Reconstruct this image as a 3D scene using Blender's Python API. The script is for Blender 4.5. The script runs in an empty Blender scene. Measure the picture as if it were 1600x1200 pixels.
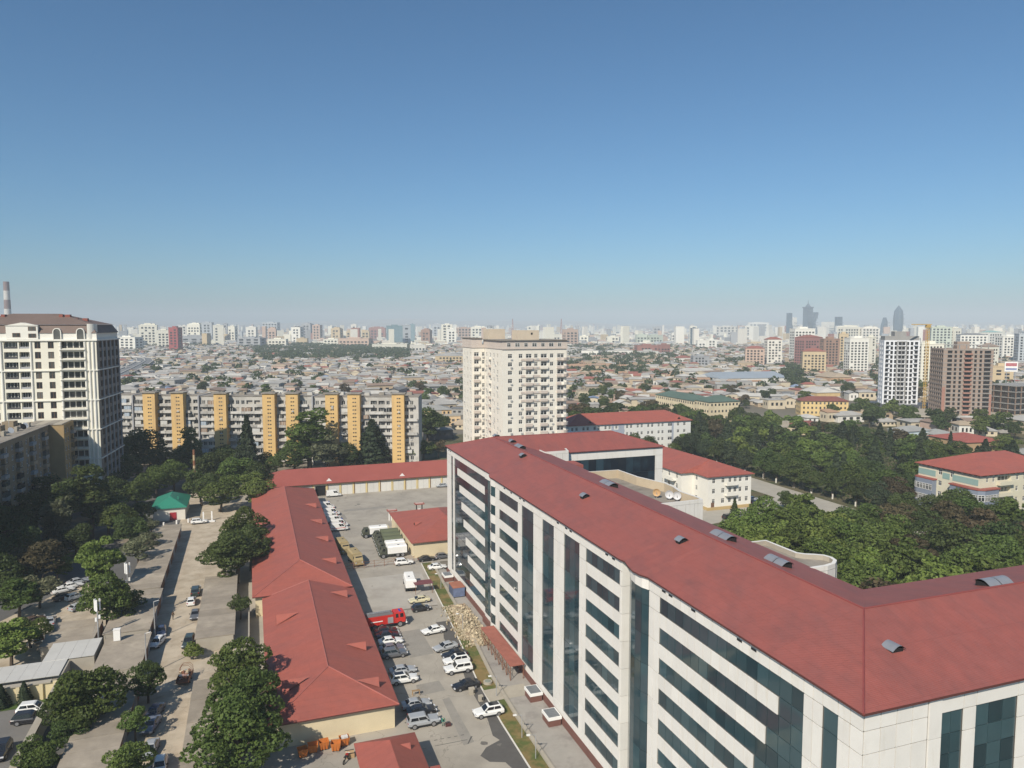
import bpy, math, random
import numpy as np
from mathutils import Vector, Matrix

# ------------------------------------------------------------------ camera, sky, sun, exposure
scene = bpy.context.scene
col = scene.collection
rnd = random.Random(7)
CAM_H, FPX, HOR = 60.0, 1150.0, 507.0           # metres above the yard, focal length and horizon row on a 1600 px frame
TILT = math.atan((600 - HOR) / FPX)
HAZE = 1.9e-4                                    # how thick the air is, per metre
cam_data = bpy.data.cameras.new('camera')
cam_data.sensor_width = 36.0
cam_data.lens = 36.0 * FPX / 1600.0
cam_data.clip_start = 0.5
cam_data.clip_end = 60000
cam = bpy.data.objects.new('camera', cam_data)
col.objects.link(cam)
cam.location = (0, 0, CAM_H)
cam.rotation_euler = (math.pi / 2 - TILT, 0, 0)
scene.camera = cam

SUN_EL = math.radians(40)
SHX, SHY = 0.43, 0.903                           # the way shadows fall on the ground
world = bpy.data.worlds.new('World')
scene.world = world
world.use_nodes = True
wn = world.node_tree
bg = wn.nodes['Background']
sky = wn.nodes.new('ShaderNodeTexSky')
sky.sky_type = 'NISHITA'
sky.sun_disc = False
sky.sun_elevation = SUN_EL
sky.sun_rotation = math.atan2(-SHX, -SHY)
sky.altitude = 0
sky.air_density = 0.9
sky.dust_density = 0.9
sky.ozone_density = 9.0
tint = wn.nodes.new('ShaderNodeMix')              # the camera's white balance for the sky
tint.data_type = 'RGBA'
tint.blend_type = 'MULTIPLY'
tint.inputs[0].default_value = 1.0
tint.inputs[7].default_value = (0.90, 1.09, 1.0, 1)
wn.links.new(sky.outputs[0], tint.inputs[6])
wn.links.new(tint.outputs[2], bg.inputs[0])
bg.inputs[1].default_value = 0.079
sun_data = bpy.data.lights.new('sun', 'SUN')
sun_data.energy = 4.2
sun_data.angle = math.radians(0.55)
sun_data.color = (1.0, 0.91, 0.78)
sun = bpy.data.objects.new('sun', sun_data)
col.objects.link(sun)
ldir = Vector((SHX * math.cos(SUN_EL), SHY * math.cos(SUN_EL), -math.sin(SUN_EL)))
sun.rotation_euler = ldir.to_track_quat('-Z', 'Y').to_euler()
sun.location = (-60, -120, 300)
vs = scene.view_settings
vs.view_transform = 'Standard'
vs.look = 'None'
vs.exposure = 0.40
vs.gamma = 1.0
vs.use_curve_mapping = False
scene.cycles.max_bounces = 5
scene.cycles.diffuse_bounces = 3
scene.cycles.glossy_bounces = 2
scene.cycles.transmission_bounces = 2
scene.cycles.volume_bounces = 0
scene.cycles.use_denoising = True

# ------------------------------------------------------------------ layout: survey points and the campus grid
CT, ST = math.cos(TILT), math.sin(TILT)
def G(px, py, z=0.0):
    """the spot at height z that the survey photograph shows at (px, py)"""
    x, y = (px - 800) / FPX, -(py - 600) / FPX
    d = (x, CT + y * ST, -ST + y * CT)
    t = (z - CAM_H) / d[2]
    return Vector((d[0] * t, d[1] * t))
def at(px, py, Y):
    x, y = (px - 800) / FPX, -(py - 600) / FPX
    d = (x, CT + y * ST, -ST + y * CT)
    t = Y / d[1]
    return Vector((d[0] * t, Y, CAM_H + d[2] * t))
def pix(x, y, z):
    z -= CAM_H
    dep = y * CT - z * ST
    return 800 + FPX * x / dep, 600 - FPX * (y * ST + z * CT) / dep
A0 = math.radians(19.5)
EX, EY = math.cos(A0), math.sin(A0)
OX, OY = 26.4, 53.1
def W(a, b):
    return Vector((OX + a * EX - b * EY, OY + a * EY + b * EX))
def loc(p):
    x, y = p[0] - OX, p[1] - OY
    return (x * EX + y * EY, -x * EY + y * EX)
def L(px, py, z=0.0):
    return loc(G(px, py, z))

# ------------------------------------------------------------------ materials
MATS = {}
def M(name, c, rough=0.8, var=0.15, vs=0.35, rndv=0.0, spec=0.3, metal=0.0, bump=0.0, bs=8.0, wave=None, c2=None, c2s=0.08, c2t=(0.5, 0.65), hue=0.0, streak=None, crack=None, sheets=None):
    """procedural material: base colour, blotches from world-space noise, jitter from object to object, optional second colour, fine relief"""
    if name in MATS:
        return MATS[name]
    m = bpy.data.materials.new(name)
    m.use_nodes = True
    nt = m.node_tree
    N, K = nt.nodes, nt.links
    p = N['Principled BSDF']
    p.inputs['Roughness'].default_value = rough
    p.inputs['Metallic'].default_value = metal
    p.inputs['Specular IOR Level'].default_value = spec
    geo = N.new('ShaderNodeNewGeometry')
    rgb = N.new('ShaderNodeRGB')
    rgb.outputs[0].default_value = (*c, 1)
    out = rgb.outputs[0]
    if c2:
        n2 = N.new('ShaderNodeTexNoise')
        n2.inputs['Scale'].default_value = c2s
        n2.inputs['Detail'].default_value = 6
        n2.inputs['Roughness'].default_value = 0.62
        if streak:                                   # stretch the stain along one axis: rain streaks, sheet fading
            mp = N.new('ShaderNodeMapping')
            mp.inputs['Scale'].default_value = streak
            K.new(geo.outputs['Position'], mp.inputs['Vector'])
            K.new(mp.outputs[0], n2.inputs['Vector'])
        else:
            K.new(geo.outputs['Position'], n2.inputs['Vector'])
        mr = N.new('ShaderNodeMapRange')
        mr.inputs[1].default_value, mr.inputs[2].default_value = c2t
        K.new(n2.outputs['Fac'], mr.inputs[0])
        mx = N.new('ShaderNodeMix')
        mx.data_type = 'RGBA'
        K.new(mr.outputs[0], mx.inputs[0])
        K.new(out, mx.inputs[6])
        mx.inputs[7].default_value = (*c2, 1)
        out = mx.outputs[2]
    if sheets:                                       # overlapping roofing sheets: thin darker laps, each sheet a shade off
        tcs = N.new('ShaderNodeTexCoord')
        bk = N.new('ShaderNodeTexBrick')
        bk.inputs['Scale'].default_value = 1.0
        bk.inputs['Brick Width'].default_value, bk.inputs['Row Height'].default_value = sheets[0], sheets[1]
        bk.inputs['Mortar Size'].default_value = sheets[2]
        bk.inputs['Mortar Smooth'].default_value = 0.3
        bk.inputs['Color1'].default_value = (1, 1, 1, 1)
        bk.inputs['Color2'].default_value = (1 - sheets[3], 1 - sheets[3], 1 - sheets[3], 1)
        bk.inputs['Mortar'].default_value = (1 - sheets[4], 1 - sheets[4], 1 - sheets[4], 1)
        K.new(tcs.outputs['Object'], bk.inputs['Vector'])
        ml = N.new('ShaderNodeMix')
        ml.data_type = 'RGBA'
        ml.blend_type = 'MULTIPLY'
        ml.inputs[0].default_value = 1.0
        K.new(out, ml.inputs[6])
        K.new(bk.outputs['Color'], ml.inputs[7])
        out = ml.outputs[2]
    if crack:                                        # crooked cracks and tarred joints
        nd = N.new('ShaderNodeTexNoise')
        nd.inputs['Scale'].default_value = 0.35
        nd.inputs['Detail'].default_value = 5
        K.new(geo.outputs['Position'], nd.inputs['Vector'])
        va = N.new('ShaderNodeVectorMath')
        va.operation = 'MULTIPLY_ADD'
        K.new(nd.outputs['Color'], va.inputs[0])
        va.inputs[1].default_value = (5, 5, 0)
        K.new(geo.outputs['Position'], va.inputs[2])
        vo = N.new('ShaderNodeTexVoronoi')
        vo.feature = 'DISTANCE_TO_EDGE'
        vo.inputs['Scale'].default_value = crack[0]
        K.new(va.outputs[0], vo.inputs['Vector'])
        mc = N.new('ShaderNodeMapRange')
        mc.inputs[1].default_value, mc.inputs[2].default_value = 0.0, crack[1]
        mc.inputs[3].default_value, mc.inputs[4].default_value = crack[2], 0.0
        K.new(vo.outputs['Distance'], mc.inputs[0])
        mk = N.new('ShaderNodeMix')
        mk.data_type = 'RGBA'
        K.new(mc.outputs[0], mk.inputs[0])
        K.new(out, mk.inputs[6])
        mk.inputs[7].default_value = (c[0] * .35, c[1] * .35, c[2] * .35, 1)
        out = mk.outputs[2]
    hsv = N.new('ShaderNodeHueSaturation')
    K.new(out, hsv.inputs['Color'])
    nz = N.new('ShaderNodeTexNoise')
    nz.inputs['Scale'].default_value = vs
    nz.inputs['Detail'].default_value = 7
    nz.inputs['Roughness'].default_value = 0.65
    K.new(geo.outputs['Position'], nz.inputs['Vector'])
    mr = N.new('ShaderNodeMapRange')
    mr.inputs[1].default_value, mr.inputs[2].default_value = 0.25, 0.75
    mr.inputs[3].default_value, mr.inputs[4].default_value = 1 - var, 1 + var
    K.new(nz.outputs['Fac'], mr.inputs[0])
    val = mr.outputs[0]
    if rndv or hue:
        oi = N.new('ShaderNodeObjectInfo')
        m2 = N.new('ShaderNodeMapRange')
        m2.inputs[3].default_value, m2.inputs[4].default_value = 1 - rndv, 1 + rndv
        K.new(oi.outputs['Random'], m2.inputs[0])
        mu = N.new('ShaderNodeMath')
        mu.operation = 'MULTIPLY'
        K.new(val, mu.inputs[0])
        K.new(m2.outputs[0], mu.inputs[1])
        val = mu.outputs[0]
        if hue:
            wn_ = N.new('ShaderNodeTexWhiteNoise')
            wn_.noise_dimensions = '1D'
            K.new(oi.outputs['Random'], wn_.inputs['W'])
            m3 = N.new('ShaderNodeMapRange')
            m3.inputs[3].default_value, m3.inputs[4].default_value = 0.5 - hue, 0.5 + hue
            K.new(wn_.outputs['Value'], m3.inputs[0])
            K.new(m3.outputs[0], hsv.inputs['Hue'])
    K.new(val, hsv.inputs['Value'])
    K.new(hsv.outputs[0], p.inputs['Base Color'])
    if bump or wave:
        b = N.new('ShaderNodeBump')
        b.inputs['Strength'].default_value = bump or 0.3
        b.inputs['Distance'].default_value = 0.1
        if wave:
            tc = N.new('ShaderNodeTexCoord')
            wv = N.new('ShaderNodeTexWave')
            wv.bands_direction = wave[0]
            wv.inputs['Scale'].default_value = wave[1]
            K.new(tc.outputs['Object'], wv.inputs['Vector'])
            K.new(wv.outputs['Fac'], b.inputs['Height'])
        else:
            nb = N.new('ShaderNodeTexNoise')
            nb.inputs['Scale'].default_value = bs
            nb.inputs['Detail'].default_value = 4
            K.new(geo.outputs['Position'], nb.inputs['Vector'])
            K.new(nb.outputs['Fac'], b.inputs['Height'])
        K.new(b.outputs[0], p.inputs['Normal'])
    MATS[name] = m
    return m

def glass_mat(name, dark, pale, t=(0.55, 0.75), rough=0.06, spec=0.5):
    """window glass: some panes show a pale blind, each by its own random number"""
    m = bpy.data.materials.new(name)
    m.use_nodes = True
    N, K = m.node_tree.nodes, m.node_tree.links
    p = N['Principled BSDF']
    p.inputs['Roughness'].default_value = rough
    p.inputs['Specular IOR Level'].default_value = spec
    oi = N.new('ShaderNodeObjectInfo')
    geo = N.new('ShaderNodeNewGeometry')
    nz = N.new('ShaderNodeTexNoise')
    nz.inputs['Scale'].default_value = 0.45
    nz.inputs['Detail'].default_value = 3
    K.new(geo.outputs['Position'], nz.inputs['Vector'])
    ad = N.new('ShaderNodeMath')
    ad.operation = 'MULTIPLY_ADD'
    K.new(nz.outputs['Fac'], ad.inputs[0])
    ad.inputs[1].default_value = 0.5
    sub = N.new('ShaderNodeMath')
    sub.operation = 'MULTIPLY'
    isl = N.new('ShaderNodeMath')
    isl.operation = 'ADD'
    K.new(oi.outputs['Random'], isl.inputs[0])
    K.new(geo.outputs['Random Per Island'], isl.inputs[1])
    fr_ = N.new('ShaderNodeMath')
    fr_.operation = 'FRACT'
    K.new(isl.outputs[0], fr_.inputs[0])
    K.new(fr_.outputs[0], sub.inputs[0])
    sub.inputs[1].default_value = 0.75
    K.new(sub.outputs[0], ad.inputs[2])
    mr = N.new('ShaderNodeMapRange')
    mr.inputs[1].default_value, mr.inputs[2].default_value = t
    K.new(ad.outputs[0], mr.inputs[0])
    mx = N.new('ShaderNodeMix')
    mx.data_type = 'RGBA'
    K.new(mr.outputs[0], mx.inputs[0])
    mx.inputs[6].default_value = (*dark, 1)
    mx.inputs[7].default_value = (*pale, 1)
    K.new(mx.outputs[2], p.inputs['Base Color'])
    MATS[name] = m
    return m

def leaf_mat(name, c, c2, rndv=0.25):
    m = bpy.data.materials.new(name)
    m.use_nodes = True
    N, K = m.node_tree.nodes, m.node_tree.links
    p = N['Principled BSDF']
    p.inputs['Roughness'].default_value = 0.6
    p.inputs['Specular IOR Level'].default_value = 0.25
    geo = N.new('ShaderNodeNewGeometry')
    oi = N.new('ShaderNodeObjectInfo')
    nz = N.new('ShaderNodeTexNoise')
    nz.inputs['Scale'].default_value = 0.9
    nz.inputs['Detail'].default_value = 8
    nz.inputs['Roughness'].default_value = 0.75
    K.new(geo.outputs['Position'], nz.inputs['Vector'])
    mr = N.new('ShaderNodeMapRange')
    mr.inputs[1].default_value, mr.inputs[2].default_value = 0.3, 0.7
    K.new(nz.outputs['Fac'], mr.inputs[0])
    mx = N.new('ShaderNodeMix')
    mx.data_type = 'RGBA'
    K.new(mr.outputs[0], mx.inputs[0])
    mx.inputs[6].default_value = (*c, 1)
    mx.inputs[7].default_value = (*c2, 1)
    hsv = N.new('ShaderNodeHueSaturation')
    m2 = N.new('ShaderNodeMapRange')
    m2.inputs[3].default_value, m2.inputs[4].default_value = 1 - rndv, 1 + rndv
    K.new(oi.outputs['Random'], m2.inputs[0])
    K.new(m2.outputs[0], hsv.inputs['Value'])
    m3 = N.new('ShaderNodeMapRange')
    m3.inputs[3].default_value, m3.inputs[4].default_value = 0.485, 0.515
    wn_ = N.new('ShaderNodeTexWhiteNoise')
    wn_.noise_dimensions = '1D'
    K.new(oi.outputs['Random'], wn_.inputs['W'])
    K.new(wn_.outputs['Value'], m3.inputs[0])
    K.new(m3.outputs[0], hsv.inputs['Hue'])
    K.new(mx.outputs[2], hsv.inputs['Color'])
    K.new(hsv.outputs[0], p.inputs['Base Color'])
    tr = N.new('ShaderNodeBsdfTranslucent')
    K.new(hsv.outputs[0], tr.inputs['Color'])
    ms = N.new('ShaderNodeMixShader')
    ms.inputs[0].default_value = 0.42
    K.new(p.outputs[0], ms.inputs[1])
    K.new(tr.outputs[0], ms.inputs[2])
    K.new(ms.outputs[0], N['Material Output'].inputs['Surface'])
    MATS[name] = m
    return m

# ------------------------------------------------------------------ mesh helpers
class MB:
    """collects polygons with a material slot each; build() links them as one mesh object"""
    def __init__(s):
        s.v, s.f, s.m = [], [], []
    def poly(s, pts, m=0):
        n = len(s.v)
        s.v.extend(tuple(p) for p in pts)
        s.f.append(tuple(range(n, n + len(pts))))
        s.m.append(m)
        return s
    def box(s, x0, x1, y0, y1, z0, z1, m=0, top=None, bottom=True):
        n = len(s.v)
        s.v += [(x0, y0, z0), (x1, y0, z0), (x1, y1, z0), (x0, y1, z0), (x0, y0, z1), (x1, y0, z1), (x1, y1, z1), (x0, y1, z1)]
        fs = [(0, 1, 5, 4), (1, 2, 6, 5), (2, 3, 7, 6), (3, 0, 4, 7), (4, 5, 6, 7)] + ([(3, 2, 1, 0)] if bottom else [])
        for i, f in enumerate(fs):
            s.f.append(tuple(n + k for k in f))
            s.m.append(top if (i == 4 and top is not None) else m)
        return s
    def obox(s, cx, cy, z0, z1, w, d, rz, m=0, top=None):
        c, t = math.cos(rz), math.sin(rz)
        n = len(s.v)
        for z in (z0, z1):
            for x, y in ((-w / 2, -d / 2), (w / 2, -d / 2), (w / 2, d / 2), (-w / 2, d / 2)):
                s.v.append((cx + x * c - y * t, cy + x * t + y * c, z))
        for i, f in enumerate([(0, 1, 5, 4), (1, 2, 6, 5), (2, 3, 7, 6), (3, 0, 4, 7), (4, 5, 6, 7)]):
            s.f.append(tuple(n + k for k in f))
            s.m.append(top if (i == 4 and top is not None) else m)
        return s
    def prism(s, pts, z0, z1, m=0, top=None, cap=True):
        k = len(pts)
        n = len(s.v)
        s.v += [(p[0], p[1], z0) for p in pts] + [(p[0], p[1], z1) for p in pts]
        for i in range(k):
            j = (i + 1) % k
            s.f.append((n + i, n + j, n + k + j, n + k + i))
            s.m.append(m)
        if cap:
            s.f.append(tuple(n + k + i for i in range(k)))
            s.m.append(m if top is None else top)
        return s
    def cyl(s, x, y, z0, z1, r0, r1=None, k=10, m=0, cap=True):
        r1 = r0 if r1 is None else r1
        n = len(s.v)
        for z, r in ((z0, r0), (z1, r1)):
            for i in range(k):
                a = 2 * math.pi * i / k
                s.v.append((x + r * math.cos(a), y + r * math.sin(a), z))
        for i in range(k):
            j = (i + 1) % k
            s.f.append((n + i, n + j, n + k + j, n + k + i))
            s.m.append(m)
        if cap:
            s.f.append(tuple(n + k + i for i in range(k)))
            s.m.append(m)
        return s
    def tube(s, p, q, r0, r1=None, k=5, m=0):
        r1 = r0 if r1 is None else r1
        p, q = Vector(p), Vector(q)
        d = (q - p).normalized()
        u = d.cross(Vector((0.3, 0.9, 0.31))).normalized()
        w = d.cross(u)
        n = len(s.v)
        for c, r in ((p, r0), (q, r1)):
            for i in range(k):
                a = 2 * math.pi * i / k
                s.v.append(tuple(c + u * (r * math.cos(a)) + w * (r * math.sin(a))))
        for i in range(k):
            j = (i + 1) % k
            s.f.append((n + i, n + j, n + k + j, n + k + i))
            s.m.append(m)
        s.f.append(tuple(n + k + i for i in range(k)))
        s.m.append(m)
        s.f.append(tuple(n + k - 1 - i for i in range(k)))
        s.m.append(m)
        return s
    def mesh(s, name, mats, smooth=False):
        me = bpy.data.meshes.new(name)
        me.from_pydata(s.v, [], s.f)
        for m in (mats if isinstance(mats, (list, tuple)) else [mats]):
            me.materials.append(m)
        me.polygons.foreach_set('material_index', s.m)
        if smooth:
            me.polygons.foreach_set('use_smooth', [True] * len(s.f))
        me.update()
        return me
    def build(s, name, mats, parent=None, label=None, cat=None, group=None, kind=None, loc=None, rz=0.0, smooth=False):
        return link(name, s.mesh(name, mats, smooth), parent, label, cat, group, kind, loc, rz)

def tag(o, label=None, cat=None, group=None, kind=None):
    if label: o['label'] = label
    if cat: o['category'] = cat
    if group: o['group'] = group
    if kind: o['kind'] = kind
    return o
def link(name, me, parent=None, label=None, cat=None, group=None, kind=None, loc=None, rz=0.0, sc=None):
    o = bpy.data.objects.new(name, me)
    col.objects.link(o)
    if parent is not None: o.parent = parent
    if loc is not None: o.location = loc if len(loc) == 3 else (loc[0], loc[1], 0)
    if rz: o.rotation_euler = (0, 0, rz)
    if sc is not None: o.scale = sc
    return tag(o, label, cat, group, kind)
def empty(name, loc, rz=0.0, label=None, cat=None, group=None):
    return link(name, None, None, label, cat, group, None, loc, rz)
def campus(name, label, cat, group=None, a=0.0, b=0.0, z=0.0, turn=0.0):
    """a thing on the campus grid: an Empty at (a, b) turned with the grid"""
    w = W(a, b)
    return empty(name, (w.x, w.y, z), A0 + turn, label, cat, group)
def copy_tree(o, parent=None):
    c = o.copy()
    col.objects.link(c)
    c.parent = parent
    for ch in KIDS.get(o.name, ()):
        k = ch.copy()
        col.objects.link(k)
        k.parent = c
    return c
KIDS = {}
BOXES = {}
def piece(name, mat, cx, cy, cz, sx, sy, sz, parent, rz=0.0):
    """one small block that shares its mesh with every block of that material"""
    key = mat.name
    if key not in BOXES:
        BOXES[key] = MB().box(-.5, .5, -.5, .5, -.5, .5).mesh('block_' + key, mat)
    return link(name, BOXES[key], parent, loc=(cx, cy, cz), rz=rz, sc=(sx, sy, sz))
def sheet(name, pts, z, mat, grid=True, kind='structure'):
    mb = MB()
    mb.poly([((W(*p).x, W(*p).y) if grid else (p[0], p[1])) + (z,) for p in pts])
    return mb.build(name, mat, kind=kind)

# walls with real window openings ------------------------------------------------------------
def face(mb, x, y, ux, uy, pattern, rows, depth=0.22, m=0, md=None, back=None):
    """pattern: [(width, kind)] along the wall; rows: [(z0, z1, open?)] upwards. kind '.' is plain wall; any other letter opens in open rows.
    Returns the openings as (kind, row, cx, cy, z0, z1, width, angle, normal)"""
    nx, ny = uy, -ux
    ang = math.atan2(uy, ux)
    res = []
    u = 0.0
    for (w, k) in pattern:
        x0, y0, x1, y1 = x + ux * u, y + uy * u, x + ux * (u + w), y + uy * (u + w)
        if k == '.':
            mb.poly([(x0, y0, rows[0][0]), (x1, y1, rows[0][0]), (x1, y1, rows[-1][1]), (x0, y0, rows[-1][1])], m)
        else:
            d = depth * (5 if k in 'BO' else 1)
            for r, (z0, z1, op) in enumerate(rows):
                if not op:
                    mb.poly([(x0, y0, z0), (x1, y1, z0), (x1, y1, z1), (x0, y0, z1)], m)
                    continue
                a0, b0, a1, b1 = x0 - nx * d, y0 - ny * d, x1 - nx * d, y1 - ny * d
                mb.poly([(x0, y0, z0), (a0, b0, z0), (a0, b0, z1), (x0, y0, z1)], m)
                mb.poly([(a1, b1, z0), (x1, y1, z0), (x1, y1, z1), (a1, b1, z1)], m)
                mb.poly([(x0, y0, z0), (x1, y1, z0), (a1, b1, z0), (a0, b0, z0)], m)
                mb.poly([(a0, b0, z1), (a1, b1, z1), (x1, y1, z1), (x0, y0, z1)], m)
                if back is not None:
                    mb.poly([(a0, b0, z0), (a1, b1, z0), (a1, b1, z1), (a0, b0, z1)], back)
                res.append((k, r, (a0 + a1) / 2, (b0 + b1) / 2, z0, z1, w, ang, (nx, ny)))
        u += w
    return res
def floors(z0, n, fh, sill, wh, top=0.0):
    r = []
    for i in range(n):
        z = z0 + i * fh
        r += [(z, z + sill, False), (z + sill, z + sill + wh, True), (z + sill + wh, z + fh, False)]
    if top: r.append((z0 + n * fh, z0 + n * fh + top, False))
    return r
def window_mesh(name, frame, glass, mull=1, transom=0.0, fw=0.07):
    mb = MB()
    mb.poly([(-.5, 0, 0), (.5, 0, 0), (.5, 0, 1), (-.5, 0, 1)], 1)
    b = fw
    for x0, x1, z0, z1 in [(-.5, -.5 + b, 0, 1), (.5 - b, .5, 0, 1), (-.5 + b, .5 - b, 0, b), (-.5 + b, .5 - b, 1 - b, 1)]:
        mb.box(x0, x1, -.06, -.005, z0, z1, 0, bottom=True)
    for i in range(mull):
        x = -.5 + (i + 1) / (mull + 1)
        mb.box(x - b * .45, x + b * .45, -.06, -.005, b, 1 - b, 0)
    if transom:
        mb.box(-.5 + b, .5 - b, -.05, -.006, transom - .03, transom + .03, 0)
    return mb.mesh(name, [frame, glass])
def put_windows(root, holes, meshes, kinds=None, name='window'):
    for h in holes:
        k, r, cx, cy, z0, z1, w, ang, n = h
        if kinds and k not in kinds: continue
        me = meshes[k] if isinstance(meshes, dict) else meshes
        link(name, me, root, loc=(cx + n[0] * .012, cy + n[1] * .012, z0), rz=ang, sc=(w, 1, z1 - z0))

def hip(mb, x0, x1, y0, y1, z, rise, over=0.5, m=0, th=0.18, inset=None):
    """hipped roof over a rectangle, ridge along the longer side"""
    x0, x1, y0, y1 = x0 - over, x1 + over, y0 - over, y1 + over
    w, d = x1 - x0, y1 - y0
    i = inset if inset is not None else min(w, d) / 2
    if w >= d: r0, r1 = (x0 + i, (y0 + y1) / 2), (x1 - i, (y0 + y1) / 2)
    else: r0, r1 = ((x0 + x1) / 2, y0 + i), ((x0 + x1) / 2, y1 - i)
    zt = z + rise
    A, B, C, D = (x0, y0, z), (x1, y0, z), (x1, y1, z), (x0, y1, z)
    R0, R1 = (*r0, zt), (*r1, zt)
    if w >= d:
        for p in ([A, B, R1, R0], [B, C, R1], [C, D, R0, R1], [D, A, R0]): mb.poly(p, m)
    else:
        for p in ([A, B, R0], [B, C, R1, R0], [C, D, R1], [D, A, R0, R1]): mb.poly(p, m)
    mb.prism([(x0, y0), (x1, y0), (x1, y1), (x0, y1)], z - th, z - 0.001, m, cap=False)
    mb.poly([(x0, y0, z - th), (x0, y1, z - th), (x1, y1, z - th), (x1, y0, z - th)], m)
    return R0, R1
# ------------------------------------------------------------------ palette
mRoof = M('red_roof_metal', (0.285, 0.088, 0.072), 0.6, 0.09, 0.9, bump=0.10, wave=('DIAGONAL', 1.6), c2=(0.225, 0.082, 0.072), c2s=0.4, c2t=(0.40, 0.72), streak=(1.0, .4, .3), sheets=(1.1, 5.2, .03, .045, .15))
mRoof2 = M('red_roof_sheet', (0.335, 0.096, 0.070), 0.6, 0.09, 0.9, bump=0.10, wave=('Y', 1.7), c2=(0.275, 0.09, 0.072), c2s=0.4, c2t=(0.40, 0.72), streak=(.4, 1.0, .3), sheets=(4.4, 1.1, .03, .05, .18))
mRoofEdge = M('roof_edge', (0.10, 0.035, 0.03), 0.6)
mPanel = M('white_cladding', (0.70, 0.68, 0.635), 0.45, 0.05, 0.5, rndv=0.05, c2=(0.56, 0.52, 0.44), c2s=1.1, c2t=(0.56, 0.9), streak=(1, 1, .16))
mCore = M('wall_core', (0.13, 0.125, 0.115), 0.7)
mJoint = M('joint_grey', (0.42, 0.41, 0.38), 0.8)
mGlass = glass_mat('teal_glass', (0.019, 0.040, 0.050), (0.046, 0.090, 0.105), t=(0.3, 1.1))
mGlassDark = glass_mat('dark_glass', (0.014, 0.02, 0.03), (0.03, 0.055, 0.075), t=(0.6, 0.9))
mPlinth = M('brown_plinth', (0.16, 0.075, 0.06), 0.7)
mVent = M('grey_sheet_metal', (0.36, 0.37, 0.39), 0.4, 0.1, 1.0, metal=0.5)
mDark = M('dark_void', (0.015, 0.015, 0.016), 0.9)
mFlat = M('grey_felt_roof', (0.26, 0.235, 0.20), 0.9, 0.2, 0.3, c2=(0.19, 0.17, 0.145), c2s=0.25)
mAsph = M('dusty_asphalt', (0.345, 0.315, 0.267), 0.92, 0.10, 0.11, c2=(0.265, 0.242, 0.207), c2s=0.14, c2t=(0.44, 0.68), bump=0.15, bs=3, crack=(.09, .006, .55))
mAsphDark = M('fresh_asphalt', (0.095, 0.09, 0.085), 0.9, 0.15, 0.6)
mPave = M('grey_paving', (0.31, 0.29, 0.26), 0.9, 0.12, 0.4, c2=(0.24, 0.22, 0.20), c2s=0.3)
mConc = M('pale_concrete', (0.36, 0.325, 0.265), 0.85, 0.12, 0.5)
mKerb = M('white_kerb', (0.62, 0.60, 0.55), 0.8, 0.15, 1.2)
mEarth = M('earth_grass', (0.20, 0.145, 0.06), 0.95, 0.25, 0.8, c2=(0.085, 0.105, 0.03), c2s=0.28, c2t=(0.42, 0.56))
mDirt = M('alley_dirt', (0.45, 0.385, 0.295), 0.95, 0.14, 0.25, c2=(0.34, 0.28, 0.205), c2s=0.3, c2t=(0.42, 0.66), bump=0.2, bs=2, crack=(.12, .01, .3))
mSoil = M('park_soil', (0.11, 0.095, 0.05), 0.95, 0.3, 0.2, c2=(0.045, 0.06, 0.02), c2s=0.1)
mCream = M('cream_plaster', (0.62, 0.53, 0.36), 0.85, 0.08, 0.25, c2=(0.52, 0.44, 0.30), c2s=0.12)
mWhiteP = M('white_plaster', (0.66, 0.63, 0.55), 0.85, 0.08, 0.25)
mGrey = M('grey_plaster', (0.33, 0.335, 0.35), 0.85, 0.1, 0.3)
mStone = M('old_stone', (0.27, 0.215, 0.145), 0.9, 0.22, 0.25, c2=(0.19, 0.155, 0.115), c2s=0.25, bump=0.3, bs=1.5)
mWinF = M('white_frame', (0.62, 0.62, 0.60), 0.5, 0.05)
mWinG = glass_mat('house_glass', (0.022, 0.026, 0.030), (0.13, 0.13, 0.12), t=(0.6, 0.95), rough=0.1)
mBrownF = M('brown_frame', (0.16, 0.09, 0.06), 0.6)
mSteel = M('galvanised_steel', (0.42, 0.43, 0.44), 0.4, 0.1, metal=0.4)
mWhite = M('white_paint', (0.78, 0.77, 0.74), 0.4, 0.05)
mRust = M('rusty_steel', (0.20, 0.09, 0.05), 0.8, 0.25, 1.5)
mBlackM = M('black_metal', (0.03, 0.03, 0.032), 0.5)

# ------------------------------------------------------------------ ground
gm = MB()
gm.poly([(-12000, -900, -.10), (12000, -900, -.10), (12000, 14000, -.10), (-12000, 14000, -.10)])
gm.build('ground', M('city_ground', (0.20, 0.175, 0.14), 0.95, 0.3, 0.012, c2=(0.115, 0.105, 0.075), c2s=0.006, c2t=(0.42, 0.6)), kind='structure')
sheet('yard_pavement', [(-47, 0), (-8.6, 0), (-8.6, 60), (-8.2, 74), (-7.0, 88), (-5.9, 103), (-3.8, 137), (70, 137), (70, 246), (-47, 246)], 0.0, mAsph)
sheet('alley_road', [(-64.5, 20), (-47, 20), (-47, 246), (-64.5, 246)], -0.03, mDirt)
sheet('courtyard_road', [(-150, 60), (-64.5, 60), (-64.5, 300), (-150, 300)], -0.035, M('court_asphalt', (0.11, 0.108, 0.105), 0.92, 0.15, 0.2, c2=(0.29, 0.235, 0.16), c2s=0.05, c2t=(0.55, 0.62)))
sheet('parking_court', [(-110, 55), (-73.3, 55), (-73.3, 92), (-110, 92)], -0.02, M('parking_asphalt', (0.16, 0.152, 0.14), 0.9, 0.12, 0.3))
sheet('park_ground', [(19, -40), (420, -40), (420, 345), (19, 345)], -0.04, mSoil)
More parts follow.
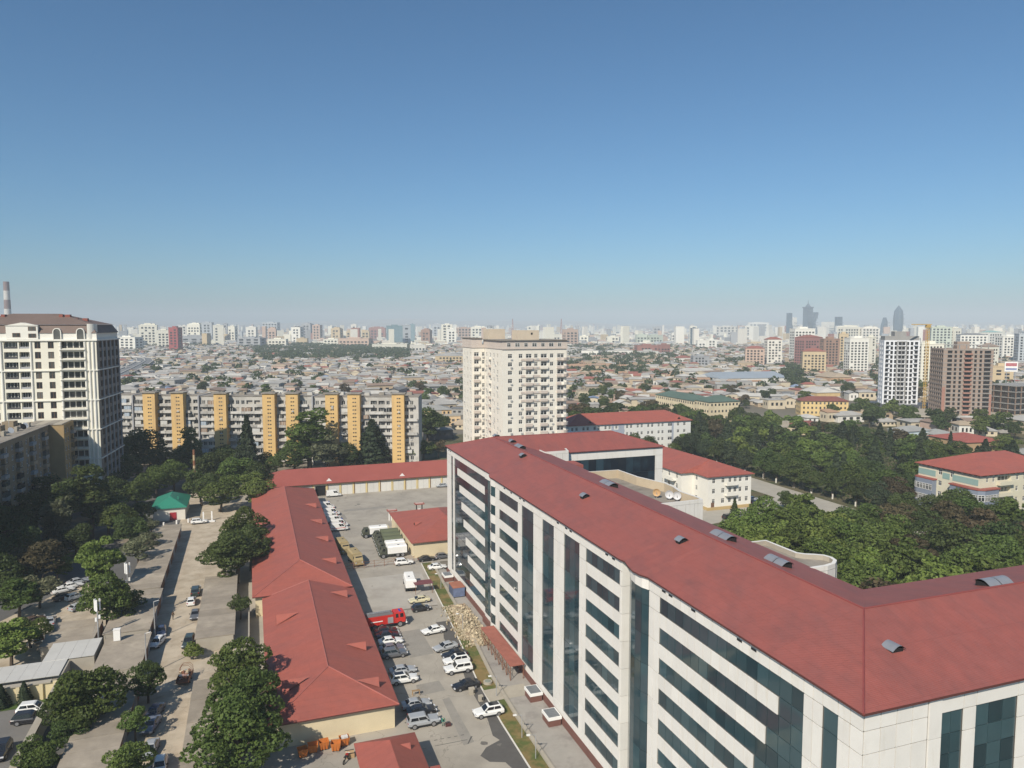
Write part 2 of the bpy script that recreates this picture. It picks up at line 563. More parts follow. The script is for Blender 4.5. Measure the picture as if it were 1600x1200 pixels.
sheet('park_street', [(70, 140), (112, 150), (128, 150), (128, 60), (141.5, 60), (141.5, 320), (128, 320), (128, 166), (112, 160), (70, 160)], -0.01, M('park_asphalt', (0.36, 0.335, 0.285), 0.9, 0.12, 0.2))
sheet('back_street', [(-47, 246), (140, 246), (140, 262), (-47, 262)], -0.02, mAsph)
sheet('dirt_strip', [(-100, 93), (-72, 93), (-71.5, 128), (-76, 146), (-82, 150), (-88, 138), (-97, 120)], -0.015, mDirt)
# strip of dark new asphalt along the kerb, with a ragged edge
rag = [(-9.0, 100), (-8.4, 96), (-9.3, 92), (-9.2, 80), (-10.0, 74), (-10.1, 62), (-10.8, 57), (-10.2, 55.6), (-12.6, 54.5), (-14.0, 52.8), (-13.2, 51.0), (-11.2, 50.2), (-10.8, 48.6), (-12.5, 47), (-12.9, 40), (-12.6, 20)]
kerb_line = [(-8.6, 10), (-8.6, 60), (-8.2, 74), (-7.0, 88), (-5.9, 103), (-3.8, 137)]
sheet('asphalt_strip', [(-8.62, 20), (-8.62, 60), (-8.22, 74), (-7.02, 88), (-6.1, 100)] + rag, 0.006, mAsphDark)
def ribbon(name, line, o0, o1, z0, z1, mat, kind='structure'):
    mb = MB()
    for (p, q) in zip(line, line[1:]):
        mb.prism([(p[0] + o0, p[1]), (p[0] + o1, p[1]), (q[0] + o1, q[1]), (q[0] + o0, q[1])], z0, z1)
    w = W(0, 0)
    return mb.build(name, mat, kind=kind, loc=(w.x, w.y, 0), rz=A0)
ribbon('kerb', kerb_line, 0, 0.18, -0.05, 0.14, mKerb)
ribbon('verge', kerb_line, 0.18, 2.55, -0.05, 0.10, mEarth)
ribbon('kerb_wall', kerb_line, 2.55, 3.1, -0.05, 0.42, mConc)
wk = MB()
for (p, q) in zip(kerb_line, kerb_line[1:]):
    wk.poly([(p[0] + 3.1, p[1], .12), (0.9, p[1], .12), (0.9, q[1], .12), (q[0] + 3.1, q[1], .12)])
w0 = W(0, 0)
wk.build('walkway', mPave, kind='structure', loc=(w0.x, w0.y, 0), rz=A0)
# concrete slabs laid across the verge in front of the entrance, oil and patch marks on the yard
sheet('entrance_slab', [(-8.3, 66.2), (-1.2, 66.2), (-1.2, 70.0), (-8.3, 70.0)], 0.155, mConc)
sheet('yard_joint', [(-20, 108.2), (-6.4, 108.6), (-6.4, 109.0), (-20, 108.8)], 0.006, M('asphalt_seam', (0.13, 0.115, 0.1), 0.95, 0.3, 1.5))
sheet('concrete_yard', [(-20, 109.2), (-6.3, 109.2), (-5.2, 131), (-20, 131)], 0.006, M('yard_concrete', (0.37, 0.345, 0.305), 0.9, 0.12, 0.2, c2=(0.31, 0.285, 0.25), c2s=0.15))
rp = random.Random(17)
for k in range(16):                               # oil stains and resurfaced patches
    a_, b_ = rp.choice([(-21 + rp.uniform(-1, 1), rp.uniform(62, 105)), (rp.uniform(-19, -10), rp.uniform(50, 130)), (rp.uniform(-22, -8), rp.uniform(175, 215))])
    r_ = rp.uniform(.25, .8)
    sheet('oil_stain', [(a_ + r_ * rp.uniform(.5, 1.2) * math.cos(t), b_ + r_ * rp.uniform(.5, 1.3) * math.sin(t)) for t in np.linspace(0, 2 * math.pi, 10)[:-1]], 0.009, M('oil_mark', (0.14, 0.13, 0.115), 0.7, 0.25, 2.0))
for k, (a0, a1, b0, b1) in enumerate(((-18.5, -14, 72, 76), (-17, -12.5, 86, 98), (-15.5, -13.8, 56, 70), (-16, -2, 196, 199), (-20.5, -16, 186, 193))):
    sheet('asphalt_patch', [(a0, b0), (a1, b0 + .4), (a1 - .2, b1), (a0 + .3, b1 - .3)], 0.004, M('asphalt_repair', (0.255, 0.238, 0.21), 0.92, 0.12, 0.5, crack=(.3, .01, .4)))
chalk = MB()
for a0, a1, b0, b1 in [(-19.4, -14.6, 57.2, 57.32)]:
    chalk.poly([(a0, b0, .008), (a1, b0, .008), (a1, b1, .008), (a0, b1, .008)])
for i in range(5):
    chalk.poly([(-19.2 + i * 1.0, 58.6, .008), (-18.7 + i * 1.0, 58.6, .008), (-18.7 + i * 1.0, 58.75, .008), (-19.2 + i * 1.0, 58.75, .008)])
chalk.poly([(-14.9, 56.2, .008), (-14.7, 56.2, .008), (-13.6, 57.9, .008), (-13.9, 57.9, .008)])
chalk.build('arrow_marking', mAsphDark, kind='structure', loc=(w0.x, w0.y, 0), rz=A0)

# ------------------------------------------------------------------ main building
main = campus('office_building', 'long white and glass office block with red metal roof beside the yard', 'building')
EAVE, RIDGE = 31.0, 34.0
GT, FH, GH, NF = 29.4, 3.55, 1.87, 8            # top of the upper glass band, storey, glass height, storeys
core = MB()
core.prism([(.22, .22), (70, .22), (70, 19.8), (19.3, 19.8), (19.3, 110.7), (49, 110.7), (49, 128), (1.15, 128), (1.15, 97.4), (1.6, 97.4), (1.6, 91), (.22, 91), (.22, 38.4), (1.9, 38.4), (1.9, 31.4), (.22, 31.4)], 0, 30.9)
core.build('wall_core', mCore, main)
pl = MB()
for b0, b1, a in [(-.3, 31.5, -.12), (31.5, 38.3, -.5), (38.3, 91, -.12), (91, 97.3, .1), (97.3, 128.2, .6)]:
    pl.box(a, a + .5, b0, b1 - .004, 0, 1.25)
pl.box(.4, 70, -.12, .3, 0, 1.25)
pl.build('plinth', mPlinth, main)
cells = []                                       # (kind, cx, cy, cz, width, thickness, height, angle)
def wall_cell(kind, a, b, b0, b1, z0, z1, g=0.04):
    """a panel or pane on the long front: faces -a"""
    off = {'panel': 0.0, 'pane': 0.14}[kind]
    cells.append((kind, a + off + .05, (b0 + b1) / 2, (z0 + z1) / 2, .10, (b1 - b0) - 2 * g, (z1 - z0) - 2 * g, 0.0))
def end_cell(kind, b, a0, a1, z0, z1, g=0.04):
    off = {'panel': 0.0, 'pane': 0.14}[kind]
    cells.append((kind, (a0 + a1) / 2, b + off + .05, (z0 + z1) / 2, (a1 - a0) - 2 * g, .10, (z1 - z0) - 2 * g, 0.0))
def split(b0, b1, w):
    n = max(1, round((b1 - b0) / w))
    return [(b0 + (b1 - b0) * i / n, b0 + (b1 - b0) * (i + 1) / n) for i in range(n)]
def glass_rows(): return [(GT - k * FH - GH, GT - k * FH) for k in range(NF)]
def white_rows():                                # parapet, spandrels between bands, base
    r = [(GT, EAVE)]
    for k in range(NF - 1): r.append((GT - (k + 1) * FH, GT - k * FH - GH))
    r.append((1.25, GT - (NF - 1) * FH - GH))
    return r
def banded(a, b0, b1, pw, gw, stop=None):
    """ribbon windows; stop(k) gives how far the k-th spandrel reaches (the glass runs through beyond it)"""
    for k, (z0, z1) in enumerate(glass_rows()):
        for (p, q) in split(b0, b1, gw): wall_cell('pane', a, 0, p, q, z0, z1)
    for k, (z0, z1) in enumerate(white_rows()):
        lo, hi = (b0, b1) if (stop is None or k in (0, NF)) else stop(k)
        for (p, q) in split(lo, hi, pw): wall_cell('panel', a, 0, p, q, z0, z1)
        for (s, t) in ((b0, lo), (hi, b1)):
            if t - s > .3:
                for (p, q) in split(s, t, gw): wall_cell('pane', a, 0, p, q, z0, z1)
def solid(a, b0, b1, pw, z0=1.25, z1=EAVE):
    zs = [1.25] + [GT - k * FH - GH for k in range(NF - 1, -1, -1)] + [GT, EAVE]
    for s, t in zip(zs, zs[1:]):
        for (p, q) in split(b0, b1, pw): wall_cell('panel', a, 0, p, q, s, t)
def strip(a, b0, b1, gw):
    for (p, q) in split(b0, b1, 1.6):
        wall_cell('panel', a, 0, p, q, GT, EAVE)
        wall_cell('panel', a, 0, p, q, 1.25, 2.3)
    zs = [2.3] + [GT - k * FH - GH for k in range(NF - 2, -1, -1)] + [GT]
    for s, t in zip(zs, zs[1:]):
        for (p, q) in split(b0, b1, gw): wall_cell('pane', a, 0, p, q, s, t)
# front nearest the corner
solid(0, -.0, 2.5, 1.25)
strip(0, 2.5, 4.15, 1.65)
solid(0, 4.15, 6.3, 1.1)
banded(0, 6.3, 29.3, 1.45, 1.55, lambda k: (9.4 + (k - 1) * 1.56, 29.3))
solid(0, 29.3, 31.6, 1.15)
# curved glass bay: starts behind the wall line and swells out towards the corner
def bay(pts, zg0, zg1, rows, whites):
    for (p, q) in zip(pts, pts[1:]):
        cx, cy = (p[0] + q[0]) / 2, (p[1] + q[1]) / 2
        w = math.hypot(q[0] - p[0], q[1] - p[1])
        ang = math.atan2(q[1] - p[1], q[0] - p[0])
        for (s, t) in rows: cells.append(('pane', cx, cy, (s + t) / 2, w - .04, .10, t - s - .05, ang))
        for (s, t) in whites: cells.append(('panel', cx, cy, (s + t) / 2, w - .03, .14, t - s - .03, ang))
rows_all = list(zip([1.9] + [GT - k * FH - GH for k in range(NF - 2, -1, -1)], [GT - k * FH - GH for k in range(NF - 2, -1, -1)] + [GT]))
bay([(.0, 31.6), (-.35, 32.6), (-.45, 33.9), (-.2, 35.3), (.35, 36.7), (1.2, 38.1)], 1.9, GT, rows_all, [(GT, EAVE), (.9, 1.9)])
for z0, z1 in zip([1.25] + [GT - k * FH - GH for k in range(NF - 1, -1, -1)], [GT - k * FH - GH for k in range(NF - 1, -1, -1)] + [EAVE]):
    cells.append(('panel', .7, 38.25, (z0 + z1) / 2, 1.3, .1, z1 - z0 - .05, 0))
solid(0, 38.3, 38.8, .5)
banded(0, 38.8, 48.7, 1.65, 1.65)
solid(0, 48.7, 50.8, 1.05)
strip(0, 50.8, 56.2, 1.8)
solid(0, 56.2, 60.1, 1.3)
strip(0, 60.1, 64.8, 2.35)
solid(0, 64.8, 68.7, 1.3)
strip(0, 68.7, 74.2, 2.7)
solid(0, 74.2, 76.1, .95)
banded(0, 76.1, 86.3, 1.7, 1.7)
solid(0, 86.3, 88.6, 1.15)
bay([(0, 88.6), (-.25, 90.2), (.1, 91.8), (.9, 93.4)], 1.9, GT, [(z0, z1) for z0, z1 in glass_rows()], white_rows())
bay([(.9, 93.4), (.75, 95.4), (.75, 97.4)], 1.9, GT, rows_all, [(GT, EAVE), (.9, 1.9)])
banded(.8, 97.4, 121.3, 2.0, 2.0, lambda k: (97.4, 118.6 - (k - 1) * 1.65))
solid(.8, 121.3, 122.6, 1.3)
strip(.8, 122.6, 124.2, 1.6)
solid(.8, 124.2, 127.9, 1.85)
# end face
def end_solid(a0, a1, pw):
    zs = [1.25] + [GT - k * FH - GH for k in range(NF - 1, -1, -1)] + [GT, EAVE]
    for s, t in zip(zs, zs[1:]):
        for (p, q) in split(a0, a1, pw): end_cell('panel', 0, p, q, s, t)
def end_strip(a0, a1, gw):
    end_cell('panel', 0, a0, a1, GT, EAVE)
    zs = [1.3]
    for k in range(NF - 1, -1, -1): zs += [GT - k * FH - GH, GT - k * FH]
    for s, t in zip(zs, zs[1:]):
        for (p, q) in split(a0, a1, gw): end_cell('pane', 0, p, q, s, t)
end_solid(.14, 6.5, 1.6)
for z0, z1 in zip([1.25] + [GT - k * FH - GH for k in range(NF - 1, -1, -1)], [GT - k * FH - GH for k in range(NF - 1, -1, -1)] + [EAVE]):
    cells.append(('panel', 7.2, -.03, (z0 + z1) / 2, 1.3, .16, z1 - z0 - .05, 0))
end_strip(7.9, 10.3, 1.2)
end_solid(10.3, 11.7, 1.4)
end_strip(11.7, 16.4, 1.6)
end_solid(16.4, 18.0, 1.6)
end_strip(18.0, 23.0, 1.7)
end_solid(23, 27, 2.0)
# inner dark glazing of the far wing, seen over the roof
def inner(b, a0, a1):
    for (p, q) in split(a0, a1, 1.9):
        for s, t in zip([8, 14, 18, 21.5, 25.3], [14, 18, 21.5, 25.3, 29.0]):
            cells.append(('pane', (p + q) / 2, b - .02, (s + t) / 2, q - p - .05, .1, t - s - .05, 0))
inner(110.55, 24.0, 47.2)
for (p, q) in split(19.5, 49.2, 2.5): cells.append(('panel', (p + q) / 2, 110.5, 30.0, q - p - .03, .16, 1.95, 0))
for z0, z1 in split(6, 29, 3.3): cells.append(('panel', 48.2, 110.5, (z0 + z1) / 2, 2.0, .16, z1 - z0 - .04, 0))
camv = Vector(loc((0, 0)) + (CAM_H,))
mats_of = {'panel': mPanel, 'pane': mGlass}
for kind in ('panel', 'pane'):
    cs = [c for c in cells if c[0] == kind]
    cs.sort(key=lambda c: (Vector(c[1:4]) - camv).length / math.sqrt(max(c[4], c[5]) * c[6]))
    for c in cs[:300]:
        piece(kind, mGlassDark if (kind == 'pane' and c[2] > 109) else mats_of[kind], c[1], c[2], c[3], c[4], c[5], c[6], main, c[7])
    rest = MB()
    for c in cs[300:]:
        rest.obox(c[1], c[2], c[3] - c[6] / 2, c[3] + c[6] / 2, c[4], c[5], c[7], 1 if (kind == 'pane' and c[2] > 109) else 0)
    rest.build('distant_' + kind + 's', [mats_of[kind], mGlassDark], main, kind='stuff')
# roof
rf = MB()
o = .35
P = [(-o, -o), (70, -o), (70, 20), (19.5 + o, 20), (19.5 + o, 110.5 - o), (49.2 + o, 110.5 - o), (49.2 + o, 128.4), (.5, 128.4)]
P = [(x, y, EAVE + .06) for x, y in P]
R = [(9.75, 9.9, RIDGE), (60, 9.9, RIDGE), (9.75, 119.5, RIDGE), (40, 119.5, RIDGE)]
for f in ([P[0], P[1], R[1], R[0]], [P[2], P[3], R[0], R[1]], [P[3], P[4], R[2], R[0]], [P[4], P[5], R[3], R[2]], [P[5], P[6], R[3]], [P[6], P[7], R[2], R[3]]): rf.poly(f)
# the front slope follows the stepped eave
fe = [(-o, -o), (-o, 31.4), (-.8, 32.6), (-.9, 34.0), (-.6, 35.6), (-.1, 37.4), (-o, 38.3), (-o, 88.4), (-.5, 90.4), (-.15, 92), (.5, 93.6), (.5, 128.4)]
for (p, q) in zip(fe, fe[1:]):
    t0 = (max(p[1], 9.9)); t1 = (max(q[1], 9.9))
    a_, b_ = min(max(t0, 9.9), 119.5), min(max(t1, 9.9), 119.5)
    if p[1] < 9.9: rf.poly([(p[0], p[1], EAVE + .06), (9.75, 9.9, RIDGE), (9.75, b_, RIDGE), (q[0], q[1], EAVE + .06)])
    elif q[1] > 119.5: rf.poly([(p[0], p[1], EAVE + .06), (9.75, a_, RIDGE), (9.75, 119.5, RIDGE), (q[0], q[1], EAVE + .06)])
    else: rf.poly([(p[0], p[1], EAVE + .06), (9.75, a_, RIDGE), (9.75, b_, RIDGE), (q[0], q[1], EAVE + .06)])
for i, f in enumerate(rf.f):
    rf.f[i] = f
roof = rf.build('roof', mRoof, main)
eg = MB()
for (p, q) in zip(fe, fe[1:]):
    eg.prism([(p[0] - .02, p[1]), (p[0] + .25, p[1]), (q[0] + .25, q[1]), (q[0] - .02, q[1])], EAVE - .12, EAVE + .045)
eg.box(-.33, 70, -o - .02, -.1, EAVE - .12, EAVE + .045)
eg.box(19.8, 49.5, 110.1, 110.4, EAVE - .12, EAVE + .045)
eg.build('gutter', mRoofEdge, main)
# dark drain slots under the eave
for b in (12.8, 14.9, 22.6, 27.0, 28.4, 40.5, 42.4, 53.8, 55.4, 58.5, 73.1, 75.0, 79.5, 83.2, 124.6, 126.0):
    piece('drain_slot', mDark, -.012 + (.8 if b > 97 else 0), b, 30.35, .03, .75, .22, main)
# ridge and hip caps
caps = MB()
def cap_line(p, q):
    caps.tube((p[0], p[1], p[2] + .02), (q[0], q[1], q[2] + .02), .10, k=5)
cap_line(R[0], R[1]); cap_line(R[0], R[2]); cap_line(R[2], R[3]); cap_line(P[0], R[0]); cap_line(P[5], R[3]); cap_line(P[6], R[3]); cap_line((.5, 128.4, EAVE + .06), R[2])
caps.build('ridge_cap', M('roof_cap', (0.22, 0.055, 0.05), 0.6), main)
# arched sheet-metal roof vents
def vent(n, a, b, w, l, turn=0.0, tilt=1):
    z = EAVE + .06 + (RIDGE - EAVE - .06) * min(1, min((a + .35) / 10.1, (b + .35) / 10.2) if a < 9.75 or b < 9.9 else max(0, min(1, (19.85 - a) / 10.1 if b > 20 else (20 - b) / 10.1)))
    for i in range(n):
        mb = MB()
        k = 7
        arc = [(-w / 2 + w * j / (k - 1), .28 + .42 * math.sin(math.pi * j / (k - 1))) for j in range(k)]
        for (p, q) in zip(arc, arc[1:]):
            mb.poly([(p[0], 0, p[1]), (q[0], 0, q[1]), (q[0], l, q[1]), (p[0], l, p[1])], 0)
            mb.poly([(p[0], l, p[1] - .04), (q[0], l, q[1] - .04), (q[0], 0, q[1] - .04), (p[0], 0, p[1] - .04)], 0)
        mb.box(-w / 2 + .15, w / 2 - .15, .2, l - .2, -.5, .36, 1)
        ca, cb = a + i * (l + .12) * math.sin(-turn), b + i * (l + .12) * math.cos(turn)
        mb.build('roof_vent', [mVent, mDark], main, loc=(ca, cb, z), rz=turn)
vent(1, 8.1, 4.3, 1.5, 1.3); vent(1, 6.9, 35.2, 1.4, 1.2); vent(1, 6.1, 61.5, 1.4, 1.3); vent(1, 8.2, 95, 1.4, 1.4)
vent(2, 12.8, 23.6, 1.7, 1.5); vent(2, 13.4, 34.5, 1.9, 1.7); vent(2, 14.4, 68.2, 2.0, 1.8); vent(2, 26.6, 11.5, 1.9, 1.6, -math.pi / 2)
vent(2, 11.6, 104.8, 1.7, 1.6); vent(2, 13.4, 116, 1.7, 1.6); vent(1, 11.4, 121.6, 1.6, 1.5); vent(1, 15.2, 121.6, 1.6, 1.5); vent(1, 33, 122, 1.6, 1.4)
# rounded annexes behind the roof, each with a parapet round a felt roof
def annex(pts, ztop, zflat, inner_mat):
    mb = MB()
    k = len(pts)
    cx, cy = sum(p[0] for p in pts) / k, sum(p[1] for p in pts) / k
    ins = []
    for i in range(k):
        p0, p1, p2 = Vector(pts[i - 1]), Vector(pts[i]), Vector(pts[(i + 1) % k])
        n1 = Vector((-(p1 - p0).y, (p1 - p0).x)).normalized()
        n2 = Vector((-(p2 - p1).y, (p2 - p1).x)).normalized()
        nn = (n1 + n2).normalized()
        ins.append(p1 + nn * .45)
    mb.prism(pts, 0, ztop, 0, cap=False)
    for i in range(k):
        j = (i + 1) % k
        a_, b_, c_, d_ = pts[i], pts[j], ins[j], ins[i]
        mb.poly([(*a_, ztop), (*b_, ztop), (*c_, ztop), (*d_, ztop)], 0)
        mb.poly([(*d_, ztop), (*c_, ztop), (*c_, zflat), (*d_, zflat)], 1)
    mb.poly([(*p, zflat) for p in ins], 2)
    ob = mb.build('annex', [mPanel, inner_mat, mFlat], main)
    js = MB()
    for i in range(k):                             # raised joint strips on the cladding
        j = (i + 1) % k
        p, q = Vector(pts[i]), Vector(pts[j])
        n = max(1, round((q - p).length / 1.6))
        d = (q - p).normalized()
        for s in range(n):
            c = p + (q - p) * (s / n)
            js.obox(c.x, c.y, 4, ztop - .55, .05, .05, math.atan2(d.y, d.x))
        js.obox((p.x + q.x) / 2, (p.y + q.y) / 2, ztop - .6, ztop - .55, (q - p).length, .04, math.atan2(d.y, d.x))
    js.build('cladding_joint', mJoint, ob)
annex([(18.2, 27.3), (21.8, 27.3), (23.3, 27.7), (24.4, 28.6), (24.8, 29.8), (24.5, 30.9), (23.6, 31.6), (22.6, 32.1), (22.0, 32.8), (21.8, 38.6), (18.2, 38.6)], 31.2, 30.6, mConc)
annex([(18.2, 60.0), (26.6, 60.3), (26.9, 62), (26.5, 66.5), (27.4, 70), (27.6, 73.4), (26.6, 76.4), (25.6, 80), (25.2, 87.2), (18.2, 87.4)], 31.4, 29.8, M('tan_render', (0.46, 0.38, 0.27), 0.85, 0.1))
annex([(18.2, 109), (24.2, 109.2), (24.6, 111), (26.5, 117), (27.2, 119.6), (26.2, 121.0), (24, 121.3), (18.2, 121.3)], 31.7, 30.9, mConc)
dor = MB()
dor.prism([(19.9, 97.5), (22.4, 97.5), (22.4, 102.5), (19.9, 102.5)], 26, 30.7)
dor.build('stair_head', mRoof2, main)
for a, b, c in ((23.3, 69.4, (0.62, .42, .2)), (24.6, 67.4, None), (25.4, 66.2, None)):
    mb = MB()
    m_ = M('dish_pale', (0.55, 0.55, 0.56), 0.5, 0.05) if c is None else M('dish_rust', (0.5, 0.32, 0.16), 0.6, 0.2, 2.0)
    rr = .72 if c is None else .68
    for i in range(14):
        t0, t1 = 2 * math.pi * i / 14, 2 * math.pi * (i + 1) / 14
        for r0, r1, d0, d1 in ((0, .55, .28, .2), (.55, 1, .2, 0)):
            f = lambda r, t, d: (rr * r * math.cos(t), d, 1.0 + rr * r * math.sin(t))
            mb.poly([f(r0, t0, d0), f(r1, t0, d1), f(r1, t1, d1), f(r0, t1, d0)], 0)
            mb.poly([f(r0, t1, d0 + .03), f(r1, t1, d1 + .03), f(r1, t0, d1 + .03), f(r0, t0, d0 + .03)], 0)
    mb.tube((0, .2, .95), (0, .25, 0), .06, m=1)
    mb.tube((0, .2, 1.0), (0, -.5, 1.05), .03, m=1)
    w = W(a, b)
    mb.build('satellite_dish', [m_, mSteel], None, ('rusty orange satellite dish' if c else ('white satellite dish nearest the rusty one' if a < 25 else 'white satellite dish at the parapet end')) + ' on the office annex roof', 'satellite dish', 'dishes on the annex roof', loc=(w.x, w.y, 29.8), rz=A0 + math.radians(-35))
# boxes with metal lids over the basement windows along the front
for i, (b, lab) in enumerate(((57.4, 'white and brown light well box nearest the walkway end'), (65.0, 'white and brown light well box behind the first one'), (123.0, 'light well box at the far corner of the office block'))):
    w = W(-1.3 + (.8 if b > 97 else 0), b)
    r = empty('light_well', (w.x, w.y, .12), A0, lab, 'light well', 'light wells along the front')
    MB().box(-1, .95, -1.3, 1.3, 0, 1.0).build('base', mPlinth, r)
    MB().box(-1.1, 1.05, -1.4, 1.4, 1.0, 1.45).build('rim', mWhite, r)
    g = MB()
    for k in range(5): g.box(-.95, .85, -1.22 + k * .5, -.8 + k * .5, 1.452, 1.5)
    g.build('lid', M('lid_grey', (0.16, 0.17, 0.18), 0.4, 0.1), r)
# ------------------------------------------------------------------ low red-roofed buildings round the yard
def long_roof(root, a0, a1, b0, b1, z, rise, near=True, far=True, over=.6, ra=None):
    """roof over a long building, hipped at the ends asked for; ra: where the ridge lies"""
    x0, x1, y0, y1 = a0 - over, a1 + over, b0 - over, b1 + over
    r = (x0 + x1) / 2 if ra is None else ra
    i = (x1 - x0) / 2 * 1.05
    n, f = (r, y0 + (i if near else 0), z + rise), (r, y1 - (i if far else 0), z + rise)
    mb = MB()
    A, B, C, D = (x0, y0, z), (x1, y0, z), (x1, y1, z), (x0, y1, z)
    mb.poly([A, B, n]); mb.poly([B, C, f, n]); mb.poly([C, D, f]); mb.poly([D, A, n, f])
    ob = mb.build('roof', mRoof2, root)
    fa = MB()
    fa.box(x0 + .03, x1 - .03, y0 + .03, y1 - .03, z - .2, z - .02)
    fa.build('fascia', mRoofEdge, root)
    cp = MB()
    for p, q in ((A, n), (B, n), (n, f), (C, f), (D, f)):
        cp.tube((p[0], p[1], p[2] + .03), (q[0], q[1], q[2] + .03), .09, k=5)
    cp.build('ridge_cap', M('pale_cap', (0.34, 0.12, 0.10), 0.6), root)
    return ob
def dormer(root, a, b, z, s, w, rise, side):
    """small triangular attic vent standing on the slope; side +1 looks to +a"""
    mb = MB()
    A, B, C = (a + side * s, b - w / 2, z), (a + side * s, b + w / 2, z), (a + side * s, b, z + rise)
    D = (a + side * s - side * rise / .37, b, z + rise)
    mb.poly([A, B, C] if side > 0 else [B, A, C], 1)
    mb.poly([A, C, D]); mb.poly([C, B, D])
    mb.build('dormer', [mRoof2, mDark], root)

red1 = campus('depot_building', 'low cream building with hipped red roof beside the row of parked cars', 'building')
MB().box(-41.3, -23.9, 64, 114.5, 0, 3.8).build('wall', mCream, red1)
long_roof(red1, -41.3, -23.9, 64, 114, 3.8, 2.9, True, False)
for b in (69, 82.5, 108.5): dormer(red1, -26.0, b, 4.55, .55, 1.8, 1.25, 1)
for b in (72, 99): dormer(red1, -39.0, b, 4.6, .6, 2.8, 1.5, -1)
red2 = campus('long_depot_building', 'longest low building with red hipped roof reaching back to the garages', 'building')
MB().box(-43.2, -24.2, 115, 214, 0, 4.4).build('wall', mCream, red2)
long_roof(red2, -43.2, -24.2, 114.9, 213, 4.4, 3.6, True, True)
for b in (129, 147.5, 165, 184): dormer(red2, -26.0, b, 5.15, .55, 1.8, 1.25, 1)
pw = MB()
for b in range(64, 118, 9): pw.box(-44.6, -44.35, b, b + 8.8, 0, 2.1)
pw.build('boundary_wall', mConc, None, 'cream boundary wall between the flat garages and the red roofs', 'wall', loc=(w0.x, w0.y, 0), rz=A0)
# garage range at the back of the yard
gar = campus('garage_range', 'long garage range with red roof and white doors across the back of the yard', 'garage')
MB().box(-40, 40, 221.2, 240, 0, 4.4).build('wall', mCream, gar)
g = MB()
A, B, C, D = (-40.8, 220.2, 4.4), (40.8, 220.2, 4.4), (40.8, 241, 4.4), (-40.8, 241, 4.4)
n, f = (-33, 231, 8.2), (40.8, 231, 8.2)
g.poly([A, B, f, n]); g.poly([C, D, n, f]); g.poly([D, A, n])
g.build('roof', M('red_roof_back', (0.30, 0.084, 0.066), 0.55, 0.1, 0.15, bump=0.25, wave=('X', 1.7)), gar)
MB().box(-40.7, 40.7, 220.25, 240.9, 4.2, 4.38).build('fascia', mRoofEdge, gar)
mDoor = M('white_door', (0.60, 0.585, 0.54), 0.6, 0.06, 0.6, rndv=0.06)
mYel = M('yellow_plaster', (0.62, 0.50, 0.25), 0.85, 0.08)
x = -27.5
i = 0
while x < 38:
    if i == 1:
        piece('open_doorway', mDark, x + 1.9, 221.14, 1.75, 3.4, .1, 3.5, gar)
        piece('door', mDoor, x - .1, 220.6, 1.75, .12, 1.6, 3.5, gar)
    else:
        piece('door', mDoor, x + 1.9, 221.12, 1.75, 3.7, .12, 3.5, gar)
        piece('door_leaf', mJoint, x + 1.9, 221.05, 1.75, .06, .03, 3.5, gar)
    piece('pilaster', mYel, x + 4.05, 221.08, 2.1, .5, .22, 4.2, gar)
    if i % 2: piece('pipe', mRust, x + 4.4, 220.95, 2.1, .12, .12, 4.2, gar)
    x += 4.6
    i += 1
for a in (-18, 8):
    mb = MB()
    mb.poly([(a - 1, 221.6, 4.95), (a + 1, 221.6, 4.95), (a, 221.6, 6.0)], 1)
    mb.poly([(a - 1, 221.6, 4.95), (a, 221.6, 6.0), (a, 225.2, 6.0)]); mb.poly([(a, 221.6, 6.0), (a + 1, 221.6, 4.95), (a, 225.2, 6.0)])
    mb.build('dormer', [mRoof2, mWhite], gar)
# depot with hipped roof in the middle of the yard
dep = campus('yard_store', 'cream store with hipped red roof standing beside the army lorries', 'building')
MB().box(-4.6, 18, 142, 173.3, 0, 4.2).build('wall', mCream, dep)
mb = MB()
hip(mb, -4.6, 18, 142, 173.3, 4.2, 3.4, .7)
mb.build('roof', mRoof2, dep)
dormer(dep, -1.2, 154, 5.3, .6, 2.2, .8, -1)
# little gatehouse at the bottom of the picture
gh = campus('gatehouse', 'small gatehouse with a hipped red roof in front of the cream building', 'building')
MB().box(-30.2, -23.2, 41, 55.6, 0, 3.2).build('wall', mCream, gh)
mb = MB()
hip(mb, -30.2, -23.2, 41, 55.6, 3.2, 2.0, .7)
mb.build('roof', mRoof2, gh)
dormer(gh, -24.6, 51.6, 3.8, .5, 1.6, .8, 1)
piece('porch_roof', mRoof2, -22.0, 46.5, 2.9, 2.0, 3.0, .15, gh)
# junk on the wall top behind the gatehouse
mWood = M('cut_wood', (0.36, 0.24, 0.13), 0.9, 0.2, 2.0, rndv=0.3)
for i, a in enumerate((-31.2, -29.4, -27.6, -26.4, -25.2)):
    p = W(a, 58.6)
    r = empty('crate', (p.x, p.y, .01), A0 + .1 * i, ['wooden crate at the dumpster end of the row behind the gatehouse', 'second wooden crate from the dumpsters behind the gatehouse', 'middle wooden crate of the row behind the gatehouse', 'fourth wooden crate from the dumpsters behind the gatehouse', 'wooden crate nearest the silver jeep, behind the gatehouse'][i], 'crate', 'crates behind the gatehouse')
    MB().box(-.6, .6, -.4, .4, 0, .7).build('box', mWood, r)
    for k in (-1, 1): piece('rail', mBlackM, 0, k * .43, .75, 1.3, .06, .08, r)
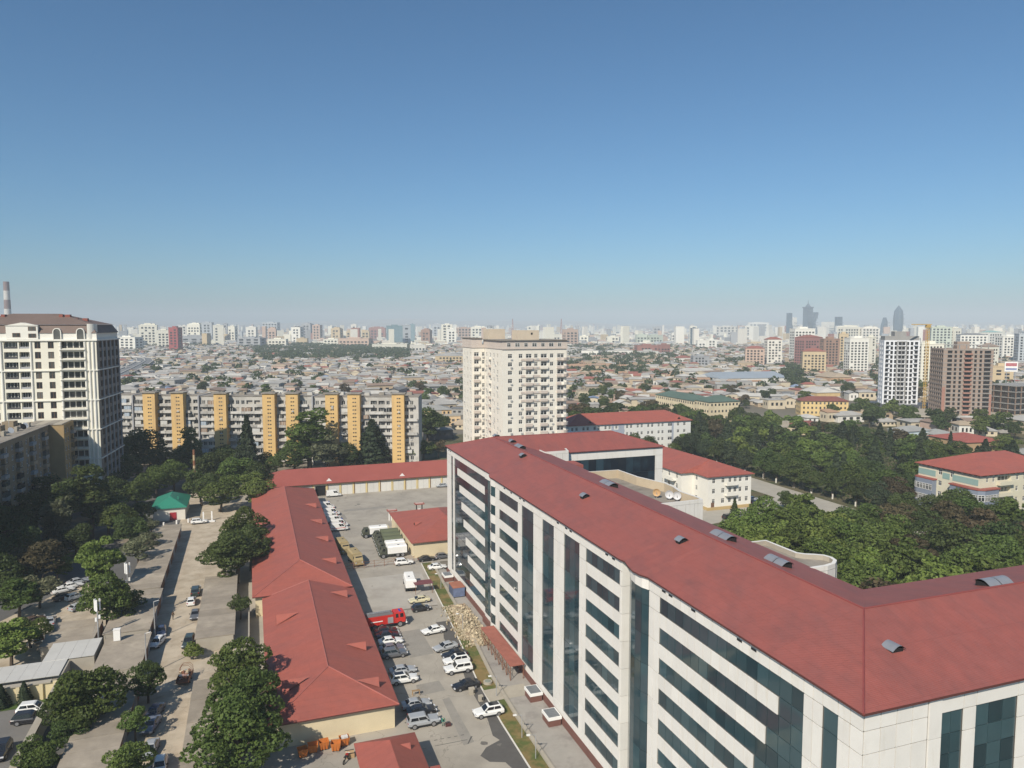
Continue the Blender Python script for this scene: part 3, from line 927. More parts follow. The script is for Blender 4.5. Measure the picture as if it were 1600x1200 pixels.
# flat-roofed lock-up garages either side of the alley
def lockups(rows, name, labels, group):
    for i, (a0, a1, b0, b1, h) in enumerate(rows):
        r = campus(name, labels[i], 'garage', group)
        MB().box(a0, a1, b0, b1, 0, h).build('wall', mConc, r)
        n = max(2, round((b1 - b0) / 3.4))
        for k in range(n):                          # one roof slab per lock-up, felt laid unevenly
            s, t = b0 + (b1 - b0) * k / n, b0 + (b1 - b0) * (k + 1) / n
            piece('roof_slab', mFelt, (a0 + a1) / 2, (s + t) / 2, h + .08 + rnd.uniform(0, .10), a1 - a0 + .5, t - s - .03, .16, r)
            piece('garage_door', mRust if k % 3 else mGrey, (a1 + .02 if a1 < -58 else a0 - .02), (s + t) / 2, 1.05, .06, 2.5, 2.1, r)
mFelt = M('worn_felt', (0.29, 0.25, 0.20), 0.95, 0.2, 0.35, rndv=0.12, c2=(0.38, 0.33, 0.26), c2s=0.2, c2t=(0.5, 0.7))
lockups([(-69.5, -63, 132.5, 187, 2.5), (-69.8, -62.3, 108.5, 131.3, 2.6), (-68.8, -61.8, 92, 107, 2.5), (-67.6, -61.2, 40, 88, 2.5)], 'lockup_garage',
        ['row of flat felt-roofed lock-up garages reaching the green-roofed hut', 'flat-roofed lock-up garages behind the antenna masts', 'flat-roofed lock-up garages with the white cabinet on top', 'flat-roofed lock-up garages below the big walnut tree'], 'lock-up garages along the alley')
lockups([(-53.6, -47.2, 101, 136, 2.5), (-52.6, -46.6, 40, 84, 2.4)], 'lockup_garage', ['grey flat-roofed lock-ups between the alley and the two dense trees', 'grey flat-roofed lock-ups beside the lowest dense trees'], 'lock-up garages along the alley')
lockups([(-79.5, -71.5, 106.5, 118, 2.4)], 'lockup_garage', ['dark felt-roofed lock-ups just behind the pale metal roof'], 'lock-up garages along the alley')
# pale metal shed roof and the walled parking court
shed = campus('metal_shed', 'L-shaped shed with a pale metal sheet roof', 'shed')
mPale = M('pale_metal_roof', (0.50, 0.49, 0.46), 0.5, 0.08, 0.4)
MB().box(-96, -73.2, 93.0, 98.4, 0, 2.9).box(-77.2, -69.6, 98.6, 106, 0, 2.9).build('wall', mConc, shed)
for k in range(12):
    piece('roof_sheet', mPale, -95.4 + k * 1.9, 95.6, 3.05, 1.87, 6.3, .1, shed)
for k in range(4):
    piece('roof_sheet', mPale, -76.4 + k * 1.95, 102.4, 3.12, 1.92, 7.6, .1, shed)
cw = campus('court_wall', 'cream wall with arched recesses and a flat coping round the parking court', 'wall')
mCourt = M('court_plaster', (0.62, 0.53, 0.33), 0.85, 0.06)
MB().box(-100, -73.5, 91.2, 91.7, 0, 2.6).box(-73.4, -72.9, 55, 91.7, 0, 2.6).build('wall', mCourt, cw)
for k in range(8): piece('coping', mConc, -98.4 + k * 3.2, 91.45, 2.72, 3.15, 1.0, .2, cw)
for k in range(10): piece('coping', mConc, -73.15, 57 + k * 3.5, 2.74, 1.0, 3.45, .2, cw)
for k in range(8): piece('pier', mCourt, -98.2 + k * 3.2, 91.05, 1.3, .5, .3, 2.6, cw)
sheet('court_lawn', [(-100, 89), (-74, 89), (-74, 91), (-100, 91)], 0.03, M('lawn', (0.06, 0.10, 0.02), 0.95, 0.3, 1.0))
# green-roofed hut
hut = campus('hut', 'white hut with a green hipped roof and red door at the alley end', 'hut')
MB().box(-72.2, -63.2, 203, 219, 0, 4.0).build('wall', mWhiteP, hut)
mb = MB()
mGreenR = M('green_roof_metal', (0.03, 0.20, 0.135), 0.45, 0.08, 0.2, wave=('X', 1.6), bump=.2)
hip(mb, -72.2, -63.2, 203, 219, 4.0, 2.6, .6)
mb.build('roof', mGreenR, hut)
piece('door', M('red_door', (0.36, 0.03, 0.04), 0.5), -66.6, 202.95, 1.25, 1.9, .08, 2.4, hut)
piece('chimney', mGreenR, -65.5, 208, 5.6, .5, .5, 1.2, hut)
for i, (a, b, lab) in enumerate(((-68.6, 196.5, 'white bollard standing nearest the hut corner'), (-65.2, 198, 'white bollard standing before the red hut door'), (-62.0, 198.6, 'white bollard standing nearest the white car'))):
    p = W(a, b)
    MB().cyl(p.x, p.y, 0, 1.1, .28, .25).cyl(p.x, p.y, 1.1, 1.2, .3, .16).build('bollard', mWhite, None, lab, 'bollard', 'bollards by the hut')
gp = campus('gate_posts', 'white gate frame at the end of the alley', 'gate')
for a in (-57.8, -55.4): piece('post', mWhite, a, 199, 1.4, .4, .4, 2.8, gp)
piece('threshold', mWhite, -56.6, 197.4, .15, 4.2, 1.2, .3, gp)
ch = G(305, 768)
cb = MB()
for k in range(8): cb.cyl(ch.x, ch.y, 0 + k * 1.9, 1.9 + k * 1.9, .55 - k * .02, .53 - k * .02, 10, k % 2)
cb.build('stove_pipe_chimney', [M('pipe_cream', (0.42, 0.33, 0.2), 0.8, 0.2, 1.0), mRust], None, 'tall thin rusty cream pipe chimney among the trees behind the hut', 'chimney')
# antenna masts on the garage roofs
def mast(a, b, h, z, label, lean):
    p = W(a, b)
    r = empty('antenna_mast', (p.x, p.y, z), A0, label, 'antenna mast', 'antenna masts on the garages')
    MB().cyl(0, 0, 0, h, .13, .10, 8).build('pole', mSteel, r)
    for k in range(3):
        t = 2.1 * k + .4
        dx, dy = .45 * math.cos(t), .45 * math.sin(t)
        MB().obox(dx, dy, h - 1.9, h + .2, .34, .2, t + math.pi / 2).build('panel_antenna', mWhite, r)
        MB().tube((0, 0, h - .6), (dx, dy, h - .6), .04).build('bracket', mSteel, r)
    for k in range(2): MB().obox(.3 * (1 if k else -1), .1, h - 4.0 + k * .5, h - 3.3 + k * .5, .3, .25, 0).build('radio_unit', mWhite, r)
    for k in range(3):
        t = 2.1 * k + .2
        MB().tube((0, 0, h * .66), (3.2 * math.cos(t), 3.2 * math.sin(t), .05), .025, k=4).build('guy_wire', mSteel, r)
mast(-70.6, 108.2, 9.5, 0, 'antenna mast with three white panels standing beside the white cabinet', 0)
mast(-67.2, 120, 9.5, 2.75, 'antenna mast farther up the alley, rising from the garage roof', 0)
p = W(-67.0, 105.0)
MB().box(-.55, .55, -.4, .4, 0, 2.0).box(-.6, .6, -.45, .45, 2.0, 2.1).build('equipment_cabinet', mWhite, None, 'white equipment cabinet on the garage roof by the mast', 'cabinet', loc=(p.x, p.y, 2.78), rz=A0)
# utility pole beside the alley
for i, (a, b) in enumerate(((-61.4, 110.0), (-61.0, 94.5))):
    p = W(a, b)
    r = empty('utility_pole', (p.x, p.y, 0), A0, ['thin steel pole by the lock-ups casting a long shadow over the alley', 'thin steel pole rising beside the dark tree at the alley edge'][i], 'pole', 'poles along the alley')
    MB().cyl(0, 0, 0, 7.5, .11, .08, 8).build('shaft', mSteel, r)
    MB().tube((0, 0, 7.4), (.9, 0, 7.6), .04).build('arm', mSteel, r)

# ------------------------------------------------------------------ yard furniture
# rubble heap
rb_ = random.Random(3)
mStoneB = M('rubble_stone', (0.50, 0.42, 0.29), 0.9, 0.2, 2.0, rndv=0.3, c2=(0.36, 0.26, 0.18), c2s=0.7)
def stone_mesh(seed):
    r = random.Random(seed)
    mb = MB()
    v = []
    for z in (0, .8):
        for k in range(5):
            t = 2 * math.pi * k / 5 + r.uniform(-.3, .3)
            v.append((r.uniform(.4, .6) * math.cos(t), r.uniform(.35, .5) * math.sin(t), z + r.uniform(-.15, .15)))
    mb.v = v
    for k in range(5): mb.f.append((k, (k + 1) % 5, 5 + (k + 1) % 5, 5 + k))
    mb.f.append((5, 6, 7, 8, 9)); mb.m = [0] * 6
    return mb
heap = campus('rubble_heap', 'heap of pale broken stone blocks tipped on the verge and walkway', 'rubble')
MB().prism([(-4.6, 86.5), (-1.0, 87.5), (-.7, 94), (-.8, 100), (-1.2, 107), (-3.6, 106), (-5.2, 97)], 0, .25).build('dust_bed', M('rubble_dust', (0.42, 0.36, 0.26), 0.95, 0.2, 1.0), heap)
stones = [stone_mesh(k).mesh('stone_%d' % k, mStoneB) for k in range(5)]
spots = []
for k in range(420):
    t = rb_.random()
    b = 86.5 + 20 * t
    a = -2.9 + rb_.gauss(0, 1.15) - (0.8 if 90 < b < 96 else 0)
    if a > -.7: continue
    hgt = max(0, 1.15 * math.exp(-((a + 2.9) / 1.5) ** 2) * (1 - abs(t - .5) * 1.3))
    spots.append((a, b, .2 + hgt * rb_.random()))
for (a, b, z) in spots[:290]:
    s = rb_.uniform(.22, .55)
    o_ = link('stone', rb_.choice(stones), heap, loc=(a, b, z), sc=(s, s * rb_.uniform(.7, 1.2), s * .7))
    o_.rotation_euler = (rb_.uniform(-.5, .5), rb_.uniform(-.5, .5), rb_.uniform(0, 6))
sm = MB()
for k in range(1500):
    b = 86 + 21 * rb_.random()
    a = -3.0 + rb_.gauss(0, 1.5) - (0.8 if 90 < b < 96 else 0)
    if a > -.5 or a < -7.2: continue
    s = rb_.uniform(.05, .16)
    z = .25 + max(0, .9 * math.exp(-((a + 2.9) / 1.5) ** 2) * (1 - abs((b - 96.5) / 11) * .9)) * rb_.random()
    sm.obox(a, b, z - s, z + s, s * 2, s * 1.6, rb_.uniform(0, 3))
sm.build('small_stones', mStoneB, heap, kind='stuff')
# rusty-roofed mesh canopy by the front door
can = campus('entrance_canopy', 'long rusty-roofed steel mesh canopy against the office front', 'canopy')
MB().box(-3.0, -.4, 71.5, 88.4, 2.62, 2.75).build('roof', M('rust_red_sheet', (0.30, 0.11, 0.08), 0.8, 0.2, 1.0), can)
for k in range(9):
    b = 71.7 + k * 2.05
    for a in (-2.9, -.6): piece('post', mRust, a, b, 1.36, .09, .09, 2.5, can)
    if k < 8:
        MB().tube((-2.9, b, .2), (-2.9, b + 2.05, 2.5), .035, k=4).tube((-2.9, b, 2.5), (-2.9, b + 2.05, .2), .035, k=4).build('brace', mRust, can)
piece('rail', mRust, -2.9, 80, 1.3, .06, 16.6, .06, can)
# rusty and blue skip box near the far corner
p = W(-1.0, 113.0)
r = empty('waste_container', (p.x, p.y, .12), A0, 'blue steel container with rusty top by the office wall', 'container')
MB().box(-1.3, 1.3, -1.8, 1.8, .2, 2.2).build('body', M('faded_blue', (0.12, 0.15, 0.24), 0.7, 0.25, 1.0), r)
MB().prism([(-1.35, -1.85), (1.35, -1.85), (1.35, 1.85), (-1.35, 1.85)], 2.2, 2.4).build('lid', M('rust_top', (0.34, 0.14, 0.09), 0.8, 0.2), r)
for k in range(5): piece('rib', mBlackM, -1.33, -1.6 + k * .8, 1.2, .06, .1, 1.9, r)
# lamp posts on the verge
for i, b in enumerate((49.5, 55.0, 67.5, 94.0, 118)):
    ka = np.interp(b, [q[1] for q in kerb_line], [q[0] for q in kerb_line]) + 1.6
    p = W(float(ka), b)
    r = empty('lamp_post', (p.x, p.y, .1), A0, ['lamp post standing lowest on the grass verge', 'lamp post on the verge below the white crossover car', 'lamp post beside the slab across the verge', 'lamp post standing by the rubble heap', 'lamp post at the far end of the verge'][i], 'lamp post', 'lamp posts along the verge')
    MB().cyl(0, 0, 0, 3.4, .07, .05, 6).build('pole', mSteel, r)
    MB().tube((0, 0, 3.35), (-1.0, 0, 3.6), .04).build('arm', mSteel, r)
    MB().box(-1.35, -.85, -.14, .14, 3.52, 3.64).build('lamp_head', mWhite, r)
for i, (b, da) in enumerate(((44.6, 1.5), (72.2, 1.5))):
    ka = float(np.interp(b, [q[1] for q in kerb_line], [q[0] for q in kerb_line])) + da
    p = W(ka, b)
    r = empty('manhole', (p.x, p.y, .1), 0, ['round concrete manhole at the lower end of the verge', 'round concrete manhole on the verge behind the black car'][i], 'manhole', 'manholes on the verge')
    MB().cyl(0, 0, 0, .35, .75, .75, 16).build('ring', mConc, r)
    MB().cyl(0, 0, .352, .42, .5, .48, 14).build('cover', M('manhole_cover', (0.22, 0.24, 0.2), 0.8), r)
# concrete blocks on the yard
for i, (px, py, w_, d_, h_) in enumerate(((737, 1084, .9, .7, 1.0), (751, 1095, .7, .6, .9))):
    p = G(px, py)
    r = empty('concrete_block', (p.x, p.y, 0), A0, ['hollow concrete block standing behind the black sedan', 'pale concrete block standing next to the hollow one'][i], 'block', 'blocks on the yard')
    MB().box(-w_ / 2, w_ / 2, -d_ / 2, d_ / 2, 0, h_).build('body', mConc, r)
    piece('hollow', mDark, w_ / 2 - .14, -d_ / 2 + .012, h_ * .5, .2, .05, h_ * .6, r)
p = G(650, 1086)
r = empty('folding_table', (p.x, p.y, 0), A0, 'little wooden bench frame standing on the open yard', 'bench')
piece('top', mWood, 0, 0, .78, 1.3, .5, .06, r)
for k in (-.55, .55):
    for j in (-.2, .2): piece('leg', mWood, k, j, .375, .07, .07, .75, r)
# orange dumpsters
mOr = M('orange_steel', (0.50, 0.16, 0.035), 0.6, 0.2, 1.2, rndv=0.1)
for i, (px, py, lab) in enumerate(((473, 1182, 'orange dumpster farthest from the gatehouse, under the tree'), (489, 1175, 'second orange dumpster from the tree'), (506, 1170, 'middle orange dumpster of the five'), (525, 1172, 'open wide orange dumpster turned towards the yard'), (538, 1164, 'orange dumpster nearest the gatehouse, filled with rubbish'))):
    p = G(px, py)
    r = empty('dumpster', (p.x, p.y, 0), A0 + rnd.uniform(-.2, .2), lab, 'dumpster', 'orange dumpsters by the cream wall')
    mb = MB()
    b0, b1 = [(-.5, -.45), (.5, -.45), (.5, .45), (-.5, .45)], [(-.7, -.6), (.7, -.6), (.7, .6), (-.7, .6)]
    for k in range(4):
        j = (k + 1) % 4
        mb.poly([(*b0[k], .15), (*b0[j], .15), (*b1[j], 1.25), (*b1[k], 1.25)])
        mb.poly([(b1[k][0] * .95, b1[k][1] * .95, 1.25), (b1[j][0] * .95, b1[j][1] * .95, 1.25), (b0[j][0] * .9, b0[j][1] * .9, .3), (b0[k][0] * .9, b0[k][1] * .9, .3)])
        mb.poly([(*b1[k], 1.25), (*b1[j], 1.25), (b1[j][0] * .95, b1[j][1] * .95, 1.25), (b1[k][0] * .95, b1[k][1] * .95, 1.25)])
    mb.poly([(-.45, -.4, .3), (.45, -.4, .3), (.45, .4, .3), (-.45, .4, .3)])
    mb.build('bin', mOr, r)
    for sx in (-.4, .4):
        for sy in (-.35, .35): piece('wheel', mBlackM, sx, sy, .08, .12, .1, .16, r)
    for k in range(3): piece('rib', mOr, -.4 + .4 * k, -.56, .7, .06, .1, 1.0, r)
    if i == 4: piece('rubbish', M('white_bags', (0.6, 0.58, 0.55), 0.6, 0.3, 3), .05, 0, 1.2, .9, .7, .3, r)
# fuel pumps under little red canopies behind the store
for i, (a, b) in enumerate(((-3.2, 180.5), (6.5, 186.0))):
    p = W(a, b)
    r = empty('fuel_pump', (p.x, p.y, 0), A0, ['fuel pump under a small red canopy, the one nearer the vans', 'fuel pump under a small red canopy, the one nearer the office block'][i], 'fuel pump', 'fuel pumps behind the store')
    MB().box(-1.5, 1.5, -1.0, 1.0, 3.0, 3.3).build('canopy', mRoof2, r)
    MB().box(-1.2, 1.2, -.7, .7, 3.302, 3.36).build('canopy_top', M('canopy_pale', (0.5, 0.36, 0.32), 0.7), r)
    for k in (-.9, .9): piece('post', mBlackM if i else mWhite, k, 0, 1.5, .3, .3, 3.0, r)
    piece('dispenser', mWhite, 0, 0, .75, .7, .5, 1.5, r)
# mesh fence across the yard
fen = campus('yard_fence', 'low rusty steel mesh fence with gate across the yard before the lorries', 'fence')
for k in range(8): piece('post', mRust, -22.8 + k * 2.5, 138.2, .9, .1, .1, 1.8, fen)
for k in range(7):
    for z in (.35, 1.0, 1.65): piece('rail', mRust, -21.55 + k * 2.5, 138.2, z, 2.4, .04, .05, fen)
    MB().tube((-22.8 + k * 2.5, 138.2, .35), (-20.3 + k * 2.5, 138.2, 1.65), .025, k=4).build('brace', mRust, fen)
# maroon awning table by the white lorry
p = G(661, 925)
r = empty('awning_shelter', (p.x, p.y, 0), A0, 'maroon flat awning on thin posts behind the white lorry', 'awning')
MB().box(-2.1, 2.1, -1.3, 1.3, 2.2, 2.32).build('roof', M('maroon_sheet', (0.16, 0.055, 0.06), 0.7, 0.1), r)
for sx in (-1.9, 1.9):
    for sy in (-1.1, 1.1): piece('post', mRust, sx, sy, 1.1, .08, .08, 2.2, r)
# ------------------------------------------------------------------ vehicles
mTyre = M('tyre_rubber', (0.018, 0.018, 0.019), 0.8, 0.1)
mRim = M('alloy_rim', (0.34, 0.34, 0.35), 0.35, 0.05, metal=0.6)
mCarG = M('car_glass', (0.012, 0.014, 0.017), 0.06, 0.0, spec=0.6)
mLampW = M('headlight_glass', (0.55, 0.56, 0.58), 0.15, 0.0)
mLampR = M('tail_light', (0.30, 0.012, 0.012), 0.2, 0.0)
PAINT = {'white': (0.72, 0.72, 0.70), 'black': (0.014, 0.014, 0.017), 'silver': (0.33, 0.345, 0.36), 'grey': (0.105, 0.11, 0.12), 'mauve': (0.155, 0.125, 0.135), 'cream': (0.55, 0.50, 0.33), 'blue': (0.035, 0.045, 0.085), 'green': (0.035, 0.05, 0.045), 'brown': (0.10, 0.07, 0.055), 'bluegrey': (0.16, 0.19, 0.26)}
def paint(c):
    m = M('paint_' + c, PAINT[c], 0.28, 0.03, 0.5, spec=0.5)
    m.node_tree.nodes['Principled BSDF'].inputs['Coat Weight'].default_value = 0.5
    m.node_tree.nodes['Principled BSDF'].inputs['Coat Roughness'].default_value = 0.08
    return m
def wheel_mesh(r, w):
    mb = MB()
    k = 14
    def ring(rr, y): return [(rr * math.cos(2 * math.pi * i / k), y, r + rr * math.sin(2 * math.pi * i / k)) for i in range(k)]
    a, b, c, d = ring(r, -w / 2), ring(r, w / 2), ring(r * .66, w / 2 + .01), ring(r * .66, -w / 2 - .01)
    for i in range(k):
        j = (i + 1) % k
        mb.poly([a[i], a[j], b[j], b[i]][::-1], 0)
        mb.poly([b[i], b[j], c[j], c[i]][::-1], 0)
        mb.poly([d[i], d[j], a[j], a[i]][::-1], 0)
    mb.poly(c[::-1], 1); mb.poly(d, 1)
    return mb.mesh('wheel_mesh', [mTyre, mRim])
WHEEL = {}
def car_meshes(kind):
    """body lofted from stations, glass panels on the cabin, lamps"""
    S = {
      'sedan': dict(L=4.6, W=1.80, st=[(-2.3, .42, .70, .70), (-2.22, .25, .90, .84), (-1.75, .22, .98, .90), (-.9, .20, .96, .90), (.75, .20, .93, .90), (1.5, .22, .86, .89), (2.05, .24, .76, .86), (2.26, .30, .62, .74), (2.3, .38, .52, .66)],
                    cab=(-1.75, 1.05, -1.05, .30, 1.43, .80, .60), r=.32, wx=1.36),
      'suv': dict(L=4.7, W=1.88, st=[(-2.35, .48, .80, .78), (-2.3, .32, 1.04, .90), (-1.8, .28, 1.08, .94), (-.9, .26, 1.06, .94), (.7, .26, 1.04, .94), (1.4, .28, 1.00, .93), (2.05, .32, .92, .90), (2.3, .38, .78, .82), (2.36, .45, .62, .74)],
                  cab=(-2.28, 1.05, -1.85, .25, 1.70, .86, .68), r=.38, wx=1.42),
      'jeep': dict(L=4.85, W=1.90, st=[(-2.42, .55, 1.0, .84), (-2.38, .42, 1.14, .92), (-1.8, .40, 1.16, .95), (-.9, .38, 1.16, .95), (.75, .38, 1.16, .95), (1.4, .40, 1.12, .94), (2.2, .42, 1.06, .92), (2.38, .46, .92, .86), (2.42, .5, .75, .8)],
                   cab=(-2.34, .95, -2.12, .38, 1.86, .88, .76), r=.42, wx=1.45),
      'hatch': dict(L=4.1, W=1.72, st=[(-2.05, .42, .80, .74), (-2.0, .26, .98, .84), (-1.5, .22, 1.0, .86), (0, .20, .96, .86), (.9, .22, .92, .85), (1.6, .24, .82, .82), (1.98, .30, .66, .74), (2.05, .38, .54, .64)],
                    cab=(-1.98, 1.0, -1.45, .25, 1.48, .78, .60), r=.31, wx=1.25),
      'van': dict(L=5.2, W=1.98, st=[(-2.6, .5, 1.3, .90), (-2.55, .34, 1.36, .97), (-1.5, .30, 1.36, .99), (0, .30, 1.36, .99), (1.2, .30, 1.30, .99), (1.9, .34, 1.14, .96), (2.45, .38, .98, .90), (2.6, .46, .72, .82)],
                  cab=(-2.52, 1.95, -2.46, 1.05, 2.35, .96, .88), r=.36, wx=1.6),
    }[kind]
    mb = MB()
    st = S['st']
    rings = []
    for (x, zb, zt, hw) in st:
        rings.append([(x, -hw * .92, zb), (x, -hw, zb + .22 * (zt - zb) + .04), (x, -hw, zb + .72 * (zt - zb)), (x, -hw * .86, zt), (x, 0, zt + .025), (x, hw * .86, zt), (x, hw, zb + .72 * (zt - zb)), (x, hw, zb + .22 * (zt - zb) + .04), (x, hw * .92, zb)])
    for A_, B_ in zip(rings, rings[1:]):
        for i in range(8): mb.poly([A_[i], A_[i + 1], B_[i + 1], B_[i]][::-1])
        mb.poly([A_[8], A_[0], B_[0], B_[8]][::-1])
    mb.poly(rings[0]); mb.poly(rings[-1][::-1])
    x0, x1, r0, r1, zr, wb, wr = S['cab']
    zb = [np.interp(x, [s[0] for s in st], [s[2] for s in st]) - .06 for x in (x0, x1)]
    base = [(x0, -wb, zb[0]), (x1, -wb, zb[1]), (x1, wb, zb[1]), (x0, wb, zb[0])]
    sh = [(r0, -wr - .02, zr - .09), (r1, -wr - .02, zr - .09), (r1, wr + .02, zr - .09), (r0, wr + .02, zr - .09)]
    top = [(r0 + .15, -wr + .1, zr), (r1 - .18, -wr + .1, zr), (r1 - .18, wr - .1, zr), (r0 + .15, wr - .1, zr)]
    for i in range(4):
        j = (i + 1) % 4
        mb.poly([base[i], base[j], sh[j], sh[i]]); mb.poly([sh[i], sh[j], top[j], top[i]])
    mb.poly(top)
    parts = {'body': mb}
    def pane(i, lo, hi, s, t):
        j = (i + 1) % 4
        A_, B_, C_, D_ = [Vector(q) for q in (base[i], base[j], sh[j], sh[i])]
        n = (B_ - A_).cross(D_ - A_).normalized() * .015
        P_ = lambda u, v: (A_ * (1 - u) + B_ * u) * (1 - v) + (D_ * (1 - u) + C_ * u) * v + n
        m_ = MB()
        q = [P_(s, lo), P_(t, lo), P_(t, hi), P_(s, hi)]
        m_.poly(q)
        return m_
    parts['rear_window'] = pane(3, .25, .95, .06, .94)
    parts['windscreen'] = pane(1, .18, .97, .05, .95)
    for nm, i in (('side_window', 0), ('side_window', 2)):
        if kind == 'van':
            sp = ((.62, .78), (.80, .95)) if i == 0 else ((.05, .20), (.22, .38))
        else:
            sp = ((.10, .48), (.52, .93)) if i == 0 else ((.07, .48), (.52, .90))
        for s, t in sp: parts.setdefault('sw', []).append(pane(i, .30, .93, s, t))
    xf, zf, wf = st[-3][0] + .1, st[-3][2] - .16, st[-3][3]
    return S, parts, (xf, zf, wf)
CAR = {}
def car_kit(kind):
    if kind in CAR: return CAR[kind]
    S, parts, lamp = car_meshes(kind)
    kit = {'S': S, 'body': parts['body'].mesh('car_body_' + kind, mCarG, smooth=False)}
    kit['rear_window'] = parts['rear_window'].mesh('rear_window_' + kind, mCarG)
    kit['windscreen'] = parts['windscreen'].mesh('windscreen_' + kind, mCarG)
    kit['sw'] = [p_.mesh('side_window_' + kind, mCarG) for p_ in parts['sw']]
    xf, zf, wf = lamp
    kit['head'] = []
    for sgn in (-1, 1):
        kit['head'].append(MB().box(xf, xf + .2, sgn * (wf - .18) - .2, sgn * (wf - .18) + .2, zf - .02, zf + .12).mesh('headlight_' + kind, mLampW))
    kit['tail'] = [MB().box(S['st'][0][0] - .02, S['st'][0][0] + .1, sgn * (S['st'][1][3] - .2) - .14, sgn * (S['st'][1][3] - .2) + .14, S['st'][0][2] - .1, S['st'][0][2] + .1).mesh('tail_light_' + kind, mLampR) for sgn in (-1, 1)]
    tr = MB()
    for (A_, B_) in zip(S['st'], S['st'][1:]):
        for sgn in (-1, 1):
            q = [(A_[0], sgn * (A_[3] + .012), A_[1] + .03), (B_[0], sgn * (B_[3] + .012), B_[1] + .03), (B_[0], sgn * (B_[3] + .012), B_[1] + .16), (A_[0], sgn * (A_[3] + .012), A_[1] + .16)]
            tr.poly(q if sgn < 0 else q[::-1])
    xe = S['st'][-1][0]
    tr.box(xe - .02, xe + .03, -.5, .5, S['st'][-1][1], S['st'][-1][2])
    kit['trim'] = tr.mesh('trim_' + kind, mBlackM)
    kit['mirror'] = [MB().box(S['cab'][1] - .45, S['cab'][1] - .27, sgn * (S['W'] / 2 + .08) - .1, sgn * (S['W'] / 2 + .08) + .1, S['st'][4][2] + .02, S['st'][4][2] + .16).mesh('mirror_' + kind, mBlackM) for sgn in (-1, 1)]
    kit['wheel'] = wheel_mesh(S['r'], .22)
    CAR[kind] = kit
    return kit
def car(kind, colour, pos, head, label, group=None, roof=None, name=None, z=0.0):
    """pos: world xy; head: heading of the bonnet"""
    k = car_kit(kind)
    S = k['S']
    nm = name or {'sedan': 'sedan', 'suv': 'crossover_car', 'jeep': 'jeep', 'hatch': 'hatchback', 'van': 'van'}[kind]
    r = empty(nm, (pos[0], pos[1], z), head, label, 'van' if kind == 'van' else 'car', group)
    b = link('body', k['body'], r)
    b.material_slots[0].link = 'OBJECT'
    b.material_slots[0].material = paint(colour)
    link('windscreen', k['windscreen'], r); link('rear_window', k['rear_window'], r)
    for s in k['sw']: link('side_window', s, r)
    link('sill_trim', k['trim'], r)
    for h in k['mirror']: link('mirror', h, r)
    for h in k['head']: link('headlight', h, r)
    for h in k['tail']: link('tail_light', h, r)
    for sx in (-1, 1):
        for sy in (-1, 1): link('wheel', k['wheel'], r, loc=(sx * S['wx'], sy * (S['W'] / 2 - .09), 0))
    if roof:
        x0, x1, r0, r1, zr, wb, wr = S['cab']
        MB().box(r0 + .25, r1 - .3, -wr + .16, wr - .16, zr + .002, zr + .02).build('sunroof', mCarG, r)
    return r
TOE = A0                      # bonnet towards the office block
AWAY = A0 + math.pi
YG = 'cars parked along the red-roofed building'
KG = 'cars parked along the kerb'
def ab(px, py): return G(px, py)
# along the kerb
car('suv', 'white', ab(763, 1117), AWAY, 'white crossover with black glass roof parked lowest on the kerb', KG, roof=1)
car('sedan', 'black', ab(728, 1075), AWAY + .1, 'black sedan parked at the kerb below the white jeep', KG)
car('jeep', 'white', ab(716, 1050), AWAY, 'white boxy crossover parked next to the black sedan', KG)
car('suv', 'white', ab(713, 1037), AWAY, 'white car with black roof squeezed behind the white boxy crossover', KG, roof=1)
car('sedan', 'black', ab(710, 1027), AWAY + .05, 'dark sedan between the silver sedan and the black-roofed white car', KG)
car('sedan', 'silver', ab(696, 1015), AWAY + .2, 'silver sedan parked at the kerb beside the stone heap', KG)
car('sedan', 'white', ab(677, 989), AWAY + .12, 'white sedan standing alone at the stone heap', KG)
car('hatch', 'black', ab(658, 954), A0 + .05, 'dark small car next to the old cream sedan', KG)
car('sedan', 'cream', ab(655, 941), AWAY, 'old cream sedan parked behind the maroon awning', KG)
# at the far end
car('suv', 'white', ab(631, 882), TOE, 'white crossover driving out by the mesh fence')
car('sedan', 'black', ab(667, 876), TOE, 'black car parked against the cream store wall')
car('sedan', 'white', ab(683, 889), TOE, 'white sedan coming round the far corner of the office block')
car('hatch', 'grey', ab(693, 872), TOE, 'dark car half hidden behind the far corner of the office block')
car('hatch', 'silver', ab(690, 761), AWAY, 'grey car parked before the white garage doors')
# along the red-roofed building
car('jeep', 'silver', ab(661, 1133), TOE, 'big silver jeep parked lowest beside the cream wall', YG)
car('sedan', 'black', ab(658, 1115), TOE, 'black sedan between the silver jeep and the silver sedan', YG)
car('sedan', 'silver', ab(650, 1105), TOE, 'silver sedan parked next to the black sedan by the cream wall', YG)
car('suv', 'white', ab(631, 1066), TOE, 'white hatch with dark roof parked on its own by the red roof', YG, roof=1)
car('sedan', 'silver', ab(629, 1052), TOE, 'silver sedan parked beside the white dark-roofed car', YG)
car('suv', 'grey', ab(616, 1026), TOE, 'dark grey crossover lowest of the row below the fire engine', YG)
car('sedan', 'mauve', ab(612, 1017), TOE, 'mauve sedan next to the dark grey crossover', YG)
car('sedan', 'white', ab(610, 1006), TOE, 'white sedan third below the fire engine', YG)
car('sedan', 'black', ab(606, 997), TOE, 'black sedan second below the fire engine', YG)
car('sedan', 'black', ab(603, 990), TOE, 'black sedan right below the fire engine', YG)
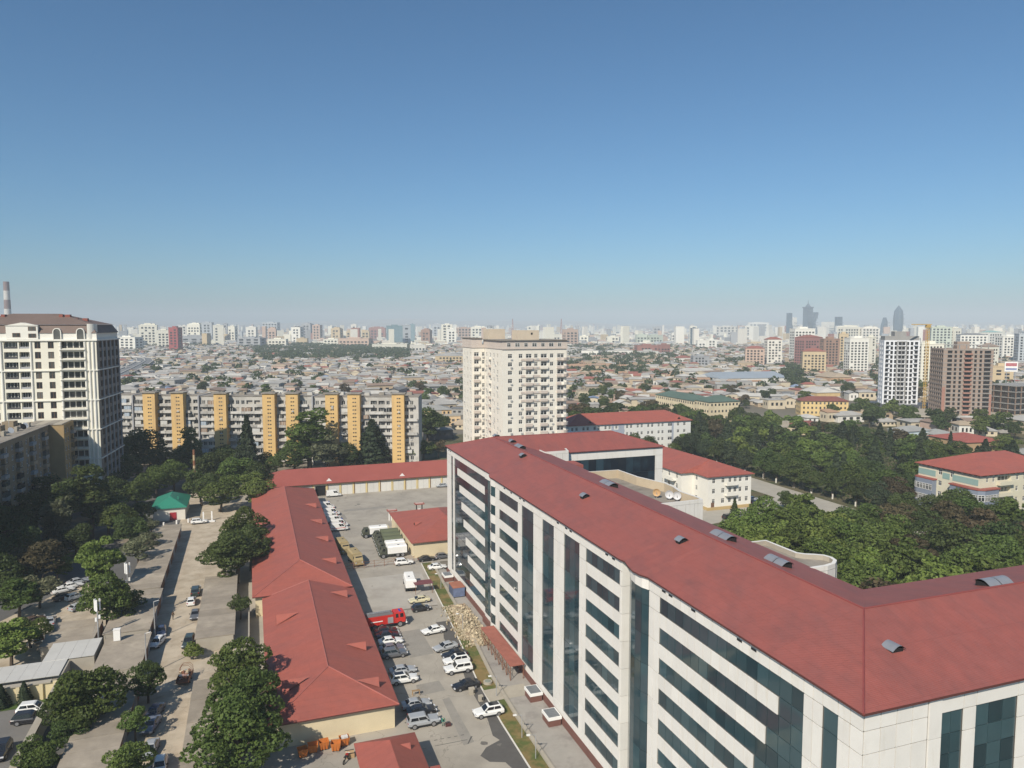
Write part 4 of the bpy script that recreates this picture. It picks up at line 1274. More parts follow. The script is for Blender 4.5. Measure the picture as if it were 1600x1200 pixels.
# alley and courtyard cars
UP, DOWN = A0 + math.pi / 2, A0 - math.pi / 2
AG = 'cars parked in the alley'
car('suv', 'white', ab(311, 818), A0 + .05, 'white car parked by the white gate posts', AG)
car('jeep', 'green', ab(306, 928), UP, 'dark green car parked above the white one in the alley', AG)
car('hatch', 'white', ab(299, 943), UP, 'small white car below the dark green one in the alley', AG)
car('sedan', 'grey', ab(305, 964), DOWN, 'dark grey sedan in the alley at the tip of the pole shadow', AG)
car('sedan', 'blue', ab(252, 990), DOWN + .1, 'dark blue sedan in the shade of the lock-ups', AG)
car('hatch', 'white', ab(246, 1008), DOWN - .3, 'white car nosed into the shade of the lock-ups', AG)
car('suv', 'green', ab(295, 1008), DOWN - .1, 'dark car behind the small alley shrub', AG)
car('sedan', 'blue', ab(241, 1118), DOWN - .3, 'blue sedan with a bright bonnet in the tree shade', AG)
car('sedan', 'bluegrey', ab(236, 1138), DOWN - .2, 'grey blue sedan under the thin tree in the alley', AG)
car('sedan', 'silver', ab(235, 1176), DOWN - .1, 'silver sedan parked lowest but one in the alley', AG)
car('hatch', 'white', ab(250, 1203), DOWN, 'white car cut by the bottom of the picture in the alley', AG)
CG = 'cars parked in the old courtyard'
car('sedan', 'silver', ab(111, 860), UP + .4, 'silver car in deep shade beside the tall dark trees', CG)
car('sedan', 'silver', ab(122, 912), A0 + .5, 'silver sedan parked farthest up in the courtyard row', CG)
car('sedan', 'white', ab(112, 919), A0 + .5, 'white sedan in the courtyard row beside the silver one', CG)
car('sedan', 'white', ab(98, 926), A0 + .5, 'white sedan at the near end of the courtyard row', CG)
car('sedan', 'brown', ab(101, 936), A0 + .6, 'brown dusty car in front of the white courtyard sedans', CG)
car('hatch', 'white', ab(118, 936), A0 + .7, 'white car half under the maple tree', CG)
car('hatch', 'silver', ab(124, 952), A0 + .8, 'silver car below the maple tree', CG)
car('sedan', 'silver', ab(79, 974), UP + .15, 'silver sedan parked in the sun beside the dirt strip', CG)
car('sedan', 'brown', ab(53, 973), A0 + .6, 'brown car half hidden under the leafy bushes', CG)
car('hatch', 'silver', ab(62, 1000), UP + .2, 'silver car poking out of the lower leafy bush', CG)
car('suv', 'white', ab(54, 1113), A0 - .08, 'white crossover parked behind the cream court wall', 'cars in the parking court')
car('suv', 'black', ab(47, 1128), A0 - .08, 'black crossover beside the white one in the parking court', 'cars in the parking court')
car('suv', 'black', ab(2, 1180), DOWN, 'black car at the edge of the shaded parking court', 'cars in the parking court')
# cars far behind, on the street by the tower and under the park trees
for i, (px, py, c, lab) in enumerate(((684, 664, 'white', 'white car in the car park left of the cream tower'), (690, 669, 'silver', 'silver car in the car park left of the cream tower'), (676, 671, 'grey', 'grey car in the car park left of the cream tower'), (696, 676, 'blue', 'blue car in the car park left of the cream tower'),
        (1140, 811, 'black', 'black car parked under the park trees by the street'), (1152, 809, 'grey', 'grey car parked under the park trees by the street'), (1186, 789, 'blue', 'dark blue car beside the three-storey white house'), (1176, 782, 'silver', 'silver car under the shelter beside the white house'))):
    car('sedan' if i % 2 else 'suv', c, ab(px, py), A0 + (.2 if i < 4 else 0), lab)
# service vans in a row before the long red roof
for i, (px, py, lab) in enumerate(((510, 795, 'white service van at the far end of the row'), (518, 805, 'white service van with a red stripe, second from the garage doors'), (519, 812, 'white van in the middle of the row of service vans'), (523, 817, 'white van next to the striped pair'), (530, 823, 'white van with red trim, second from the army cars'), (530, 829, 'white van nearest the sand army car'))):
    r = car('van', 'white', ab(px, py), TOE, lab, 'white service vans', name='service_van')
    if i in (1, 4, 5):
        for s in (-1, 1): piece('stripe', M('red_stripe', (0.45, 0.06, 0.05), 0.5), -.3, s * 1.0, 1.02, 4.0, .02, .16, r)
    piece('roof_light', mLampR if i % 2 else M('blue_light', (0.03, 0.06, 0.3), 0.3), .8, 0, 2.38, .3, 1.0, .12, r)
p = W(-16.8, 218.5)
r = car('van', 'white', p, TOE, 'white van with its body turned at the garage door', 'white service vans', name='service_van')
p = ab(508, 803)
r = empty('scrap_cart', (p.x, p.y, 0), A0, 'low tan trailer between the service vans', 'trailer')
MB().box(-1.8, 1.8, -.8, .8, .5, 1.1).build('bed', M('tan_board', (0.42, 0.27, 0.16), 0.9), r)
for sx in (-.9, .9):
    for sy in (-.8, .8): link('wheel', CAR['hatch']['wheel'], r, loc=(sx, sy, 0))
# army lorries
mOlive = M('olive_paint', (0.062, 0.066, 0.045), 0.7, 0.15, 0.8)
mOliveL = M('olive_canvas', (0.11, 0.125, 0.075), 0.85, 0.12, 0.8)
mTan = M('sand_paint', (0.33, 0.26, 0.14), 0.8, 0.1, 0.8)
BIGW = wheel_mesh(.6, .4)
def lorry(pos, head, body, cabm, label, group, long=4.6, name='army_lorry', hb=2.0):
    r = empty(name, (pos[0], pos[1], 0), head, label, 'lorry', group)
    MB().box(-3.6, 3.3, -.45, .45, .7, 1.05).build('chassis', mBlackM, r)
    mb = MB()
    mb.prism([(1.5, -1.15), (3.0, -1.15), (3.35, -1.0), (3.35, 1.0), (3.0, 1.15), (1.5, 1.15)], .95, 1.75)
    for A_, B_ in (([(1.5, -1.15), (3.0, -1.15), (3.35, -1.0), (3.35, 1.0), (3.0, 1.15), (1.5, 1.15)], [(1.6, -1.0), (2.6, -1.0), (2.75, -.9), (2.75, .9), (2.6, 1.0), (1.6, 1.0)]),):
        for i in range(6):
            j = (i + 1) % 6
            mb.poly([(*A_[i], 1.75), (*A_[j], 1.75), (*B_[j], 2.7), (*B_[i], 2.7)])
        mb.poly([(*q, 2.7) for q in B_])
    mb.build('cab', cabm, r)
    MB().poly([(3.24, -.85, 1.84), (3.24, .85, 1.84), (2.86, .78, 2.58), (2.86, -.78, 2.58)]).build('windscreen', mCarG, r)
    for s in (-1, 1): MB().poly([(1.9, s * 1.135, 1.85), (2.7, s * 1.135, 1.85), (2.45, s * 1.04, 2.55), (1.95, s * 1.04, 2.55)][::s]).build('side_window', mCarG, r)
    MB().box(3.3, 3.5, -1.15, 1.15, .6, .95).build('bumper', cabm, r)
    for s in (-.8, .8): MB().box(3.34, 3.45, s - .16, s + .16, 1.05, 1.3).build('headlight', mLampW, r)
    if body == 'canvas':
        MB().box(-3.6, 1.3, -1.2, 1.2, 1.1, 1.7).build('bed', mOlive, r)
        mb = MB()
        arc = [(-1.2, 1.7), (-1.15, 2.6), (-.8, 3.0), (0, 3.12), (.8, 3.0), (1.15, 2.6), (1.2, 1.7)]
        for p_, q_ in zip(arc, arc[1:]): mb.poly([(-3.6, p_[0], p_[1]), (1.3, p_[0], p_[1]), (1.3, q_[0], q_[1]), (-3.6, q_[0], q_[1])])
        mb.poly([(1.3, *p_) for p_ in arc][::-1]); mb.poly([(-3.6, *p_) for p_ in arc])
        mb.build('canvas_cover', mOliveL, r)
    else:
        mb = MB()
        mb.box(-3.7, 1.3, -1.22, 1.22, 1.1, 2.75)
        mb.poly([(-3.7, -1.22, 2.75), (1.3, -1.22, 2.75), (1.2, -.9, 3.05), (-3.6, -.9, 3.05)]); mb.poly([(1.3, 1.22, 2.75), (-3.7, 1.22, 2.75), (-3.6, .9, 3.05), (1.2, .9, 3.05)])
        mb.poly([(-3.6, -.9, 3.05), (1.2, -.9, 3.05), (1.2, .9, 3.05), (-3.6, .9, 3.05)]); mb.poly([(1.3, -1.22, 2.75), (1.3, 1.22, 2.75), (1.2, .9, 3.05), (1.2, -.9, 3.05)]); mb.poly([(-3.7, 1.22, 2.75), (-3.7, -1.22, 2.75), (-3.6, -.9, 3.05), (-3.6, .9, 3.05)])
        mb.build('cargo_box', body, r)
        piece('roof_hatch', mBlackM, -1.6, .3, 3.07, .5, .4, .06, r)
        piece('skirt', mOlive, -1.2, 0, .98, 4.8, 2.3, .22, r)
    for x_ in (2.4, -1.3, -2.6):
        for s in (-1, 1): link('wheel', BIGW, r, loc=(x_, s * 1.0, 0))
    return r
LG = 'army lorries parked by the store'
base = W(-10.3, 146.4)
for i, (bb, body, lab) in enumerate(((145.2, mWhite, 'army lorry with white box body, nearest the fence'), (149.0, mWhite, 'army lorry with white box body, second from the fence'), (152.9, 'canvas', 'army lorry with pale olive canvas, third from the fence'), (156.7, 'canvas', 'army lorry with olive canvas, fourth from the fence'), (160.5, 'canvas', 'army lorry with dark olive canvas, fifth from the fence'), (164.8, mWhite, 'army lorry with white box standing apart, farthest from the fence'))):
    p = W(-9.6 - (2.6 if i == 5 else 0) + .2 * i, bb)
    lorry(p, AWAY, body, mOlive, lab, LG)
p = W(-8.6, 168.9)
car('jeep', 'cream', p, AWAY, 'pale sand car behind the far army lorry')
for i, (px, py, lab) in enumerate(((536, 862, 'sand army truck with a flat tan body nearest the white vans'), (556, 880, 'sand army truck with a tall tan box nearest the fence'))):
    p = ab(px, py)
    lorry(p, DOWN + .12, mTan, mTan, lab, 'sand army trucks', name='army_truck')
p = ab(640, 917)
r = lorry(p, UP - .1, mWhite, M('lorry_white', (0.66, 0.66, 0.64), 0.5), 'white lorry with a rounded white box at the verge', None, name='white_lorry')
# fire engine
p = ab(604, 979)
fe_ = empty('fire_engine', (p.x, p.y, 0), TOE + .05, 'red fire engine with white bumper nosing out from under the red eave', 'fire engine')
mFire = M('fire_red', (0.52, 0.028, 0.02), 0.35, 0.05, spec=0.5)
MB().box(-3.9, 3.6, -.5, .5, .7, 1.0).build('chassis', mBlackM, fe_)
mb = MB()
mb.prism([(1.3, -1.2), (3.5, -1.2), (3.7, -1.05), (3.7, 1.05), (3.5, 1.2), (1.3, 1.2)], .95, 1.9)
A_, B_ = [(1.3, -1.2), (3.5, -1.2), (3.7, -1.05), (3.7, 1.05), (3.5, 1.2), (1.3, 1.2)], [(1.35, -1.1), (3.3, -1.1), (3.4, -1.0), (3.4, 1.0), (3.3, 1.1), (1.35, 1.1)]
for i in range(6):
    j = (i + 1) % 6
    mb.poly([(*A_[i], 1.9), (*A_[j], 1.9), (*B_[j], 2.95), (*B_[i], 2.95)])
mb.poly([(*q, 2.95) for q in B_])
mb.build('cab', mFire, fe_)
MB().poly([(3.70, -.95, 1.95), (3.70, .95, 1.95), (3.44, .9, 2.8), (3.44, -.9, 2.8)]).build('windscreen', mCarG, fe_)
for s in (-1, 1):
    for x0, x1 in ((2.5, 3.2), (1.6, 2.2)):
        MB().poly([(x0, s * 1.205, 1.98), (x1, s * 1.205, 1.98), (x1 - .05, s * 1.12, 2.75), (x0, s * 1.12, 2.75)][::s]).build('side_window', mCarG, fe_)
MB().box(-4.0, 1.22, -1.22, 1.22, 1.0, 2.75).build('tank_body', mFire, fe_)
for s in (-1, 1):
    piece('white_stripe', mWhite, -2.2, s * 1.235, 1.75, 2.4, .03, .18, fe_)
    piece('roller_shutter', mSteel, .55, s * 1.235, 1.7, 1.1, .03, 1.2, fe_)
piece('front_panel', mWhite, 3.72, 0, 1.35, .06, 2.0, .7, fe_)
piece('bumper', mWhite, 3.8, 0, .78, .25, 2.3, .35, fe_)
piece('roof_deck', M('deck_grey', (0.16, 0.15, 0.15), 0.7), -1.4, 0, 2.80, 5.0, 2.2, .08, fe_)
for s in (-.25, .25): piece('ladder_rail', mSteel, -1.4, s + .4, 3.0, 4.6, .07, .1, fe_)
for k in range(10): piece('ladder_rung', mSteel, -3.4 + k * .45, .4, 3.0, .05, .45, .05, fe_)
piece('beacon', M('blue_beacon', (0.03, 0.06, 0.4), 0.2), 2.6, 0, 3.0, .3, 1.2, .16, fe_)
for s in (-.9, .9): MB().box(3.7, 3.8, s - .18, s + .18, 1.05, 1.3).build('headlight', mLampW, fe_)
for x_ in (2.5, -1.2, -2.6):
    for s in (-1, 1): link('wheel', BIGW, fe_, loc=(x_, s * 1.03, 0))
# trailer heaped with scrap at the alley side
p = ab(289, 1064)
r = empty('scrap_trailer', (p.x, p.y, 0), UP - .12, 'rusty hooped trailer loaded with scrap at the alley side', 'trailer')
MB().box(-2.0, 2.0, -1.0, 1.0, .55, .75).build('bed', mRust, r)
for s in (-1, 1): MB().box(-2.0, 2.0, s * 1.0 - .03, s * 1.0 + .03, .75, 1.15).build('side_board', mRust, r)
rs = random.Random(5)
for k in range(26):
    piece('scrap', [mRust, mStoneB, mSteel, M('scrap_pink', (0.42, 0.28, 0.25), 0.8)][k % 4], rs.uniform(-1.6, 1.6), rs.uniform(-.7, .7), rs.uniform(.9, 1.5), rs.uniform(.2, .7), rs.uniform(.2, .5), rs.uniform(.1, .35), r, rs.uniform(0, 3))
for x_ in (.6, 1.2, 1.8):
    mb = MB()
    arc = [(-1.0, 1.1), (-.95, 1.9), (-.5, 2.4), (.5, 2.4), (.95, 1.9), (1.0, 1.1)]
    for p_, q_ in zip(arc, arc[1:]): mb.tube((x_, *p_), (x_, *q_), .035, k=4)
    mb.build('hoop', mRust, r)
for sx in (-.8, .6):
    for s in (-1, 1): link('wheel', CAR['jeep']['wheel'], r, loc=(sx, s * .9, 0))
# motorbike by the gatehouse
p = ab(541, 1190)
r = empty('motorbike', (p.x, p.y, 0), A0 + 1.0, 'dark motorbike parked beside the gatehouse', 'motorbike')
for x_ in (-.7, .7): link('wheel', CAR['hatch']['wheel'], r, loc=(x_, 0, 0), sc=(1, .5, 1))
MB().tube((-.7, 0, .35), (.45, 0, .75), .09).tube((.45, 0, .75), (.7, 0, .33), .05).build('frame', mBlackM, r)
MB().box(-.5, .1, -.15, .15, .78, .9).build('seat', mBlackM, r)
MB().box(.1, .45, -.16, .16, .72, .98).build('tank', mLampR, r)
MB().tube((.5, -.35, 1.05), (.5, .35, 1.05), .03).build('handlebar', mSteel, r)

# ------------------------------------------------------------------ people
def person(pos, head, label, shirt, trousers, pose, group=None):
    j = {'stand': dict(pel=(0, 0, .95), chest=(0, 0, 1.32), neck=(0, 0, 1.52), head=(.01, 0, 1.66), kn=((.04, .1, .5), (-.06, -.1, .5)), an=((.02, .1, .08), (-.18, -.1, .1)), to=((.2, .11, .05), (0, -.11, .05)), el=((-.08, .27, 1.15), (.06, -.27, 1.15)), ha=((.05, .28, .88), (.2, -.26, .92))),
         'bend': dict(pel=(-.12, 0, .88), chest=(.18, 0, 1.16), neck=(.34, 0, 1.28), head=(.46, 0, 1.33), kn=((.08, .11, .48), (.06, -.11, .48)), an=((-.02, .12, .08), (-.04, -.12, .08)), to=((.18, .13, .05), (.16, -.13, .05)), el=((.30, .24, .92), (.32, -.24, .92)), ha=((.48, .16, .7), (.5, -.14, .7)))}[pose]
    names = ['pel', 'chest', 'neck', 'head']
    V, E_, Rr = [], [], []
    def add(p_, rr, prev=None):
        V.append(p_); Rr.append(rr)
        if prev is not None: E_.append((prev, len(V) - 1))
        return len(V) - 1
    pel = add(j['pel'], (.16, .13)); mid = add(tuple((Vector(j['pel']) + Vector(j['chest'])) / 2), (.15, .12), pel); ch_ = add(j['chest'], (.18, .13), mid)
    nk = add(j['neck'], (.06, .06), ch_)
    hd0 = add(tuple(Vector(j['head']) * .7 + Vector(j['neck']) * .3), (.08, .085), nk); hd = add(tuple(Vector(j['head']) + (Vector(j['head']) - Vector(j['neck'])) * .35), (.09, .095), hd0)
    for s in (0, 1):
        sg = 1 if s == 0 else -1
        hp = add((j['pel'][0], sg * .1, j['pel'][2] - .06), (.095, .095), pel)
        kn = add(j['kn'][s], (.065, .065), hp); an = add(j['an'][s], (.045, .045), kn); add(j['to'][s], (.045, .035), an)
        sh = add((j['chest'][0] + .02, sg * .2, j['chest'][2] + .1), (.065, .065), ch_)
        el = add(j['el'][s], (.048, .048), sh); wr = add(j['ha'][s], (.034, .034), el)
        d = (Vector(j['ha'][s]) - Vector(j['el'][s])).normalized()
        hnd = add(tuple(Vector(j['ha'][s]) + d * .08), (.036, .022), wr)
    me = bpy.data.meshes.new('person_body')
    me.from_pydata(V, E_, [])
    sk = M('skin', (0.36, 0.21, 0.14), 0.6, 0.05)
    for m_ in (shirt,): me.materials.append(m_)
    o_ = bpy.data.objects.new('person', me)
    col.objects.link(o_)
    md = o_.modifiers.new('skin', 'SKIN')
    for i_, rr in enumerate(Rr): me.skin_vertices[0].data[i_].radius = rr
    me.skin_vertices[0].data[0].use_root = True
    sb = o_.modifiers.new('sub', 'SUBSURF'); sb.levels = 2; sb.render_levels = 2
    # bake so that skin, shirt and trousers can be coloured by region on the one continuous body
    dg = bpy.context.evaluated_depsgraph_get()
    ev = bpy.data.meshes.new_from_object(o_.evaluated_get(dg))
    o_.modifiers.clear(); o_.data = ev
    ev.materials.clear()
    for m_ in (shirt, trousers, sk, M('dark_hair', (0.02, 0.016, 0.013), 0.8), mBlackM): ev.materials.append(m_)
    hv, hands = Vector(j['head']), [Vector(h) for h in j['ha']]
    up = (Vector(j['head']) - Vector(j['neck'])).normalized()
    for pl_ in ev.polygons:
        c = pl_.center
        k = 0
        if (c - hv).length < .24 and (c - Vector(j['neck'])).dot(up) > .02: k = 3 if (c - hv).dot(up) > .05 or (c - hv).x < -.03 else 2
        elif min((c - h).length for h in hands) < .13: k = 2
        elif c.z < .11: k = 4
        elif c.z < j['pel'][2] + .05 and abs(c.y) < .24: k = 1
        pl_.material_index = k
        pl_.use_smooth = True
    o_.location = (pos[0], pos[1], 0); o_.rotation_euler = (0, 0, head)
    return tag(o_, label, 'person', group)
person(ab(692.5, 1134), -1.3, 'person in teal green clothes standing before the silver jeep', M('teal_cloth', (0.05, 0.28, 0.19), 0.8), M('teal_trousers', (0.08, 0.22, 0.17), 0.8), 'bend')
person(ab(270.5, 968), 1.2, 'person in brown clothes walking up the alley', M('brown_cloth', (0.10, 0.06, 0.035), 0.85), M('dark_trousers', (0.035, 0.03, 0.025), 0.85), 'stand')
person(ab(1163, 802), .8, 'person in pale clothes on the street by the white house', M('pale_cloth', (0.5, 0.48, 0.4), 0.85), M('khaki_trousers', (0.2, 0.17, 0.1), 0.85), 'stand')
p = ab(700, 1134)
r = empty('bag_heap', (p.x, p.y, 0), A0, 'dark red bag on the ground by the person in teal', 'bag')
MB().prism([(-.45, -.25), (.4, -.3), (.5, .2), (-.3, .3)], 0, .38).build('body', M('bag_cloth', (0.07, 0.025, 0.025), 0.9, 0.3, 4), r)
MB().tube((-.3, 0, .38), (0, 0, .58), .025).tube((0, 0, .58), (.3, 0, .38), .025).build('handle', mBlackM, r)
# ------------------------------------------------------------------ neighbouring buildings
WIN = window_mesh('window_two_leaf', mWinF, mWinG, 1, .68)
WIN1 = window_mesh('window_brown', mBrownF, mWinG, 1)
WIN3 = window_mesh('window_four_leaf', mWinF, mWinG, 3, .7, .04)
DOORW = window_mesh('balcony_glazing', M('pale_curtain_frame', (0.55, 0.53, 0.48), 0.7), mWinG, 3, 0, .05)
mRail = M('balcony_rail', (0.07, 0.07, 0.075), 0.5)
mAC = M('air_unit', (0.42, 0.42, 0.41), 0.5, 0.1, rndv=0.2)
AC = MB().box(-.4, .4, -.3, 0, 0, .55).mesh('air_unit_mesh', mAC)
rw = random.Random(11)

# --- cream and white tower with brown mansard
TL = empty('mansard_tower', (-135.4, 240.0, 0), math.radians(14), 'tall cream tower with a brown mansard roof and arched dormers', 'tower')
mTower = M('tower_cream', (0.72, 0.69, 0.58), 0.8, 0.05, 0.2)
mTowerW = M('tower_white', (0.72, 0.70, 0.63), 0.75, 0.05, 0.3)
mMans = M('brown_roof', (0.165, 0.12, 0.10), 0.7, 0.12, 0.2)
NFL, FHT = 17, 3.235
mb = MB()
patt = [(12, '.'), (1.9, 'w'), (1.9, '.'), (3.9, 'B'), (.4, '.'), (2.9, 'B'), (1.5, '.'), (1.7, 'w'), (2.1, '.'), (1.7, 'w'), (1.7, '.'), (7.2, 'B'), (3.5, '.')]
WF = sum(p[0] for p in patt)
rows = floors(0, NFL, FHT, .55, 2.15)
holes = face(mb, -WF, 0, 1, 0, patt, rows, .24)
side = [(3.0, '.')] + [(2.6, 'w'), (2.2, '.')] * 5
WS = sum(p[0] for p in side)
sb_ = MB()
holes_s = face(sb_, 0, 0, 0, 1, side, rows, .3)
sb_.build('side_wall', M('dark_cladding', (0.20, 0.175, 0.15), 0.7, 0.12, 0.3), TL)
mb.poly([(-WF, WS, 0), (-WF, 0, 0), (-WF, 0, 55), (-WF, WS, 55)]); mb.poly([(0, WS, 0), (-WF, WS, 0), (-WF, WS, 55), (0, WS, 55)])
mb.build('wall', mTower, TL)
put_windows(TL, [h for h in holes if h[0] == 'w' and 3 < h[1] // 3], WIN1)
put_windows(TL, [h for h in holes if h[0] == 'B' and 3 < h[1] // 3], DOORW, name='balcony_window')
put_windows(TL, [h for h in holes_s if 3 < h[1] // 3], WIN1)
for h in holes:
    if h[0] == 'B' and h[1] // 3 > 3:
        wd = h[6]
        if wd > 5:
            piece('balcony_slab', mTowerW, h[2], -.35, h[4] - .42, wd + .4, 1.0, .22, TL)
            piece('balcony_rail', mRail, h[2], -.8, h[4] + .62, wd + .2, .05, .06, TL)
            piece('balcony_rail', mRail, h[2], -.8, h[4] + .2, wd + .2, .05, .06, TL)
        else:
            piece('balcony_rail', mGrey if wd < 3.5 else mRail, h[2], .18, h[4] + .3, wd, .06, .62, TL)
for k in (2, 5, 8, 11, 14, 17):
    piece('cornice', mTowerW, -WF / 2, -.22, k * FHT - .12, WF + .6, .44, .3, TL)
    piece('cornice', mTowerW, .2, WS / 2 + .2, k * FHT - .12, .38, WS, .3, TL)
for xx in (-WF + 12.95 + 1.9 + .95 - .8, -WF + 23.4, -WF + 28 + 3.9, -3.4, -2.2, -1.0):
    MB().cyl(xx, -.1, 3, 54.4, .34, .34, 10).build('column', mTowerW, TL)
mb = MB()
mb.box(-WF - .3, .3, -.3, WS + .3, 54.9, 55.25)
for s, t in ((-WF, -WF + 18.2), (-WF + 25.2, 0)): mb.box(s, t, .6, 1.0, 55.25, 57.4)
mb.box(-.9, -.5, 1.0, WS, 55.25, 57.4)
mb.build('attic_wall', mTowerW, TL)
mb = MB()
q0, q1 = [(-WF, .4), (0, .4), (0, WS), (-WF, WS)], [(-WF + 1, 2.0), (-1.6, 2.0), (-1.6, WS - 1.5), (-WF + 1, WS - 1.5)]
for i in range(4):
    j = (i + 1) % 4
    mb.poly([(*q0[i], 57.2), (*q0[j], 57.2), (*q1[j], 59.9), (*q1[i], 59.9)])
q2 = [(-WF + .5, 1.5), (-1.1, 1.5), (-1.1, WS - 1), (-WF + .5, WS - 1)]
rr0, rr1 = (-WF + 14, WS / 2, 63.6), (-14, WS / 2, 63.6)
A_, B_, C_, D_ = [(*q, 59.95) for q in q2]
for f_ in ([A_, B_, rr1, rr0], [B_, C_, rr1], [C_, D_, rr0, rr1], [D_, A_, rr0]): mb.poly(f_)
mb.build('mansard_roof', mMans, TL)
mb = MB()
mb.box(-WF + 16.6, -WF + 25.6, .1, 3.5, 55.3, 59.6)
mb.poly([(-WF + 16.2, -.1, 59.6), (-WF + 26, -.1, 59.6), (-WF + 21, -.1, 60.6)]); mb.poly([(-WF + 16.2, -.1, 59.6), (-WF + 21, -.1, 60.6), (-WF + 21, 8, 60.6)]); mb.poly([(-WF + 21, -.1, 60.6), (-WF + 26, -.1, 59.6), (-WF + 21, 8, 60.6)])
gb = mb.build('gable_bay', mTowerW, TL)
for x_, z_ in ((-WF + 19.5, 56.6), (-WF + 24, 56.4), (-WF + 24, 58.6)): link('window', WIN1, TL, loc=(x_, .08, z_ - .6), sc=(2.2, 1, 1.3))
for x_ in (-WF + 31.0, -WF + 37.8):
    mb = MB()
    pts = [(x_ - 1.25, 55.3)] + [(x_ + 1.25 * math.cos(t), 57.6 + 1.25 * math.sin(t)) for t in np.linspace(math.pi, 0, 9)] + [(x_ + 1.25, 55.3)]
    inn = [(x_ + (p_[0] - x_) * .78, 55.3 if p_[1] < 55.4 else 57.6 + (p_[1] - 57.6) * .8) for p_ in pts]
    for i in range(len(pts) - 1):
        a_, b_, c_, d_ = pts[i], pts[i + 1], inn[i + 1], inn[i]
        mb.poly([(a_[0], .1, a_[1]), (b_[0], .1, b_[1]), (c_[0], .1, c_[1]), (d_[0], .1, d_[1])][::-1], 0)
        mb.poly([(a_[0], .1, a_[1]), (a_[0], 3, a_[1]), (b_[0], 3, b_[1]), (b_[0], .1, b_[1])][::-1], 0)
    mb.poly([(p_[0], .25, p_[1]) for p_ in inn][::-1], 1)
    mb.build('arched_dormer', [mTowerW, mWinG], TL)
mb = MB()
for i in range(8):
    t0, t1 = math.pi / 2 * i / 8 - math.pi / 2, math.pi / 2 * (i + 1) / 8 - math.pi / 2
    mb.poly([(-2.6 + 2.4 * math.cos(t0), 2.6 + 2.4 * math.sin(t0), 55.3), (-2.6 + 2.4 * math.cos(t1), 2.6 + 2.4 * math.sin(t1), 55.3), (-2.6 + 2.4 * math.cos(t1), 2.6 + 2.4 * math.sin(t1), 60.2), (-2.6 + 2.4 * math.cos(t0), 2.6 + 2.4 * math.sin(t0), 60.2)])
mb.build('corner_turret', mTowerW, TL)
for x_, s_ in ((-33, 1.6), (-30, 1.1), (-13, 1.1), (-11, 1.5), (-8.5, 1.0), (-5.8, 1.5)):
    piece('roof_hatch', M('brick_red', (0.26, 0.09, 0.07), 0.8), x_, WS / 2 - 3, 62.4 if x_ < -9 else 61.2, s_, 1.6, 1.8, TL)
for x0 in (0.16,):
    for k in range(5): piece('bay_pier', mGrey, x0, 3.0 + 4.8 * k + 4.9 - .15 - 1.3 - 1.05 + .4, 27.5, .3, .5, 54.2, TL)

# --- old stone block with loggias in the shade
OB = campus('old_block', 'old sandstone block of flats with cluttered loggias beside the dark trees', 'apartment block', a=-102.2, b=218.4, turn=-.071)
mb = MB()
pat = []
for k in range(8): pat += [(1.6, '.'), (1.5, 'w'), (1.1, '.'), (3.0, 'B'), (1.0, '.'), (1.3, 'w'), (.9, '.')]
WO = sum(p[0] for p in pat)
rows = floors(0, 10, 2.81, .8, 1.55, .9)
ho = face(mb, 0, -WO, 0, 1, pat, rows, .2)
mb.poly([(0, -WO, 29.0), (0, 0, 29.0), (-12, 0, 29.0), (-12, -WO, 29.0)][::-1]); mb.poly([(-12, -WO, 0), (0, -WO, 0), (0, -WO, 29.0), (-12, -WO, 29.0)]); mb.poly([(0, 0, 0), (-12, 0, 0), (-12, 0, 29.0), (0, 0, 29.0)])
mb.build('wall', mStone, OB)
put_windows(OB, [h for h in ho if h[0] == 'w'], WIN)
put_windows(OB, [h for h in ho if h[0] == 'B'], DOORW, name='balcony_window')
mLog = [M('loggia_grey', (0.25, 0.25, 0.25), 0.8, 0.2, rndv=0.35), M('loggia_blue', (0.22, 0.26, 0.30), 0.7, 0.2, rndv=0.3), M('loggia_tan', (0.30, 0.24, 0.17), 0.8, 0.2, rndv=0.3)]
for h in ho:
    if h[0] == 'B':
        piece('balcony', mLog[rw.randrange(3)], .45, h[3], h[4] - .35, 1.1, h[6], .9, OB)
        if rw.random() < .45: piece('balcony_glazing', mWinG, .5, h[3], h[4] + .75, .9, h[6] - .1, 1.25, OB)
    elif rw.random() < .3: link('air_unit', AC, OB, loc=(.02, h[3], h[4] - .75), rz=math.pi / 2)
piece('roof_felt', mFlat, -6, -WO / 2, 29.15, 12.6, WO + .6, .25, OB)
for k in range(7):
    piece('roof_hut', mStone, -7.5, -8 - k * 9.5, 30.4, 3.0, 3.4, 2.4, OB)
    piece('vent_stack', mConc, -4.0, -4 - k * 9.5, 29.9, .8, 1.6, 1.4, OB)
piece('aerial', mSteel, -6, -13, 32, .08, .08, 5.5, OB)
for k, (x_, y_) in enumerate(((-3.0, -9.5), (-2.6, -12.5), (-3.2, -20))):
    mb = MB()
    mb.cyl(0, 0, 0, .12, .75, .9, 12)
    o_ = mb.build('satellite_dish', mDark if k == 1 else mWhite, OB, loc=(x_, y_, 30.4))
    o_.rotation_euler = (math.radians(65), 0, 1.0)
OB2 = campus('old_block_wing', 'ochre stepped end of the old stone block next to the mansard tower', 'apartment block', a=-97.6, b=229.6, turn=-.05)
mb = MB()
pat = [(1.2, '.'), (1.3, 'w'), (1.4, '.'), (1.3, 'w'), (1.6, '.'), (2.8, 'B'), (1.2, '.')]
WO = sum(p[0] for p in pat)
ho = face(mb, 0, -WO, 0, 1, pat, floors(0, 10, 2.81, .8, 1.55, .9), .2)
